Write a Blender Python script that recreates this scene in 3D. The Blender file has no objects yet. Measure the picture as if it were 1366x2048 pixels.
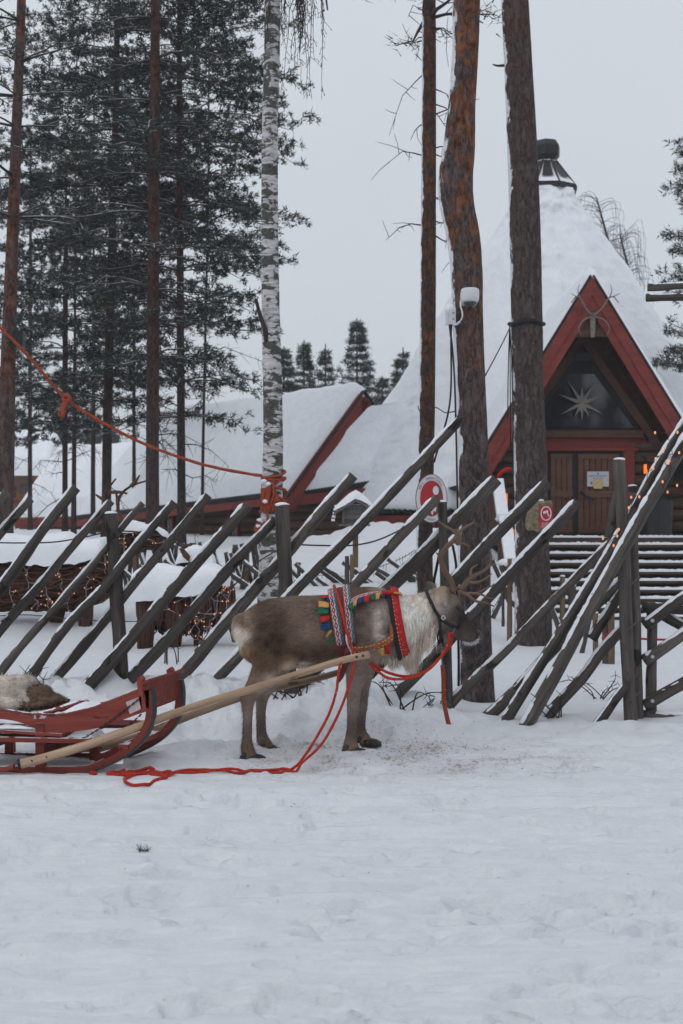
import bpy, math, random
import numpy as np
from mathutils import Vector, Matrix

# ------------------------------------------------------------------ camera, sky, sun, exposure
S = bpy.context.scene
C = S.collection
F, CZ = 2844.0, 1.5
cd = bpy.data.cameras.new("camera"); cam = bpy.data.objects.new("camera", cd); C.objects.link(cam)
cam.location = (0, 0, CZ); cam.rotation_euler = (math.radians(90), 0, 0)
cd.sensor_width = 36.0; cd.lens = F / 2048 * 36.0
cd.clip_start = 0.1; cd.clip_end = 2000
cd.dof.use_dof = True; cd.dof.focus_distance = 9.0; cd.dof.aperture_fstop = 4.5
S.camera = cam
S.view_settings.view_transform = 'Standard'; S.view_settings.look = 'None'
S.view_settings.exposure = -0.02; S.view_settings.gamma = 1.0

SUN_EL, SUN_AZ = math.radians(38), math.radians(-35)
w = bpy.data.worlds.new("World"); S.world = w; w.use_nodes = True
nt = w.node_tree; nt.nodes.clear()
out = nt.nodes.new('ShaderNodeOutputWorld')
bg = nt.nodes.new('ShaderNodeBackground'); bg.inputs['Strength'].default_value = 0.10
sky = nt.nodes.new('ShaderNodeTexSky'); sky.sky_type = 'NISHITA'; sky.sun_disc = False
sky.sun_elevation = SUN_EL; sky.sun_rotation = SUN_AZ
tc = nt.nodes.new('ShaderNodeTexCoord')
sep = nt.nodes.new('ShaderNodeSeparateXYZ'); nt.links.new(tc.outputs['Generated'], sep.inputs[0])
ramp = nt.nodes.new('ShaderNodeValToRGB')            # a closed cloud deck, brighter overhead
e = ramp.color_ramp.elements
e[0].position = 0.0; e[0].color = (6.0, 6.55, 7.15, 1)
e[1].position = 1.0; e[1].color = (9.4, 9.8, 10.5, 1)
m = e.new(0.16); m.color = (6.5, 7.0, 7.60, 1)
m = e.new(0.36); m.color = (6.7, 7.15, 7.70, 1)
nt.links.new(sep.outputs['Z'], ramp.inputs[0])
cn = nt.nodes.new('ShaderNodeTexNoise'); cn.inputs['Scale'].default_value = 2.2; cn.inputs['Detail'].default_value = 4
nt.links.new(tc.outputs['Generated'], cn.inputs['Vector'])
mr = nt.nodes.new('ShaderNodeMapRange'); mr.inputs['From Min'].default_value = .3; mr.inputs['From Max'].default_value = .7
mr.inputs['To Min'].default_value = .955; mr.inputs['To Max'].default_value = 1.04
nt.links.new(cn.outputs['Fac'], mr.inputs['Value'])
mul = nt.nodes.new('ShaderNodeVectorMath'); mul.operation = 'SCALE'
nt.links.new(ramp.outputs['Color'], mul.inputs[0]); nt.links.new(mr.outputs[0], mul.inputs['Scale'])
mix = nt.nodes.new('ShaderNodeMix'); mix.data_type = 'RGBA'; mix.inputs['Factor'].default_value = 0.95
nt.links.new(sky.outputs[0], mix.inputs['A']); nt.links.new(mul.outputs[0], mix.inputs['B'])
nt.links.new(mix.outputs['Result'], bg.inputs['Color']); nt.links.new(bg.outputs[0], out.inputs['Surface'])
sd = bpy.data.lights.new("sun", 'SUN'); sd.energy = 0.5; sd.angle = math.radians(40); sd.color = (1, .965, .93)
so = bpy.data.objects.new("sun", sd); C.objects.link(so)
so.rotation_euler = (math.radians(52), 0, math.radians(-145 + 110))

# ------------------------------------------------------------------ helpers
R = random.Random(7)
NR = np.random.default_rng(11)
def W(px, py, d): return Vector(((px - 683) * d / F, d, CZ - (py - 1024) * d / F))
def lin(r, g, b, k=1.0):
    return tuple(k * ((c / 255) / 12.92 if c < 10 else ((c / 255 + .055) / 1.055) ** 2.4) for c in (r, g, b))
def sst(a, b, x):
    t = np.clip((x - a) / (b - a), 0, 1); return t * t * (3 - 2 * t)
def _h(ix, iy, iz, seed):
    h = (ix * 374761393 + iy * 668265263 + iz * 2147483647 + seed * 974711) & 0xffffffff
    h = ((h ^ (h >> 13)) * 1274126177) & 0xffffffff
    h = ((h ^ (h >> 15)) * 40503) & 0xffffffff
    return (h & 0xffff) / 32767.5 - 1
def vn(x, y, z=0.0, seed=0):
    x, y, z = np.broadcast_arrays(np.asarray(x, float), np.asarray(y, float), np.asarray(z, float))
    fx, fy, fz = np.floor(x), np.floor(y), np.floor(z)
    ix, iy, iz = fx.astype(np.int64), fy.astype(np.int64), fz.astype(np.int64)
    u, v, q = x - fx, y - fy, z - fz
    u, v, q = [t * t * (3 - 2 * t) for t in (u, v, q)]
    def L(a, b, t): return a + (b - a) * t
    r = []
    for k in (0, 1):
        r.append(L(L(_h(ix, iy, iz + k, seed), _h(ix + 1, iy, iz + k, seed), u),
                   L(_h(ix, iy + 1, iz + k, seed), _h(ix + 1, iy + 1, iz + k, seed), u), v))
    return L(r[0], r[1], q)
def fbm(x, y, z=0.0, octv=4, seed=0):
    s, a, f = 0, 1.0, 1.0
    for k in range(octv):
        s = s + a * vn(np.asarray(x) * f, np.asarray(y) * f, np.asarray(z) * f, seed + k * 17); a *= .5; f *= 2.03
    return s / 1.9

class MB:
    """collects shapes; built as one mesh object; tuv = wood-grain coordinates (z runs along the piece)"""
    def __init__(s): s.v = []; s.f = []; s.t = []; s.c = []
    def add(s, vs, fs, ts=None, col=None):
        n = len(s.v); vs = [tuple(p) for p in vs]
        s.v += vs; s.t += [tuple(q) for q in (ts if ts is not None else vs)]
        s.f += [tuple(i + n for i in f) for f in fs]
        if col is not None:
            s.c += [col] * len(vs)
        return s
    def tube(s, pts, rad, seg=8, rn=0.0, seed=0, cap=True, flat=1.0, flatdir=None, col=None):
        pts = [Vector(p) for p in pts]; n = len(pts)
        if not hasattr(rad, '__len__'): rad = [rad] * n
        elif len(rad) == 2 and n > 2: rad = [rad[0] + (rad[1] - rad[0]) * i / (n - 1) for i in range(n)]
        vs, ts, L = [], [], 0.0
        off = (seed * 1.37) % 50
        d0 = (pts[1] - pts[0]).normalized()
        if flatdir is not None: nx = Vector(flatdir)
        else: nx = Vector((0, 0, 1)) if abs(d0.z) < .8 else Vector((1, 0, 0))
        for i in range(n):
            a, b = pts[max(0, i - 1)], pts[min(n - 1, i + 1)]
            d = (b - a)
            d = d.normalized() if d.length > 1e-9 else d0
            nx = (nx - d * nx.dot(d))
            nx = nx.normalized() if nx.length > 1e-6 else d.orthogonal().normalized()
            ny = d.cross(nx)
            if i: L += (pts[i] - pts[i - 1]).length
            for k in range(seg):
                th = 2 * math.pi * k / seg
                r = rad[i]
                if rn: r *= 1 + rn * float(vn(math.cos(th) * 1.6 + off, math.sin(th) * 1.6, L * 3 / max(.05, rad[0] * 12) + off, seed))
                vs.append(pts[i] + nx * (math.cos(th) * r * flat) + ny * (math.sin(th) * r))
                ts.append((math.cos(th) * rad[i] + off, math.sin(th) * rad[i], L + off))
        fs = []
        for i in range(n - 1):
            for k in range(seg):
                k2 = (k + 1) % seg
                fs.append((i * seg + k, i * seg + k2, (i + 1) * seg + k2, (i + 1) * seg + k))
        if cap:
            fs.append(tuple(reversed(range(seg)))); fs.append(tuple((n - 1) * seg + k for k in range(seg)))
        return s.add(vs, fs, ts, col)
    def box(s, c, size, rot=None, col=None, grain=None):
        c = Vector(c); hx, hy, hz = [q / 2 for q in size]
        M = rot if rot is not None else Matrix.Identity(3)
        loc = [Vector((x * hx, y * hy, z * hz)) for z in (-1, 1) for y in (-1, 1) for x in (-1, 1)]
        if grain is None: grain = max(range(3), key=lambda i: size[i])
        o = R.random() * 40
        def g(p): q = [p[0], p[1], p[2]]; q[grain], q[2] = q[2], q[grain]; return (q[0] + o, q[1], q[2] + o)
        return s.add([c + M @ p for p in loc], [(0, 2, 3, 1), (4, 5, 7, 6), (0, 1, 5, 4), (2, 6, 7, 3), (0, 4, 6, 2), (1, 3, 7, 5)], [g(p) for p in loc], col)
    def beam(s, a, b, wd, ht, up=(0, 0, 1), col=None):
        """box from a to b: wd across, ht along up"""
        a, b = Vector(a), Vector(b); d = (b - a); L = d.length; d.normalize()
        u = Vector(up); u = (u - d * u.dot(d)).normalized(); x = d.cross(u)
        M = Matrix((x, u, d)).transposed()
        return s.box((a + b) / 2, (wd, ht, L), M, col, grain=2)
    def prism(s, poly, vec, col=None):
        n = len(poly); poly = [Vector(p) for p in poly]; vec = Vector(vec)
        vs = poly + [p + vec for p in poly]
        o = R.random() * 30
        fs = [tuple(range(n)), tuple(reversed(range(n, 2 * n)))] + [(i, i + n, (i + 1) % n + n, (i + 1) % n) for i in range(n)]
        return s.add(vs, fs, [(p.y + o, p.z, p.x) for p in vs], col)
    def grid(s, P, nu, nv, closed_u=False, ts=None, col=None):
        fs = []
        for j in range(nv - 1):
            for i in range(nu if closed_u else nu - 1):
                i2 = (i + 1) % nu
                fs.append((j * nu + i, j * nu + i2, (j + 1) * nu + i2, (j + 1) * nu + i))
        return s.add(P, fs, ts, col)
    def ball(s, c, r, sc=(1, 1, 1), nu=10, nv=7, nz=0, seed=0, col=None):
        vs = []
        for j in range(nv):
            ph = math.pi * j / (nv - 1)
            for i in range(nu):
                th = 2 * math.pi * i / nu
                q = Vector((math.sin(ph) * math.cos(th), math.sin(ph) * math.sin(th), math.cos(ph)))
                k = r * (1 + (nz * float(fbm(q.x * 1.7 + seed, q.y * 1.7, q.z * 1.7, 3, seed)) if nz else 0))
                vs.append((c[0] + q.x * k * sc[0], c[1] + q.y * k * sc[1], c[2] + q.z * k * sc[2]))
        return s.grid(vs, nu, nv, True, None, col)
    def mesh(s, name, org=(0, 0, 0)):
        me = bpy.data.meshes.new(name)
        o = Vector(org)
        me.from_pydata([(p[0] - o.x, p[1] - o.y, p[2] - o.z) for p in s.v], [], s.f)
        a = me.attributes.new('tuv', 'FLOAT_VECTOR', 'POINT'); a.data.foreach_set('vector', np.array(s.t, 'f').ravel())
        if s.c and len(s.c) == len(s.v):
            ca = me.color_attributes.new('tint', 'FLOAT_COLOR', 'POINT')
            ca.data.foreach_set('color', np.array([(c[0], c[1], c[2], 1) for c in s.c], 'f').ravel())
        return me
ORG = {}
def org_of(o):
    while o is not None:
        if o.name in ORG: return ORG[o.name]
        o = o.parent
    return Vector((0, 0, 0))
def finish(me, name, mat, parent=None, smooth=True):
    me.materials.append(mat)
    if smooth: me.polygons.foreach_set('use_smooth', np.ones(len(me.polygons), bool))
    o = bpy.data.objects.new(name, me); C.objects.link(o)
    if parent is not None: o.parent = parent
    return o
def obj(name, mb, mat, parent=None, smooth=False, weld=False):
    return finish(mb.mesh(name, org_of(parent)), name, mat, parent, smooth)
def mesh_np(name, V, Fc, mat, parent=None, smooth=False, col=None):
    o = org_of(parent); V = np.asarray(V, 'f') - np.array(o, 'f')
    me = bpy.data.meshes.new(name); k = Fc.shape[1]
    me.vertices.add(len(V)); me.vertices.foreach_set('co', V.ravel())
    me.loops.add(Fc.size); me.loops.foreach_set('vertex_index', Fc.ravel().astype('i'))
    me.polygons.add(len(Fc)); me.polygons.foreach_set('loop_start', np.arange(0, Fc.size, k, dtype='i'))
    me.update(calc_edges=True)
    if col is not None:
        ca = me.color_attributes.new('tint', 'FLOAT_COLOR', 'POINT')
        ca.data.foreach_set('color', np.concatenate([col, np.ones((len(col), 1))], 1).astype('f').ravel())
    return finish(me, name, mat, parent, smooth)
def tag(o, label=None, cat=None, group=None, kind=None):
    if label: o['label'] = label
    if cat: o['category'] = cat
    if group: o['group'] = group
    if kind: o['kind'] = kind
    return o
def thing(name, label, cat, loc, group=None):
    o = bpy.data.objects.new(name, None); C.objects.link(o); o.location = loc; o.empty_display_size = .2
    ORG[o.name] = Vector(loc)
    return tag(o, label, cat, group)
def smooth_path(ctrl, n):
    P = np.array([tuple(p) for p in ctrl], float); k = len(P)
    P2 = np.vstack([2 * P[0] - P[1], P, 2 * P[-1] - P[-2]])
    o = []
    for t in np.linspace(0, k - 1, n):
        i = min(int(t), k - 2); f = t - i
        a, b, c, d = P2[i], P2[i + 1], P2[i + 2], P2[i + 3]
        o.append(.5 * ((2 * b) + (c - a) * f + (2 * a - 5 * b + 4 * c - d) * f * f + (3 * b - a - 3 * c + d) * f ** 3))
    return o
def vpath(ctrl, n): return [Vector(q[:3]) for q in smooth_path(ctrl, n)]
def text_mb(body, size, ext=0.0):
    cu = bpy.data.curves.new('text', 'FONT'); cu.body = body; cu.size = size; cu.align_x = 'CENTER'; cu.align_y = 'CENTER'; cu.extrude = ext
    cu.resolution_u = 2
    o = bpy.data.objects.new('text', cu); C.objects.link(o)
    dg = bpy.context.evaluated_depsgraph_get(); dg.update()
    me = bpy.data.meshes.new_from_object(o.evaluated_get(dg))
    vs = [v.co.copy() for v in me.vertices]; fs = [tuple(p.vertices) for p in me.polygons]
    bpy.data.objects.remove(o); bpy.data.curves.remove(cu); bpy.data.meshes.remove(me)
    return vs, fs
def add_text(mb, body, size, c, rot=0.0, yoff=0.0):
    vs, fs = text_mb(body, size); ca, sa = math.cos(rot), math.sin(rot); c = Vector(c)
    mb.add([c + Vector((v.x * ca - v.y * sa, yoff, v.x * sa + v.y * ca)) for v in vs], fs)
def evald(mb, mods):
    o = bpy.data.objects.new('tmp', mb.mesh('tmp')); C.objects.link(o)
    for t, kw in mods:
        md = o.modifiers.new(t, t)
        for k, v in kw.items(): setattr(md, k, v)
    dg = bpy.context.evaluated_depsgraph_get(); dg.update()
    me = bpy.data.meshes.new_from_object(o.evaluated_get(dg)); bpy.data.objects.remove(o)
    return me

# ------------------------------------------------------------------ materials
class G:
    def __init__(s, name):
        s.m = bpy.data.materials.new(name); s.m.use_nodes = True; s.t = s.m.node_tree; s.b = s.t.nodes['Principled BSDF']
    def n(s, ty, props=None, **ins):
        q = s.t.nodes.new('ShaderNode' + ty)
        for k, v in (props or {}).items(): setattr(q, k, v)
        for k, v in ins.items(): s.set(q.inputs[int(k[1:]) if k[0] == 'i' and k[1:].isdigit() else k.replace('_', ' ')], v)
        return q
    def set(s, sock, v):
        if isinstance(v, bpy.types.NodeSocket): s.t.links.new(v, sock)
        elif isinstance(v, tuple) and len(v) == 3 and sock.type == 'RGBA': sock.default_value = (*v, 1)
        else: sock.default_value = v
    def attr(s, nm='tuv'): q = s.n('Attribute', {'attribute_name': nm}); return q.outputs['Vector']
    def obj(s): return s.n('TexCoord').outputs['Object']
    def pos(s): return s.n('NewGeometry').outputs['Position']
    def map(s, v, scale): return s.n('Mapping', None, Vector=v, Scale=scale).outputs[0]
    def noise(s, v, scale, detail=4, rough=.55, dist=0.0):
        return s.n('TexNoise', None, Vector=v, Scale=scale, Detail=detail, Roughness=rough, Distortion=dist).outputs['Fac']
    def ramp(s, f, stops):
        q = s.n('ValToRGB', None, Fac=f); r = q.color_ramp
        for i, (p, c) in enumerate(stops):
            el = r.elements[i] if i < 2 else r.elements.new(p)
            el.position = p; el.color = (*c, 1) if len(c) == 3 else c
        return q.outputs['Color']
    def mix(s, f, a, b): return s.n('Mix', {'data_type': 'RGBA'}, i0=f, i6=a, i7=b).outputs[2]
    def math(s, op, a, b=0.0, c=0.0): return s.n('Math', {'operation': op}, i0=a, i1=b, i2=c).outputs[0]
    def step(s, v, lo, hi): return s.n('MapRange', {'interpolation_type': 'SMOOTHSTEP'}, i0=v, i1=lo, i2=hi, i3=0.0, i4=1.0).outputs[0]
    def bump(s, h, st=.4, dist=.02): s.set(s.b.inputs['Normal'], s.n('Bump', None, Height=h, Strength=st, Distance=dist).outputs[0])
    def fin(s, col, rough=.7, spec=.3):
        s.set(s.b.inputs['Base Color'], col); s.set(s.b.inputs['Roughness'], rough); s.b.inputs['Specular IOR Level'].default_value = spec
        return s.m
    def normal(s): q = s.n('SeparateXYZ', None, Vector=s.n('NewGeometry').outputs['Normal']); return q.outputs
M_ = {}
SNOWC = (.80, .825, .865)
def snow_mat(name, sc, st=.35, dist=.02, dirt=False, k=1.0):
    g = G(name); p = g.pos()
    a = g.noise(p, sc, 6, .6); b = g.noise(p, sc * 9, 3, .6)
    h = g.math('ADD', a, g.math('MULTIPLY', b, .25))
    if dirt:
        st_ = g.noise(g.map(p, (1, 3.6, 1)), 7, 7, .68, .3); h = g.math('ADD', h, g.math('MULTIPLY', st_, .9))
    g.bump(h, st, dist)
    c = g.ramp(a, [(.3, (.76 * k, .785 * k, .835 * k)), (.7, (.84 * k, .855 * k, .88 * k))])
    if dirt:   # trampled hay and dung crumbs by the reindeer's feet and specks over the road
        s = g.n('SeparateXYZ', None, Vector=p).outputs
        dx = g.math('MULTIPLY', g.math('SUBTRACT', s[0], .35), .8); dy = g.math('MULTIPLY', g.math('SUBTRACT', s[1], 8.7), 1.5)
        rr = g.math('SQRT', g.math('ADD', g.math('MULTIPLY', dx, dx), g.math('MULTIPLY', dy, dy)))
        m1 = g.math('SUBTRACT', 1.0, g.step(rr, .25, 1.25))
        n1 = g.noise(g.map(p, (1, .6, 1)), 38, 6, .75)
        big = g.noise(p, 3.2, 4, .6)
        f = g.math('MULTIPLY', g.step(g.math('ADD', n1, g.math('MULTIPLY', big, .55)), .80, .93), m1)
        c = g.mix(g.math('MULTIPLY', f, .75), c, (.13, .10, .085))
        c = g.mix(g.math('MULTIPLY', g.math('MULTIPLY', m1, g.step(big, .35, .65)), .30), c, (.36, .27, .27))
        n2 = g.noise(p, 55, 2, .5)
        c = g.mix(g.math('MULTIPLY', g.step(n2, .745, .77), .5), c, (.16, .14, .13))
    g.b.inputs['Subsurface Weight'].default_value = 0.0
    return g.fin(c, .62, .25)
M_['ground'] = snow_mat('snow_ground', 6, .65, .035, True, .88)
M_['snow'] = snow_mat('snow', 7, .4, .03)
M_['snow_roof'] = snow_mat('snow_roof', 3.2, .65, .10, False, 1.04)
def wood(name, dark, light, sc=22, rough=.8, along=.05, st=.5, snow=None, knots=False):
    g = G(name); v = g.map(g.attr(), (1, 1, along))
    a = g.noise(v, sc, 6, .65, .3); b = g.noise(g.attr(), 2.4, 3, .5)
    c = g.ramp(a, [(.28, dark), (.72, light)])
    c = g.mix(g.math('MULTIPLY', g.step(b, .45, .75), .4), c, tuple(.55 * q for q in dark))
    if knots:
        kn = g.noise(g.map(g.attr(), (1, 1, .55)), 9, 2, .5); c = g.mix(g.math('MULTIPLY', g.step(kn, .64, .70), .8), c, tuple(.35 * q for q in dark))
        wr = g.noise(g.map(g.attr(), (1, 1, .12)), 13, 4, .7); c = g.mix(g.math('MULTIPLY', g.step(wr, .60, .68), .55), c, tuple(1.5 * q for q in light))
        rv = g.n('ObjectInfo').outputs['Random']; f = g.n('MapRange', None, i0=rv, i1=0.0, i2=1.0, i3=.72, i4=1.25).outputs[0]
        c = g.n('VectorMath', {'operation': 'SCALE'}, i0=c, Scale=f).outputs[0]
    g.bump(a, st, .01)
    if snow:
        nz = g.normal()[2]; t = g.noise(g.pos(), 14, 4, .6)
        c = g.mix(g.step(g.math('ADD', nz, g.math('MULTIPLY', g.math('SUBTRACT', t, .5), .9)), snow, snow + .06), c, SNOWC)
    return g.fin(c, rough, .25)
M_['pole'] = wood('grey_weathered_wood', (.034, .029, .027), (.145, .124, .112), 26, .85, .05, .9, None, True)
M_['pole_far'] = wood('dark_weathered_wood', (.04, .035, .033), (.11, .098, .09), 26, .85, .05, .5)
M_['stake'] = wood('tan_stake_wood', (.10, .065, .042), (.22, .155, .105), 26, .85)
M_['log'] = wood('brown_log_wall', (.052, .03, .021), (.135, .082, .056), 9, .8)
M_['loglight'] = wood('ochre_log_wall', (.16, .075, .035), (.36, .18, .085), 9, .8)
M_['door'] = wood('door_wood', (.080, .038, .027), (.165, .082, .056), 16, .7)
M_['soffit'] = wood('soffit_wood', (.070, .036, .026), (.125, .066, .046), 12, .8)
M_['red'] = wood('red_painted_wood', (.125, .024, .021), (.245, .046, .038), 14, .65, .06, .4)
M_['sled'] = wood('worn_red_sled_paint', (.165, .030, .023), (.290, .060, .043), 18, .55, .08, .5, .92, True)
M_['shaft'] = wood('peeled_pole_wood', (.215, .135, .085), (.47, .335, .235), 30, .6, .04, .4, None, True)
M_['stair'] = wood('dark_stair_wood', (.038, .024, .018), (.085, .056, .042), 14, .8)
M_['shed'] = wood('silver_grey_boards', (.10, .095, .092), (.22, .21, .205), 16, .85)
M_['wicker'] = wood('wicker_twig', (.026, .013, .010), (.16, .082, .058), 30, .75, .1, .5)
M_['antler'] = wood('antler', (.085, .050, .035), (.22, .14, .095), 24, .6, .1, .3)
M_['antler_old'] = wood('old_antler', (.12, .10, .085), (.28, .24, .21), 24, .6, .1, .3)
def plain(name, col, rough=.6, spec=.3, var=.15, sc=12, metal=0.0, bump=0.0):
    g = G(name); a = g.noise(g.obj(), sc, 4, .6)
    c = g.ramp(a, [(.3, tuple(q * (1 - var) for q in col)), (.7, tuple(min(1, q * (1 + var)) for q in col))])
    g.b.inputs['Metallic'].default_value = metal
    if bump: g.bump(a, bump, .01)
    return g.fin(c, rough, spec)
M_['black'] = plain('black_metal', (.018, .019, .021), .5)
M_['strap'] = plain('black_strap', (.014, .013, .014), .6)
M_['bitumen'] = plain('dark_roof_edge', (.022, .026, .026), .8)
M_['orangerope'] = plain('orange_rope', (.40, .078, .040), .7, .2, .3, 60, 0, .5)
M_['redrope'] = plain('red_rope', (.50, .048, .030), .7, .2, .22, 90, 0, .4)
def ropem(name, col):
    g = G(name); t = g.attr(); a = g.noise(g.map(t, (1, 1, .5)), 130, 3, .6); b = g.noise(g.pos(), 9, 4, .6); w_ = g.noise(g.pos(), 60, 3, .7)
    c = g.ramp(a, [(.3, tuple(.45 * q for q in col)), (.6, col), (.8, tuple(min(1, 1.5 * q) for q in col))])
    c = g.mix(g.math('MULTIPLY', g.step(b, .45, .7), .35), c, tuple(.5 * q for q in col)); c = g.mix(g.math('MULTIPLY', g.step(w_, .64, .70), .6), c, (.55, .50, .52))
    g.bump(a, .8, .008); return g.fin(c, .85, .1)
M_['orangerope'] = ropem('orange_rope', (.40, .082, .045)); M_['redrope'] = ropem('red_rope', (.52, .048, .030))
M_['cable'] = plain('cable', (.03, .018, .024), .6)
M_['white'] = plain('white_plastic', (.62, .62, .64), .35, .5, .05)
M_['paper'] = plain('paper', (.52, .50, .54), .8, .1, .05)
M_['note'] = plain('yellow_note', (.55, .40, .20), .8, .1, .08)
M_['ink'] = plain('grey_print', (.10, .11, .16), .8, .1, .05)
M_['signred'] = plain('sign_red', (.42, .025, .035), .45, .4, .06)
M_['signbrown'] = plain('sign_brown', (.23, .045, .035), .45, .4, .06)
M_['signwhite'] = plain('sign_white', (.66, .67, .70), .45, .4, .04)
M_['lichen'] = plain('lichen_board', (.21, .18, .12), .95, .1, .55, 22, 0, .8)
M_['feltred'] = plain('red_felt', (.42, .025, .028), .9, .1, .2, 60, 0, .3)
M_['feltblue'] = plain('blue_felt', (.018, .05, .13), .9, .1, .2, 60, 0, .3)
M_['feltgreen'] = plain('green_felt', (.02, .115, .07), .9, .1, .2, 60, 0, .3)
M_['feltyellow'] = plain('yellow_felt', (.50, .28, .085), .9, .1, .2, 60, 0, .3)
M_['leather'] = plain('tan_leather', (.30, .085, .032), .6, .3, .3, 40, 0, .4)
M_['darkred'] = plain('maroon_leather', (.12, .018, .018), .6, .3, .2, 30)
M_['steel'] = plain('steel', (.55, .56, .58), .35, .5, .1, 20, .9)
M_['teal'] = plain('teal_plastic', (.012, .10, .14), .4, .5, .3)
M_['tread'] = plain('rubber_tread', (.025, .033, .037), .5, .4, .3)
M_['hoof'] = plain('hoof', (.022, .018, .017), .4, .4, .3)
M_['straw'] = plain('straw_star', (.27, .245, .225), .7, .2, .15)
M_['crumb'] = plain('crumbs', (.10, .078, .07), .9, .1, .5)
M_['twig'] = plain('bare_twig', (.042, .034, .034), .8, .2, .3)
M_['doorframe'] = plain('dark_green_frame', (.016, .019, .019), .6, .3, .2)
M_['paleprint'] = plain('worn_white_paint', (.50, .40, .41), .7, .2, .35, 9)
def emis(name, col, st):
    g = G(name); g.set(g.b.inputs['Emission Color'], col); g.b.inputs['Emission Strength'].default_value = st
    return g.fin(col, .4)
M_['bulb'] = emis('warm_bulb', (1.0, .38, .18), .52)
M_['flame'] = emis('lantern_glow', (1.0, .20, .03), .95)
M_['wire'] = plain('pale_wire', (.30, .29, .30), .6)
g = G('window_glass'); g.b.inputs['Metallic'].default_value = 0
M_['glass'] = g.fin((.008, .010, .016), .04, 1.0)
def bark(name, dark, mid, orange, z0, z1, snowx=None, scale=1.0):
    g = G(name); p = g.pos()
    v = g.map(p, (1, 1, .42))
    vor = g.math('ABSOLUTE', g.math('SUBTRACT', g.noise(g.map(p, (1, 1, .30)), 15 * scale, 5, .62, .4), .5))
    a = g.noise(v, 26 * scale, 6, .7); b = g.noise(p, 6 * scale, 4, .65); cc = g.noise(p, 15 * scale, 3, .6)
    z = g.n('SeparateXYZ', None, Vector=p).outputs[2]
    hgt = g.step(g.math('ADD', z, g.math('MULTIPLY', g.math('SUBTRACT', b, .5), 3.2)), z0, z1)
    c = g.ramp(a, [(.3, dark), (.68, mid)])
    o = g.ramp(cc, [(.32, tuple(.30 * q for q in orange)), (.5, tuple(.75 * q for q in orange)), (.72, orange)])
    o = g.mix(g.step(g.noise(g.map(p, (1, 1, .6)), 8 * scale, 5, .75), .46, .55), o, c)
    c = g.mix(hgt, c, o)
    crack = g.step(vor, 0.0, .045)
    c = g.mix(g.math('MULTIPLY', g.math('SUBTRACT', 1.0, crack), .65), c, tuple(.35 * q for q in dark))
    gl = g.step(g.noise(p, 40 * scale, 2, .5), .66, .72)
    c = g.mix(g.math('MULTIPLY', gl, .5), c, (.20, .19, .17))
    if snowx is not None:
        nx = g.normal()[0]
        t = g.noise(g.map(p, (1, 1, .6)), 9, 5, .7); t2 = g.noise(g.map(p, (0, 0, 1)), 1.7, 3, .6)
        s = g.math('ADD', g.math('MULTIPLY', nx, -1.0), g.math('ADD', g.math('MULTIPLY', g.math('SUBTRACT', t, .5), .8), g.math('MULTIPLY', g.math('SUBTRACT', t2, .5), 1.1)))
        c = g.mix(g.step(s, snowx, snowx + .08), c, SNOWC)
    h = g.math('ADD', g.math('MULTIPLY', g.step(vor, 0, .12), .8), g.math('MULTIPLY', a, .8))
    g.bump(h, .8, .02)
    return g.fin(c, .9, .15)
M_['barkB'] = bark('scots_pine_bark_flaky', (.040, .030, .030), (.17, .135, .13), (.29, .115, .062), 1.9, 4.4, .84)
M_['barkC'] = bark('pine_bark_grey', (.042, .033, .031), (.14, .108, .10), (.155, .078, .056), 3.6, 8.5, .90)
M_['barkA'] = bark('pine_bark_thin', (.040, .030, .028), (.10, .07, .062), (.200, .090, .056), 1.2, 3.6, .82, 1.2)
M_['barkL'] = bark('pine_bark_left', (.055, .040, .038), (.135, .10, .092), (.195, .088, .060), 1.2, 4.0, None, .8)
M_['barkD'] = bark('pine_bark_dark', (.030, .022, .021), (.082, .058, .052), (.105, .046, .034), 3.0, 7.0, None, .8)
M_['barkE'] = bark('pine_bark_redbrown', (.038, .027, .026), (.10, .068, .062), (.125, .050, .038), 2.5, 5.5, None, .8)
def birch():
    g = G('birch_bark'); p = g.pos()
    v = g.map(p, (1, 1, 2.6)); a = g.noise(v, 5.5, 6, .65, .6); b = g.noise(g.map(p, (1, 1, 9)), 9, 4, .6)
    z = g.n('SeparateXYZ', None, Vector=p).outputs[2]
    white = g.ramp(b, [(.35, (.34, .32, .325)), (.55, (.56, .545, .555)), (.7, (.66, .65, .66))])
    darkc = g.ramp(g.noise(p, 40, 4, .7), [(.3, (.028, .028, .026)), (.7, (.13, .128, .115))])
    n = g.math('ADD', a, g.math('MULTIPLY', g.math('SUBTRACT', g.noise(g.map(p, (.3, .3, 1)), 2.2, 3), .5), .30))
    n = g.math('ADD', n, g.math('MULTIPLY', g.math('SUBTRACT', g.noise(g.map(p, (1, 1, 2)), 30, 4, .7), .5), .16)); c = g.mix(g.step(n, .478, .52), white, darkc)
    l = g.noise(g.map(p, (1, 1, 14)), 14, 3, .7)
    c = g.mix(g.math('MULTIPLY', g.step(l, .62, .70), .75), c, (.07, .065, .062))
    g.bump(g.math('ADD', n, g.math('MULTIPLY', l, .3)), .5, .02)
    return g.fin(c, .8, .2)
M_['birch'] = birch()
def needle(name, d1, d2, snow=.0):
    g = G(name); rnd = g.n('NewGeometry').outputs['Random Per Island']
    b = g.noise(g.pos(), 1.1, 3, .6)
    c = g.ramp(g.math('ADD', g.math('MULTIPLY', rnd, .6), g.math('MULTIPLY', b, .5)), [(.25, d1), (.8, d2)])
    if snow: c = g.mix(g.step(rnd, 1 - snow, 1 - snow + .01), c, (.42, .44, .47))
    return g.fin(c, .6, .2)
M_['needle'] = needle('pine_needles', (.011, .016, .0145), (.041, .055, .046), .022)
M_['needle_far'] = needle('far_needles', (.026, .038, .038), (.07, .09, .085), .03)
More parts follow.
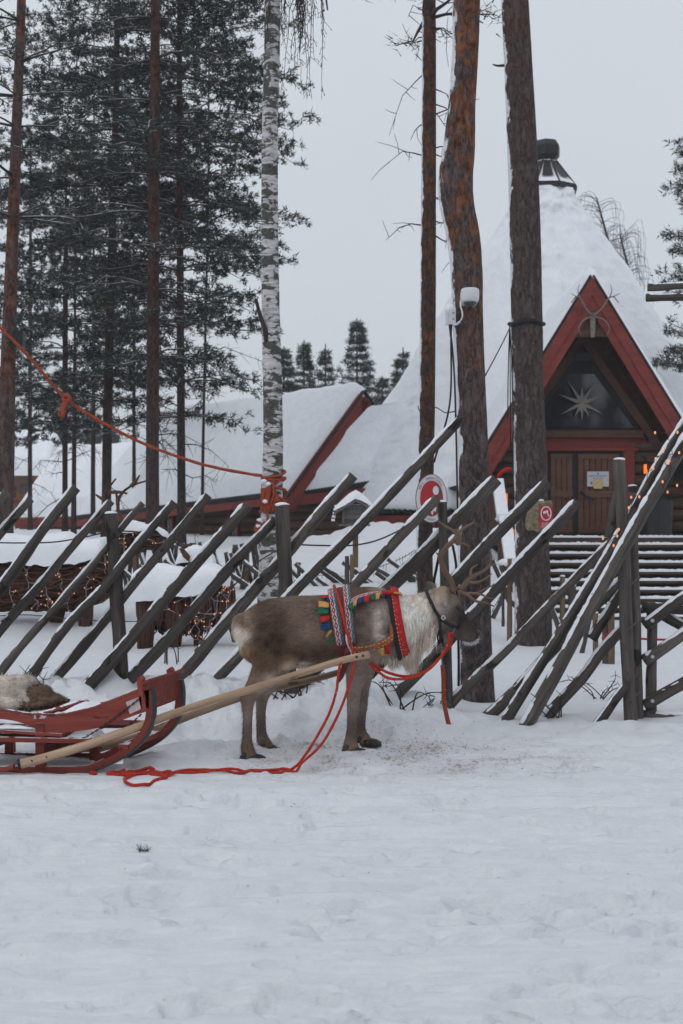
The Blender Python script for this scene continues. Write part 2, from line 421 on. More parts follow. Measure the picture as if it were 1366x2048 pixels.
def branchm():
    g = G('snowy_branch'); nz = g.normal()[2]; t = g.noise(g.pos(), 5, 4, .6)
    c = g.mix(g.step(g.math('ADD', nz, g.math('MULTIPLY', g.math('SUBTRACT', t, .5), 1.6)), .55, .75), (.040, .033, .032), (.50, .51, .54))
    return g.fin(c, .8, .2)
M_['branch'] = branchm()
def furm(name, k=1.0):
    g = G(name); c = g.n('Attribute', {'attribute_name': 'tint'}).outputs['Color']
    p = g.obj(); a = g.noise(g.map(p, (.35, 1, 1)), 70, 5, .7); b = g.noise(p, 12, 4, .6)
    s = g.math('ADD', g.math('MULTIPLY', a, .75), g.math('MULTIPLY', b, .6))
    f = g.n('MapRange', None, i0=s, i1=.35, i2=1.0, i3=.58 * k, i4=1.38 * k).outputs[0]
    c2 = g.n('VectorMath', {'operation': 'SCALE'}, i0=c, Scale=f).outputs[0]
    g.bump(a, .5, .012)
    return g.fin(c2, .9, .1)
M_['fur'] = furm('reindeer_coat')
M_['hair'] = furm('reindeer_hair', 1.05)
def band(name):
    g = G(name); s = g.n('SeparateXYZ', None, Vector=g.attr()).outputs    # x across in 0..1, z along in metres
    zz = g.math('MULTIPLY', s[2], 42.0)
    tri = g.math('PINGPONG', zz, 1.0)
    ac = g.math('MULTIPLY', g.math('ABSOLUTE', g.math('SUBTRACT', s[0], .38)), 3.4)
    zig = g.math('PINGPONG', g.math('ADD', g.math('MULTIPLY', ac, 1.4), tri), .8)
    c = g.mix(g.step(zig, .36, .44), (.50, .46, .47), (.26, .025, .05))
    dots = g.n('TexChecker', None, Vector=g.n('CombineXYZ', None, X=g.math('MULTIPLY', s[0], 9.0), Y=zz).outputs[0], Scale=1.0).outputs['Fac']
    c2 = g.mix(dots, (.03, .30, .34), (.03, .05, .13))
    c = g.mix(g.step(s[0], .66, .67), c, c2)
    e = g.math('ABSOLUTE', g.math('SUBTRACT', s[0], .5))
    c = g.mix(g.step(e, .40, .41), c, (.16, .02, .03)); c = g.mix(g.step(e, .455, .46), c, (.50, .27, .06))
    return g.fin(c, .85, .1)
M_['band'] = band('woven_band')

# ------------------------------------------------------------------ snow ground (one sheet to the horizon)
def ground_z(x, y, detail=True):
    x = np.asarray(x, float); y = np.asarray(y, float)
    left = .16 * sst(9.15, 10.4, y) + .12 * sst(10.6, 13, y) + .32 * sst(13, 17, y) + .33 * sst(17, 21, y)
    right = .10 * sst(11, 14, y) - .45 * sst(16, 23.5, y)
    xb = .45 + (y - 10) * .17
    wr = sst(xb - .7, xb + .7, x) * (1 - sst(26, 34, y))
    z = left * (1 - wr) + right * wr
    z = z + .34 * np.exp(-((x - .95) / 1.1) ** 2 - ((y - 21.5) / 1.5) ** 2) + .14 * np.exp(-((x + .5) / .9) ** 2 - ((y - 21.6) / 1.2) ** 2)
    z = z + .10 * np.exp(-((x - .9) / 1.6) ** 2 - ((y - 19.0) / 2.0) ** 2)
    if not detail: return z
    road = 1 - sst(8.9, 9.7, y)
    rough = np.exp(-((y - 9.85) / .85) ** 2) * (1 - .74 * sst(.2, 1.1, x))
    far = sst(10.2, 12, y)
    near = 1 - sst(35, 60, y)
    r = .024 * fbm(x * .30 + 3, y * 2.3, 0, 3, 5) + .016 * fbm(x * .55, y * 6.5, 0, 3, 9) + .014 * fbm(x * 3.3, y * 4.2, 0, 4, 21) + .006 * fbm(x * 11, y * 12, 0, 3, 51)
    p1 = fbm(x * 1.5 + 7, y * 4.6, 0, 4, 123); p2 = fbm(x * 4.2, y * 8.5 + 3, 0, 3, 127); p3 = fbm(x * 9 + 2, y * 11, 0, 2, 131)
    r = r - .040 * sst(.30, .38, p1) - .024 * sst(.36, .44, p2) + .010 * sst(.42, .55, p3) + .020 * np.abs(fbm(x * 2.6, y * 3.4, 0, 4, 137)) * sst(-.1, .4, fbm(x * .5, y * .7, 0, 2, 139))
    r = r + .006 * fbm(x * 2.2, y * 15, 0, 3, 143) - .012 * sst(.40, .46, fbm(x * 3.0 + 20, y * 9, 0, 3, 147))
    # pressed sledge tracks across the road
    for yc, wd, dp, sl in ((6.35, .055, .012, .01), (6.62, .05, .012, .012), (5.35, .07, .017, -.02), (4.72, .06, .02, .015), (7.35, .05, .009, -.01), (5.0, .05, .012, 0.02)):
        dp = dp * 1.7; yy = y - yc - sl * x - .05 * vn(x * .35, 0, 0, 77) ; br = sst(-.25, .25, vn(x * .28 + yc, yc, 0, 31))
        r = r - dp * np.exp(-(yy / wd) ** 2) * br + .5 * dp * np.exp(-((yy - 1.9 * wd) / wd) ** 2) * br
    z = z + r * road
    lump = np.abs(fbm(x * 2.1, y * 2.3, 0, 4, 61))
    z = z + rough * (.035 + .36 * (.50 - lump) + .11 * fbm(x * 6, y * 6, 0, 3, 71))
    z = z + far * near * (.05 * fbm(x * .9, y * .9, 0, 3, 81) + .012 * fbm(x * 5, y * 5, 0, 3, 83))
    heap = np.exp(-((x - .5) / 1.8) ** 2 - ((y - 21.5) / 1.5) ** 2)
    z = z + heap * .20 * fbm(x * 2.2, y * 2.2, 0, 4, 91)
    for fx, fy, a in FOOT:
        q = np.exp(-(((x - fx) * math.cos(a) + (y - fy) * math.sin(a)) / .10) ** 4 - ((-(x - fx) * math.sin(a) + (y - fy) * math.cos(a)) / .042) ** 4)
        q2 = np.exp(-((x - fx - .02) / .15) ** 2 - ((y - fy - .07) / .05) ** 2)
        z = z - .048 * q * (1 + .5 * vn(x * 25, y * 25, 0, 2)) + .012 * q2
    return z
FOOT = []
fr = random.Random(5)
for k in range(70):
    yy = 4.15 + 4.3 * fr.random() ** 1.2
    FOOT.append((fr.uniform(-.24, .24) * yy * 1.05, yy, fr.uniform(-.7, .7)))
ys = [-150, -60, -30, -10, 0, 2, 3.0]; y = 3.6
while y < 40: ys.append(y); y *= 1.0036 if y < 12.5 else 1.011
ys += [42, 46, 52, 60, 75, 95, 130, 200, 300, 440]
us = np.concatenate([[-60, -25, -10, -5, -3, -2, -1.5], np.linspace(-1.2, 1.2, 430), [1.5, 2, 3, 5, 10, 25, 60]])
Y = np.array(ys)[:, None]; X = np.clip(us[None, :] * (.252 * np.maximum(Y, 3.6)), -290, 290); Y = Y + 0 * X
Z = ground_z(X, Y)
nv, nu = X.shape
ii = np.arange(nv * nu).reshape(nv, nu)
FQ = np.stack([ii[:-1, :-1], ii[:-1, 1:], ii[1:, 1:], ii[1:, :-1]], -1).reshape(-1, 4)
gr = mesh_np('snow_ground', np.stack([X, Y, Z], -1).reshape(-1, 3), FQ, M_['ground'], None, True)
tag(gr, 'trampled snow covering the road and the yard behind the fence', 'ground', None, 'structure')
def gz(x, y): return float(ground_z(x, y))
def gp(px, d):
    x = (px - 683) * d / F; return Vector((x, d, gz(x, d)))

# ------------------------------------------------------------------ roofs under snow
def snow_roof(mb, ef, rf, eb, th, nu=60, nvh=26, seed=0, namp=.05, vmax=1.0, wv=.05, edge=.04):
    """ef, rf, eb: functions u->Vector (front eave, ridge, back eave). Snow follows the two slopes, thick with rounded edges"""
    P = []
    vs = np.concatenate([np.linspace(0, .06, 6), np.linspace(.06, 1, nvh)[1:]]) * vmax
    us_ = np.concatenate([np.linspace(0, .04, 5), np.linspace(.04, .96, nu)[1:-1], np.linspace(.96, 1, 5)])
    def base(u, v):
        a, r, b = ef(u), rf(u), eb(u)
        return a.lerp(r, v * 2) if v < .5 else r.lerp(b, v * 2 - 1)
    for v in vs:
        for u in us_:
            p = (base(u, max(0, v - wv)) + base(u, min(1, v + wv)) + base(u, v) * 2) / 4 if .0 < v < 1 else base(u, v)
            eu = min(u, 1 - u) / edge; ev = v / (edge * .9)
            pr = (1 - max(0, 1 - min(1, eu)) ** 2.5) ** .5 * (1 - max(0, 1 - min(1, ev)) ** 2.5) ** .5
            n = float(fbm(p.x * .9 + seed, p.y * .9, p.z * .9, 3, seed)); n2 = float(fbm(p.x * 3.1, p.y * 3.1, p.z * 3.1, 3, seed + 5))
            P.append(p + Vector((0, 0, .015 + (th + namp * n + namp * .5 * n2) * pr)))
    mb.grid(P, len(us_), len(vs))
    # underside strip along the front eave so that the slab is closed towards the viewer
    return mb
def lerpf(a, b): return lambda u: a.lerp(b, u)
def drip_edge(mb, a, b, r=.035, n=60, seed=3):
    """corrugated dark metal sheet edge with lumps of snow showing under an eave"""
    a, b = Vector(a), Vector(b); d = (b - a); q = d.normalized(); nrm = Vector((q.y, -q.x, 0))
    for k in range(n):
        c = a + d * ((k + .5) / n)
        mb.tube([c + nrm * .02, c - nrm * .25], d.length / n * .52, 6)

# ------------------------------------------------------------------ the middle log cabin
E_r = Vector((-1.177, 31.0, 1.93)); E_l = W(154, 1034, 40.5)
ax = Vector((.556, -.831, 0)); pb = Vector((.831, .556, 0))
R_r = Vector((E_r.x + pb.x * 1.9, E_r.y + pb.y * 1.9, 4.17)); R_l = W(322, 838, 40.4)
B_r = R_r + pb * 1.9 + Vector((0, 0, -2.2)); B_l = R_l + pb * 1.9 + Vector((0, 0, -2.2))
cab = thing('log_cabin', 'long dark log cabin with snow-laden roof and red gable board, left of the pointed lodge', 'cabin', (-2.5, 34, .8))
mb = MB(); snow_roof(mb, lerpf(E_l, E_r + ax * .1), lerpf(R_l, R_r + ax * .1), lerpf(B_l, B_r + ax * .1), .34, 70, 30, 3, .07, .82, .035, .03)
obj('roof_snow', mb, M_['snow_roof'], cab, True)
mb = MB()
for a, b, c, d in ((E_l, E_r, R_r, R_l), (R_l, R_r, B_r, B_l)):
    mb.prism([a, b, c, d], (0, 0, -.12))
obj('roof', mb, M_['bitumen'], cab)
mb = MB(); drip_edge(mb, E_l + Vector((0, 0, -.01)), E_r + Vector((0, 0, -.01)), n=90); obj('roof_edge', mb, M_['bitumen'], cab)
mb = MB(); n_ = -pb * .03
mb.beam(E_l + n_ + Vector((0, 0, -.17)), E_r + n_ + Vector((0, 0, -.17)), .06, .17); obj('fascia', mb, M_['red'], cab)
for a, b in ((E_r, R_r), (R_r.lerp(B_r, .15), R_r)):
    up = Vector((0, 0, 1)); o1 = ax * .16
    mb = MB(); d = (b - a).normalized(); mb.beam(a + o1 + Vector((0, 0, -.12)) - d * (.2 if a is E_r else 0), b + o1 + Vector((0, 0, -.12)), .06, .30); obj('bargeboard', mb, M_['red'], cab)
    mb = MB(); mb.beam(a + o1 * 1.1 + Vector((0, 0, .05)) - d * (.2 if a is E_r else 0), b + o1 * 1.1 + Vector((0, 0, .05)), .12, .035); obj('barge_cap', mb, M_['bitumen'], cab)
    mb = MB(); mb.beam(a + o1 * .55 + Vector((0, 0, -.34)), b + o1 * .55 + Vector((0, 0, -.34)), .05, .22); obj('bargeboard', mb, M_['red'], cab)
wl_a = Vector((E_l.x, E_l.y, 0)) + pb * .5; wl_b = Vector((E_r.x, E_r.y, 0)) + pb * .5 - ax * .6
mb = MB(); z = .3
while z < 2.0:
    mb.tube([wl_a + Vector((0, 0, z)), wl_b + Vector((0, 0, z)) + ax * R.uniform(0, .1)], .115, 8, .05, int(z * 50)); z += .2
obj('wall', mb, M_['log'], cab, True)
mb = MB(); z = .3
ga, gb = wl_b.copy(), wl_b + pb * 2.9
while z < 3.7:
    t = max(0, (z - 1.8) / 2.2); mb.tube([ga.lerp(gb, t * .5) + Vector((0, 0, z)), ga.lerp(gb, max(t * .5 + .03, .50 - .1 * t)) + Vector((0, 0, z))], .115, 8, .05, int(z * 50) + 1); z += .2
obj('gable_wall', mb, M_['log'], cab, True)
def on_line(a, b, px):
    k = (px - 683) / F; t = (k * a.y - a.x) / ((b.x - a.x) - k * (b.y - a.y)); return a.lerp(b, t)
def window(parent, c, along, wd, ht, fw=.09, out=None, cross=True, frame='red'):
    along = Vector(along).normalized(); out = out or Vector((along.y, -along.x, 0))
    if out.y > 0: out = -out
    c = Vector(c) + out * .14
    f = MB(); z = Vector((0, 0, 1))
    for s in (-1, 1):
        f.beam(c + along * s * (wd / 2 + fw / 2) - z * (ht / 2 + fw), c + along * s * (wd / 2 + fw / 2) + z * (ht / 2 + fw), fw, .08, out)
        f.beam(c + z * s * (ht / 2 + fw / 2) - along * wd / 2, c + z * s * (ht / 2 + fw / 2) + along * wd / 2, fw, .07, out)
    wo = obj('window', f, M_[frame], parent)
    p = MB(); p.prism([c - along * wd / 2 - z * ht / 2, c + along * wd / 2 - z * ht / 2, c + along * wd / 2 + z * ht / 2, c - along * wd / 2 + z * ht / 2], -out * .03)
    obj('pane', p, M_['glass'], wo)
    if cross:
        q = MB(); q.beam(c - z * ht / 2, c + z * ht / 2, .025, .03, out); q.beam(c - along * wd / 2 + out * .004, c + along * wd / 2 + out * .004, .025, .026, out)
        obj('glazing_bar', q, M_['shed'], wo)
    return wo
for px, py, wd, ht in ((348, 1056, .34, .62), (478, 1048, .30, .72)):
    c = on_line(wl_a, wl_b, px); c.z = CZ - (py - 1024) * c.y / F; window(cab, c, ax, wd, ht, .11)
# low wing that joins cabin and lodge
we_a, we_b = W(594, 986, 31.1), W(740, 964, 31.3)
wr_a, wr_b = W(741, 838, 31.9), W(812, 828, 32.6)
mb = MB(); snow_roof(mb, lerpf(we_a, we_b), lerpf(wr_a, wr_b), lerpf(wr_a + Vector((1.0, .8, -1.6)), wr_b + Vector((1.0, .8, -1.6))), .34, 40, 26, 9, .07, .8, .03, .05)
obj('wing_snow', mb, M_['snow_roof'], cab, True)
dz = Vector((0, 0, -.14)); mb = MB(); mb.prism([we_a + Vector((0, 0, -.02)), we_b + Vector((0, 0, -.02)), wr_b + dz, wr_a + dz], (0, 0, -.10)); obj('wing_roof', mb, M_['bitumen'], cab)
mb = MB(); drip_edge(mb, we_a, we_b, n=22); obj('roof_edge', mb, M_['bitumen'], cab)
mb = MB(); mb.beam(we_a + Vector((-.3, -.02, -.20)), we_b + Vector((.3, -.02, -.20)), .07, .22); obj('fascia', mb, M_['red'], cab)
mb = MB(); z = .2
wa, wb = we_a + Vector((-.8, .35, 0)), we_b + Vector((.8, .45, 0)); wa.z = wb.z = 0
while z < 2.0: mb.tube([wa + Vector((0, 0, z)), wb + Vector((0, 0, z))], .115, 8, .05, int(z * 40)); z += .2
obj('wing_wall', mb, M_['log'], cab, True)

# ------------------------------------------------------------------ far-left cabin
cb2 = thing('log_cabin', 'far brown log cabin at the left edge with rounded snow roof, half hidden by pines', 'cabin', W(120, 1040, 48))
e_l, e_r = W(30, 1036, 46), W(300, 1030, 47); r_l, r_r = W(120, 905, 50), W(330, 900, 50)
mb = MB(); snow_roof(mb, lerpf(e_l, e_r), lerpf(r_l, r_r), lerpf(r_l + Vector((0, 4, -2)), r_r + Vector((0, 4, -2))), .45, 40, 22, 17, .12, .8, .05, .06)
obj('roof_snow', mb, M_['snow_roof'], cb2, True)
mb = MB(); mb.beam(e_l + Vector((0, 0, -.18)), e_r + Vector((0, 0, -.18)), .1, .3); obj('fascia', mb, M_['red'], cb2)
mb = MB(); z = .2
while z < 1.3: mb.tube([Vector((e_l.x, 46.6, z)), Vector((e_r.x, 47.6, z))], .13, 8); z += .23
obj('wall', mb, M_['log'], cb2, True)
cb3 = thing('log_cabin', 'distant ochre log gable behind the leftmost pine, under a thick white snow cap', 'cabin', W(60, 1040, 56))
mb = MB(); z = CZ - (1050 - 1024) * 56 / F
while z < CZ + (1024 - 948) * 56 / F: mb.tube([W(-60, 1000, 56).xy.to_3d() + Vector((0, 0, z)), W(92, 1000, 56).xy.to_3d() + Vector((0, 0, z))], .15, 8, .05, int(z * 30)); z += .27
obj('wall', mb, M_['loglight'], cb3, True)
window(cb3, W(56, 972, 56), (1, 0, 0), .55, .6, .16, None, True, 'loglight')
a1, a2 = W(-80, 952, 55), W(104, 952, 55); b1, b2 = W(-60, 880, 58), W(118, 888, 58)
mb = MB(); mb.prism([a1, a2, b2, b1], (0, 0, -.35)); obj('roof', mb, M_['soffit'], cb3)
mb = MB(); snow_roof(mb, lerpf(a1, a2), lerpf(b1, b2), lerpf(b1 + Vector((0, 4, -2)), b2 + Vector((0, 4, -2))), .6, 30, 20, 23, .15, .8, .05, .07)
obj('roof_snow', mb, M_['snow_roof'], cb3, True)

# ------------------------------------------------------------------ the pointed lodge
TC = Vector((4.89, 34.0, 0)); ZA, ZE, RE = 10.3, 1.68, 5.35
lod = thing('pointed_lodge', 'cone-shaped lodge under deep snow with a red A-frame porch and wooden double door', 'building', (4.9, 30, 1))
def cone_r(z): return RE * ((ZA - z) / (ZA - ZE)) ** 1.04
rows, cols = 150, 220
zz = np.concatenate([np.linspace(ZE - .16, ZE + .30, 14), np.linspace(ZE + .30, 9.15, rows)[1:]])
tt = np.linspace(0, 2 * math.pi, cols, endpoint=False)
Zc, Tc = np.meshgrid(zz, tt, indexing='ij')
k8 = 12; seg = 2 * math.pi / k8
poly = np.cos(seg / 2) / np.cos(((Tc + .13) % seg) - seg / 2)
Rc = cone_r(Zc) * (poly * .75 + .25 * 1.0)
pf = np.clip((Zc - (ZE - .16)) / .40, 0, 1); thk = .34 * np.sqrt(1 - (1 - pf) ** 2.4)
xx, yy = TC.x + Rc * np.cos(Tc), TC.y + Rc * np.sin(Tc)
dis = .085 * fbm(xx * .8, yy * .8, Zc * .8, 4, 7) + .045 * fbm(xx * 3.5, yy * 3.5, Zc * 3.5, 4, 8)
# trails of sliding and stepped snow, and the broken crust below the smoke hood
for t0, wd, a, z0, z1 in ((-1.78, .035, .16, 4.8, 9), (-2.55, .05, .15, 1.7, 5.0), (-2.1, .05, .12, 1.7, 4.2), (-1.60, .03, .12, 5.0, 8.6), (-2.35, .03, .1, 4.5, 8)):
    dd = (Tc - (t0 % (2 * math.pi)) - .05 * vn(Zc * 2, 0, 0, 40)) / wd
    dis = dis + a * np.exp(-dd ** 2) * np.abs(fbm(xx * 3.5, yy * 3.5, Zc * 3.5, 4, 99)) * sst(z0, z0 + .5, Zc) * (1 - sst(z1 - .5, z1, Zc)) * 1.3
dis = dis + .27 * np.abs(fbm(xx * 2.6, yy * 2.3, Zc * 2.3, 4, 55)) * sst(8.0, 8.7, Zc)
tpf = np.clip((9.3 - Zc) / 2.0, .15, 1); Rr = Rc + (thk - .20) * tpf - .10 * (1 - tpf) + dis * pf
V = np.stack([TC.x + Rr * np.cos(Tc), TC.y + Rr * np.sin(Tc), Zc + 0 * Rr], -1).reshape(-1, 3)
ii = np.arange(V.shape[0]).reshape(Zc.shape); i2 = np.roll(ii, -1, 1)
mesh_np('roof_snow', V, np.stack([ii[:-1], i2[:-1], i2[1:], ii[1:]], -1).reshape(-1, 4), M_['snow_roof'], lod, True)
mb = MB(); nP = 48
mb.add([(TC.x + (RE - .25) * math.cos(2 * math.pi * k / nP), TC.y + (RE - .25) * math.sin(2 * math.pi * k / nP), ZE - .16) for k in range(nP)] + [(TC.x, TC.y, 9.2)],
       [(k, (k + 1) % nP, nP) for k in range(nP)])
obj('roof', mb, M_['bitumen'], lod)
mb = MB()
for k in range(210):
    t = 2 * math.pi * k / 210; u = Vector((math.cos(t), math.sin(t), 0)); c = Vector((TC.x, TC.y, ZE - .17))
    mb.tube([c + u * (RE - .02), c + u * (RE - .45)], .055, 5)
obj('roof_edge', mb, M_['bitumen'], lod)
mb = MB()
for k in range(24):
    t0, t1 = 2 * math.pi * (k) / 24, 2 * math.pi * (k + 1) / 24
    q = lambda t, r: Vector((TC.x + r * math.cos(t), TC.y + r * math.sin(t), ZE - .33))
    mb.beam(q(t0, RE - .12), q(t1, RE - .12), .06, .16)
obj('fascia', mb, M_['red'], lod)
mb = MB(); z = -.4
while z < ZE - .3:
    mb.tube([(TC.x + (RE - .55) * math.cos(2 * math.pi * k / 12), TC.y + (RE - .55) * math.sin(2 * math.pi * k / 12), z) for k in range(13)], .13, 8); z += .22
obj('wall', mb, M_['log'], lod, True)
t = math.radians(-90 - 41); c = Vector((TC.x + (RE - .72) * math.cos(t), TC.y + (RE - .72) * math.sin(t), 1.12))
window(lod, c, (-math.sin(t), math.cos(t), 0), .62, .66, .11)
# smoke hood
hx, hy = (1093 - 683) * 34 / F, 34.0
def hz(py): return CZ - (py - 1024) * 34 / F
hood = MB()
def ring(r, py, n=8, ph=.3): return [(hx + r * math.cos(2 * math.pi * k / n + ph), hy + r * math.sin(2 * math.pi * k / n + ph), hz(py)) for k in range(n)]
hood.grid(ring(.22, 323, 6) + ring(.34, 312, 6) + ring(.35, 294, 6) + ring(.25, 282, 6) + ring(.02, 280, 6), 6, 5, True)
ho = obj('smoke_hood', hood, M_['black'], lod)
mb = MB()
for k in range(8):
    a = ring(.25, 324)[k]; b = ring(.72, 377)[k]; mb.tube([a, b], .028, 5)
mb.grid(ring(.76, 377) + ring(.76, 386) + ring(.70, 386), 8, 3, True); obj('skirt_frame', mb, M_['black'], ho)
mb = MB(); mb.grid(ring(.22, 322) + ring(.40, 345) + ring(.56, 360) + ring(.72, 374), 8, 4, True); obj('skirt', mb, M_['snow'], ho)
mb = MB()
for k in (4, 5, 6):
    ph = 2 * math.pi * (k + .5) / 8 + .3; q = lambda r, py, dp: (hx + r * math.cos(ph + dp), hy + r * math.sin(ph + dp), hz(py))
    mb.add([q(.23, 324, -.3), q(.23, 324, .3), q(.60, 362, .22), q(.60, 362, -.22)], [(0, 1, 2, 3)])
obj('soot_panel', mb, M_['black'], ho)

# porch
DP = 26.5; sc = DP / F
apx, apy = 1183, 553
def PP(px, py, d=DP): # a point of the porch front plane pushed back to depth d without changing x and z
    q = W(px, py, DP); return Vector((q.x, d, q.z))
SL = 1.63     # px down per px across
def side(s, down, inset=0.0): # point on the outer edge of the roof, 'down' px below the peak
    return (apx + s * (down / SL - inset), apy + down)
DB = 27.62
for s in (-1, 1):
    n = Vector((s * SL, 0, 1)).normalized()
    a = PP(*side(s, 0)); b = PP(*side(s, 420))
    d = (b - a).normalized()
    # roof deck and its boarded underside
    mb = MB(); mb.prism([a + n * .02, b + n * .02, b - n * .06, a - n * .06], (0, 6.6, 0)); obj('porch_roof', mb, M_['bitumen'], lod)
    mb = MB()
    L = (b - a).length; nb = 14
    for k in range(nb):
        p = a + d * (L * k / nb) - n * .09; q = a + d * (L * (k + .97) / nb) - n * .09
        mb.prism([p, q, q - n * .04, p - n * .04], (0, 1.9, 0))
    obj('soffit', mb, M_['soffit'], lod)
    mb = MB(); mb.prism([a, b, b - n * .19, Vector((a.x, a.y, a.z - .19 / n.z))], (0, -.055, 0)); obj('bargeboard', mb, M_['red'], lod)
    q = Vector((0, .004, 0)); mb = MB(); mb.prism([Vector((a.x, a.y, a.z - .17 / n.z)) + q, b - n * .17 + q, b - n * .335 + q, Vector((a.x, a.y, a.z - .335 / n.z)) + q], (0, -.035, 0)); obj('bargeboard', mb, M_['red'], lod)
    mb = MB(); o3 = Vector((0, -.07, 0)); mb.prism([a + n * .045 + o3, b + n * .045 + o3, b + n * .012 + o3, a + n * .012 + o3], (0, .5, 0)); obj('barge_cap', mb, M_['bitumen'], lod)
    # inner A-frame rafter standing at the window wall
    a2 = PP(apx, 650, DB - .18); b2 = PP(apx + s * 262 / 1.42, 912, DB - .18); n2 = Vector((s * 1.42, 0, 1)).normalized()
    mb = MB(); mb.prism([a2, b2, b2 - n2 * .155, Vector((a2.x, a2.y, a2.z - .155 / n2.z))], (0, .16, 0)); obj('rafter', mb, M_['soffit'], lod)
rid = lambda u: PP(apx, apy, 26.45 + 6.6 * u) + Vector((0, 0, .05))
eL = lambda u: PP(*side(-1, 420), 26.45 + 6.6 * u) + Vector((-.05, 0, .02)); eR = lambda u: PP(*side(1, 420), 26.45 + 6.6 * u) + Vector((.05, 0, .02))
mb = MB(); snow_roof(mb, lambda u: eL(1 - u), lambda u: rid(1 - u), lambda u: eR(1 - u), .17, 40, 40, 31, .08, 1.0, .012, .03); obj('porch_snow', mb, M_['snow_roof'], lod, True)
# triangular front panel under the peak, flush behind the boards
mb = MB(); mb.prism([PP(1183, 600, DP + .03), PP(1222, 672, DP + .03), PP(1144, 672, DP + .03)], (0, .04, 0)); obj('gable_panel', mb, M_['soffit'], lod)
mb = MB(); mb.beam(PP(1135, 668, DP + .1), PP(1231, 668, DP + .1), .08, .10); obj('collar_beam', mb, M_['soffit'], lod)
# back wall: dark upper field, window, sill, red lintels, door posts
mb = MB(); mb.prism([PP(apx, apy + 30, DB + .12), PP(*side(1, 425, 18), DB + .12), PP(*side(1, 560, 80), DB + .12), PP(*side(-1, 560, 80), DB + .12), PP(*side(-1, 425, 18), DB + .12)], (0, .08, 0))
obj('gable_wall', mb, M_['soffit'], lod)
KB = DB / DP
def BW(px, py, d=DB): return W(px, py, d)
mb = MB(); mb.prism([BW(1141, 722), BW(1185, 722), BW(1286, 862), BW(1040, 862)], (0, -.03, 0)); win = obj('window', mb, M_['doorframe'], lod)
mb = MB(); mb.prism([BW(1138, 748, DB - .034), BW(1188, 748, DB - .034), BW(1268, 857, DB - .034), BW(1056, 857, DB - .034)], (0, -.012, 0)); obj('pane', mb, M_['glass'], win)
mb = MB(); mb.beam(BW(1040, 868, DB - .125), BW(1286, 868, DB - .125), .16, .14); obj('sill_beam', mb, M_['soffit'], lod)
mb = MB(); mb.beam(BW(1030, 887, DB - .03), BW(1290, 887, DB - .03), .10, .20); mb.beam(BW(1030, 899, DB - .07), BW(1276, 899, DB - .07), .06, .06); obj('lintel', mb, M_['red'], lod)
for px in (1257, 1083):
    mb = MB(); mb.beam(BW(px, 902, DB - .06), BW(px, 1078, DB - .06), .22, .12, (0, 1, 0)); obj('door_post', mb, M_['red'], lod)
mb = MB(); mb.beam(BW(1170, 897 + 8, DB - .02), BW(1170, 1078, DB - .02), 1.46, .06, (0, 1, 0)); obj('door_frame', mb, M_['doorframe'], lod)
def leaf(x0, x1, y0, y1):
    nb = max(3, round((x1 - x0) / 12)); r = MB()
    for k in range(nb):
        xa = x0 + (x1 - x0) * (k + .06) / nb; xb = x0 + (x1 - x0) * (k + .94) / nb
        r.prism([BW(xa, y0, DB - .10), BW(xb, y0, DB - .10), BW(xb, y1, DB - .10), BW(xa, y1, DB - .10)], (0, .045, 0))
    o = obj('door', r, M_['door'], lod)
    for ya, yb in ((y0, y0 + 10), ((y0 + y1) / 2 - 6, (y0 + y1) / 2 + 8), (y1 - 10, y1)):
        q = MB(); q.prism([BW(x0, ya, DB - .104), BW(x1, ya, DB - .104), BW(x1, yb, DB - .104), BW(x0, yb, DB - .104)], (0, -.03, 0)); obj('door_rail', q, M_['door'], o)
    return o
leaf(1101, 1145, 908, 1066); d2 = leaf(1156, 1238, 908, 1066)
mb = MB(); mb.tube([BW(1163, 985, DB - .17), BW(1172, 993, DB - .22), BW(1188, 1000, DB - .2)], .022, 6); mb.ball(BW(1163, 985, DB - .15), .04); obj('handle', mb, M_['black'], d2, True)
for s, xs in ((1, (1268, 1420)), (-1, (960, 1072))):
    mb = MB()
    for k in range(8):
        y_ = 892 + k * 23; mb.tube([BW(xs[0], y_, DB + .02), BW(xs[1], y_, DB + .02)], .118, 8, .05, k + 5)
    obj('log_wall', mb, M_['log'], lod, True)
mb = MB(); mb.box((5.0, 27.25, .93), (5.6, 1.5, .12)); obj('landing', mb, M_['stair'], lod)
# things on the porch
def antler_pair(name, label, c, s, mat, flip=1):
    t = thing(name, label, 'antlers', c); c = Vector(c)
    for k in (-1, 1):
        m_ = MB()
        P = lambda x, z, y=0: c + Vector((k * x * s, -.06 + y * s, z * s))
        m_.tube(vpath([P(.02, 0), P(.16, .13, -.1), P(.26, .30, -.15), P(.36, .34, -.2), P(.46, .22, -.2)], 12), [.022, .009], 6)
        m_.tube(vpath([P(.28, .31, -.15), P(.33, .45, -.2), P(.30, .58, -.2)], 7), [.013, .005], 5)
        m_.tube(vpath([P(.36, .34, -.2), P(.48, .40, -.25)], 4), [.010, .004], 5)
        m_.tube(vpath([P(.03, -.02), P(.20, -.10, -.1), P(.30, -.26, -.12), P(.24, -.42, -.1)], 10), [.017, .006], 6)
        obj('antler', m_, mat, t, True)
    m_ = MB(); m_.prism([c + Vector((-.06, 0, .06)) * s, c + Vector((.06, 0, .06)) * s, c + Vector((.035, 0, -.42)) * s, c + Vector((-.035, 0, -.42)) * s], (0, -.035, 0)); obj('skull_plate', m_, M_['antler_old'], t)
    return t
antler_pair('wall_antlers', 'pale reindeer antlers mounted under the red porch peak', W(1185, 632, DP - .02), .95, M_['antler_old'])
st = thing('straw_star', 'pale eight-pointed straw star hanging in the dark gable window', 'star', W(1164, 808, DB - .16))
mb = MB(); c = W(1164, 806, DB - .16)
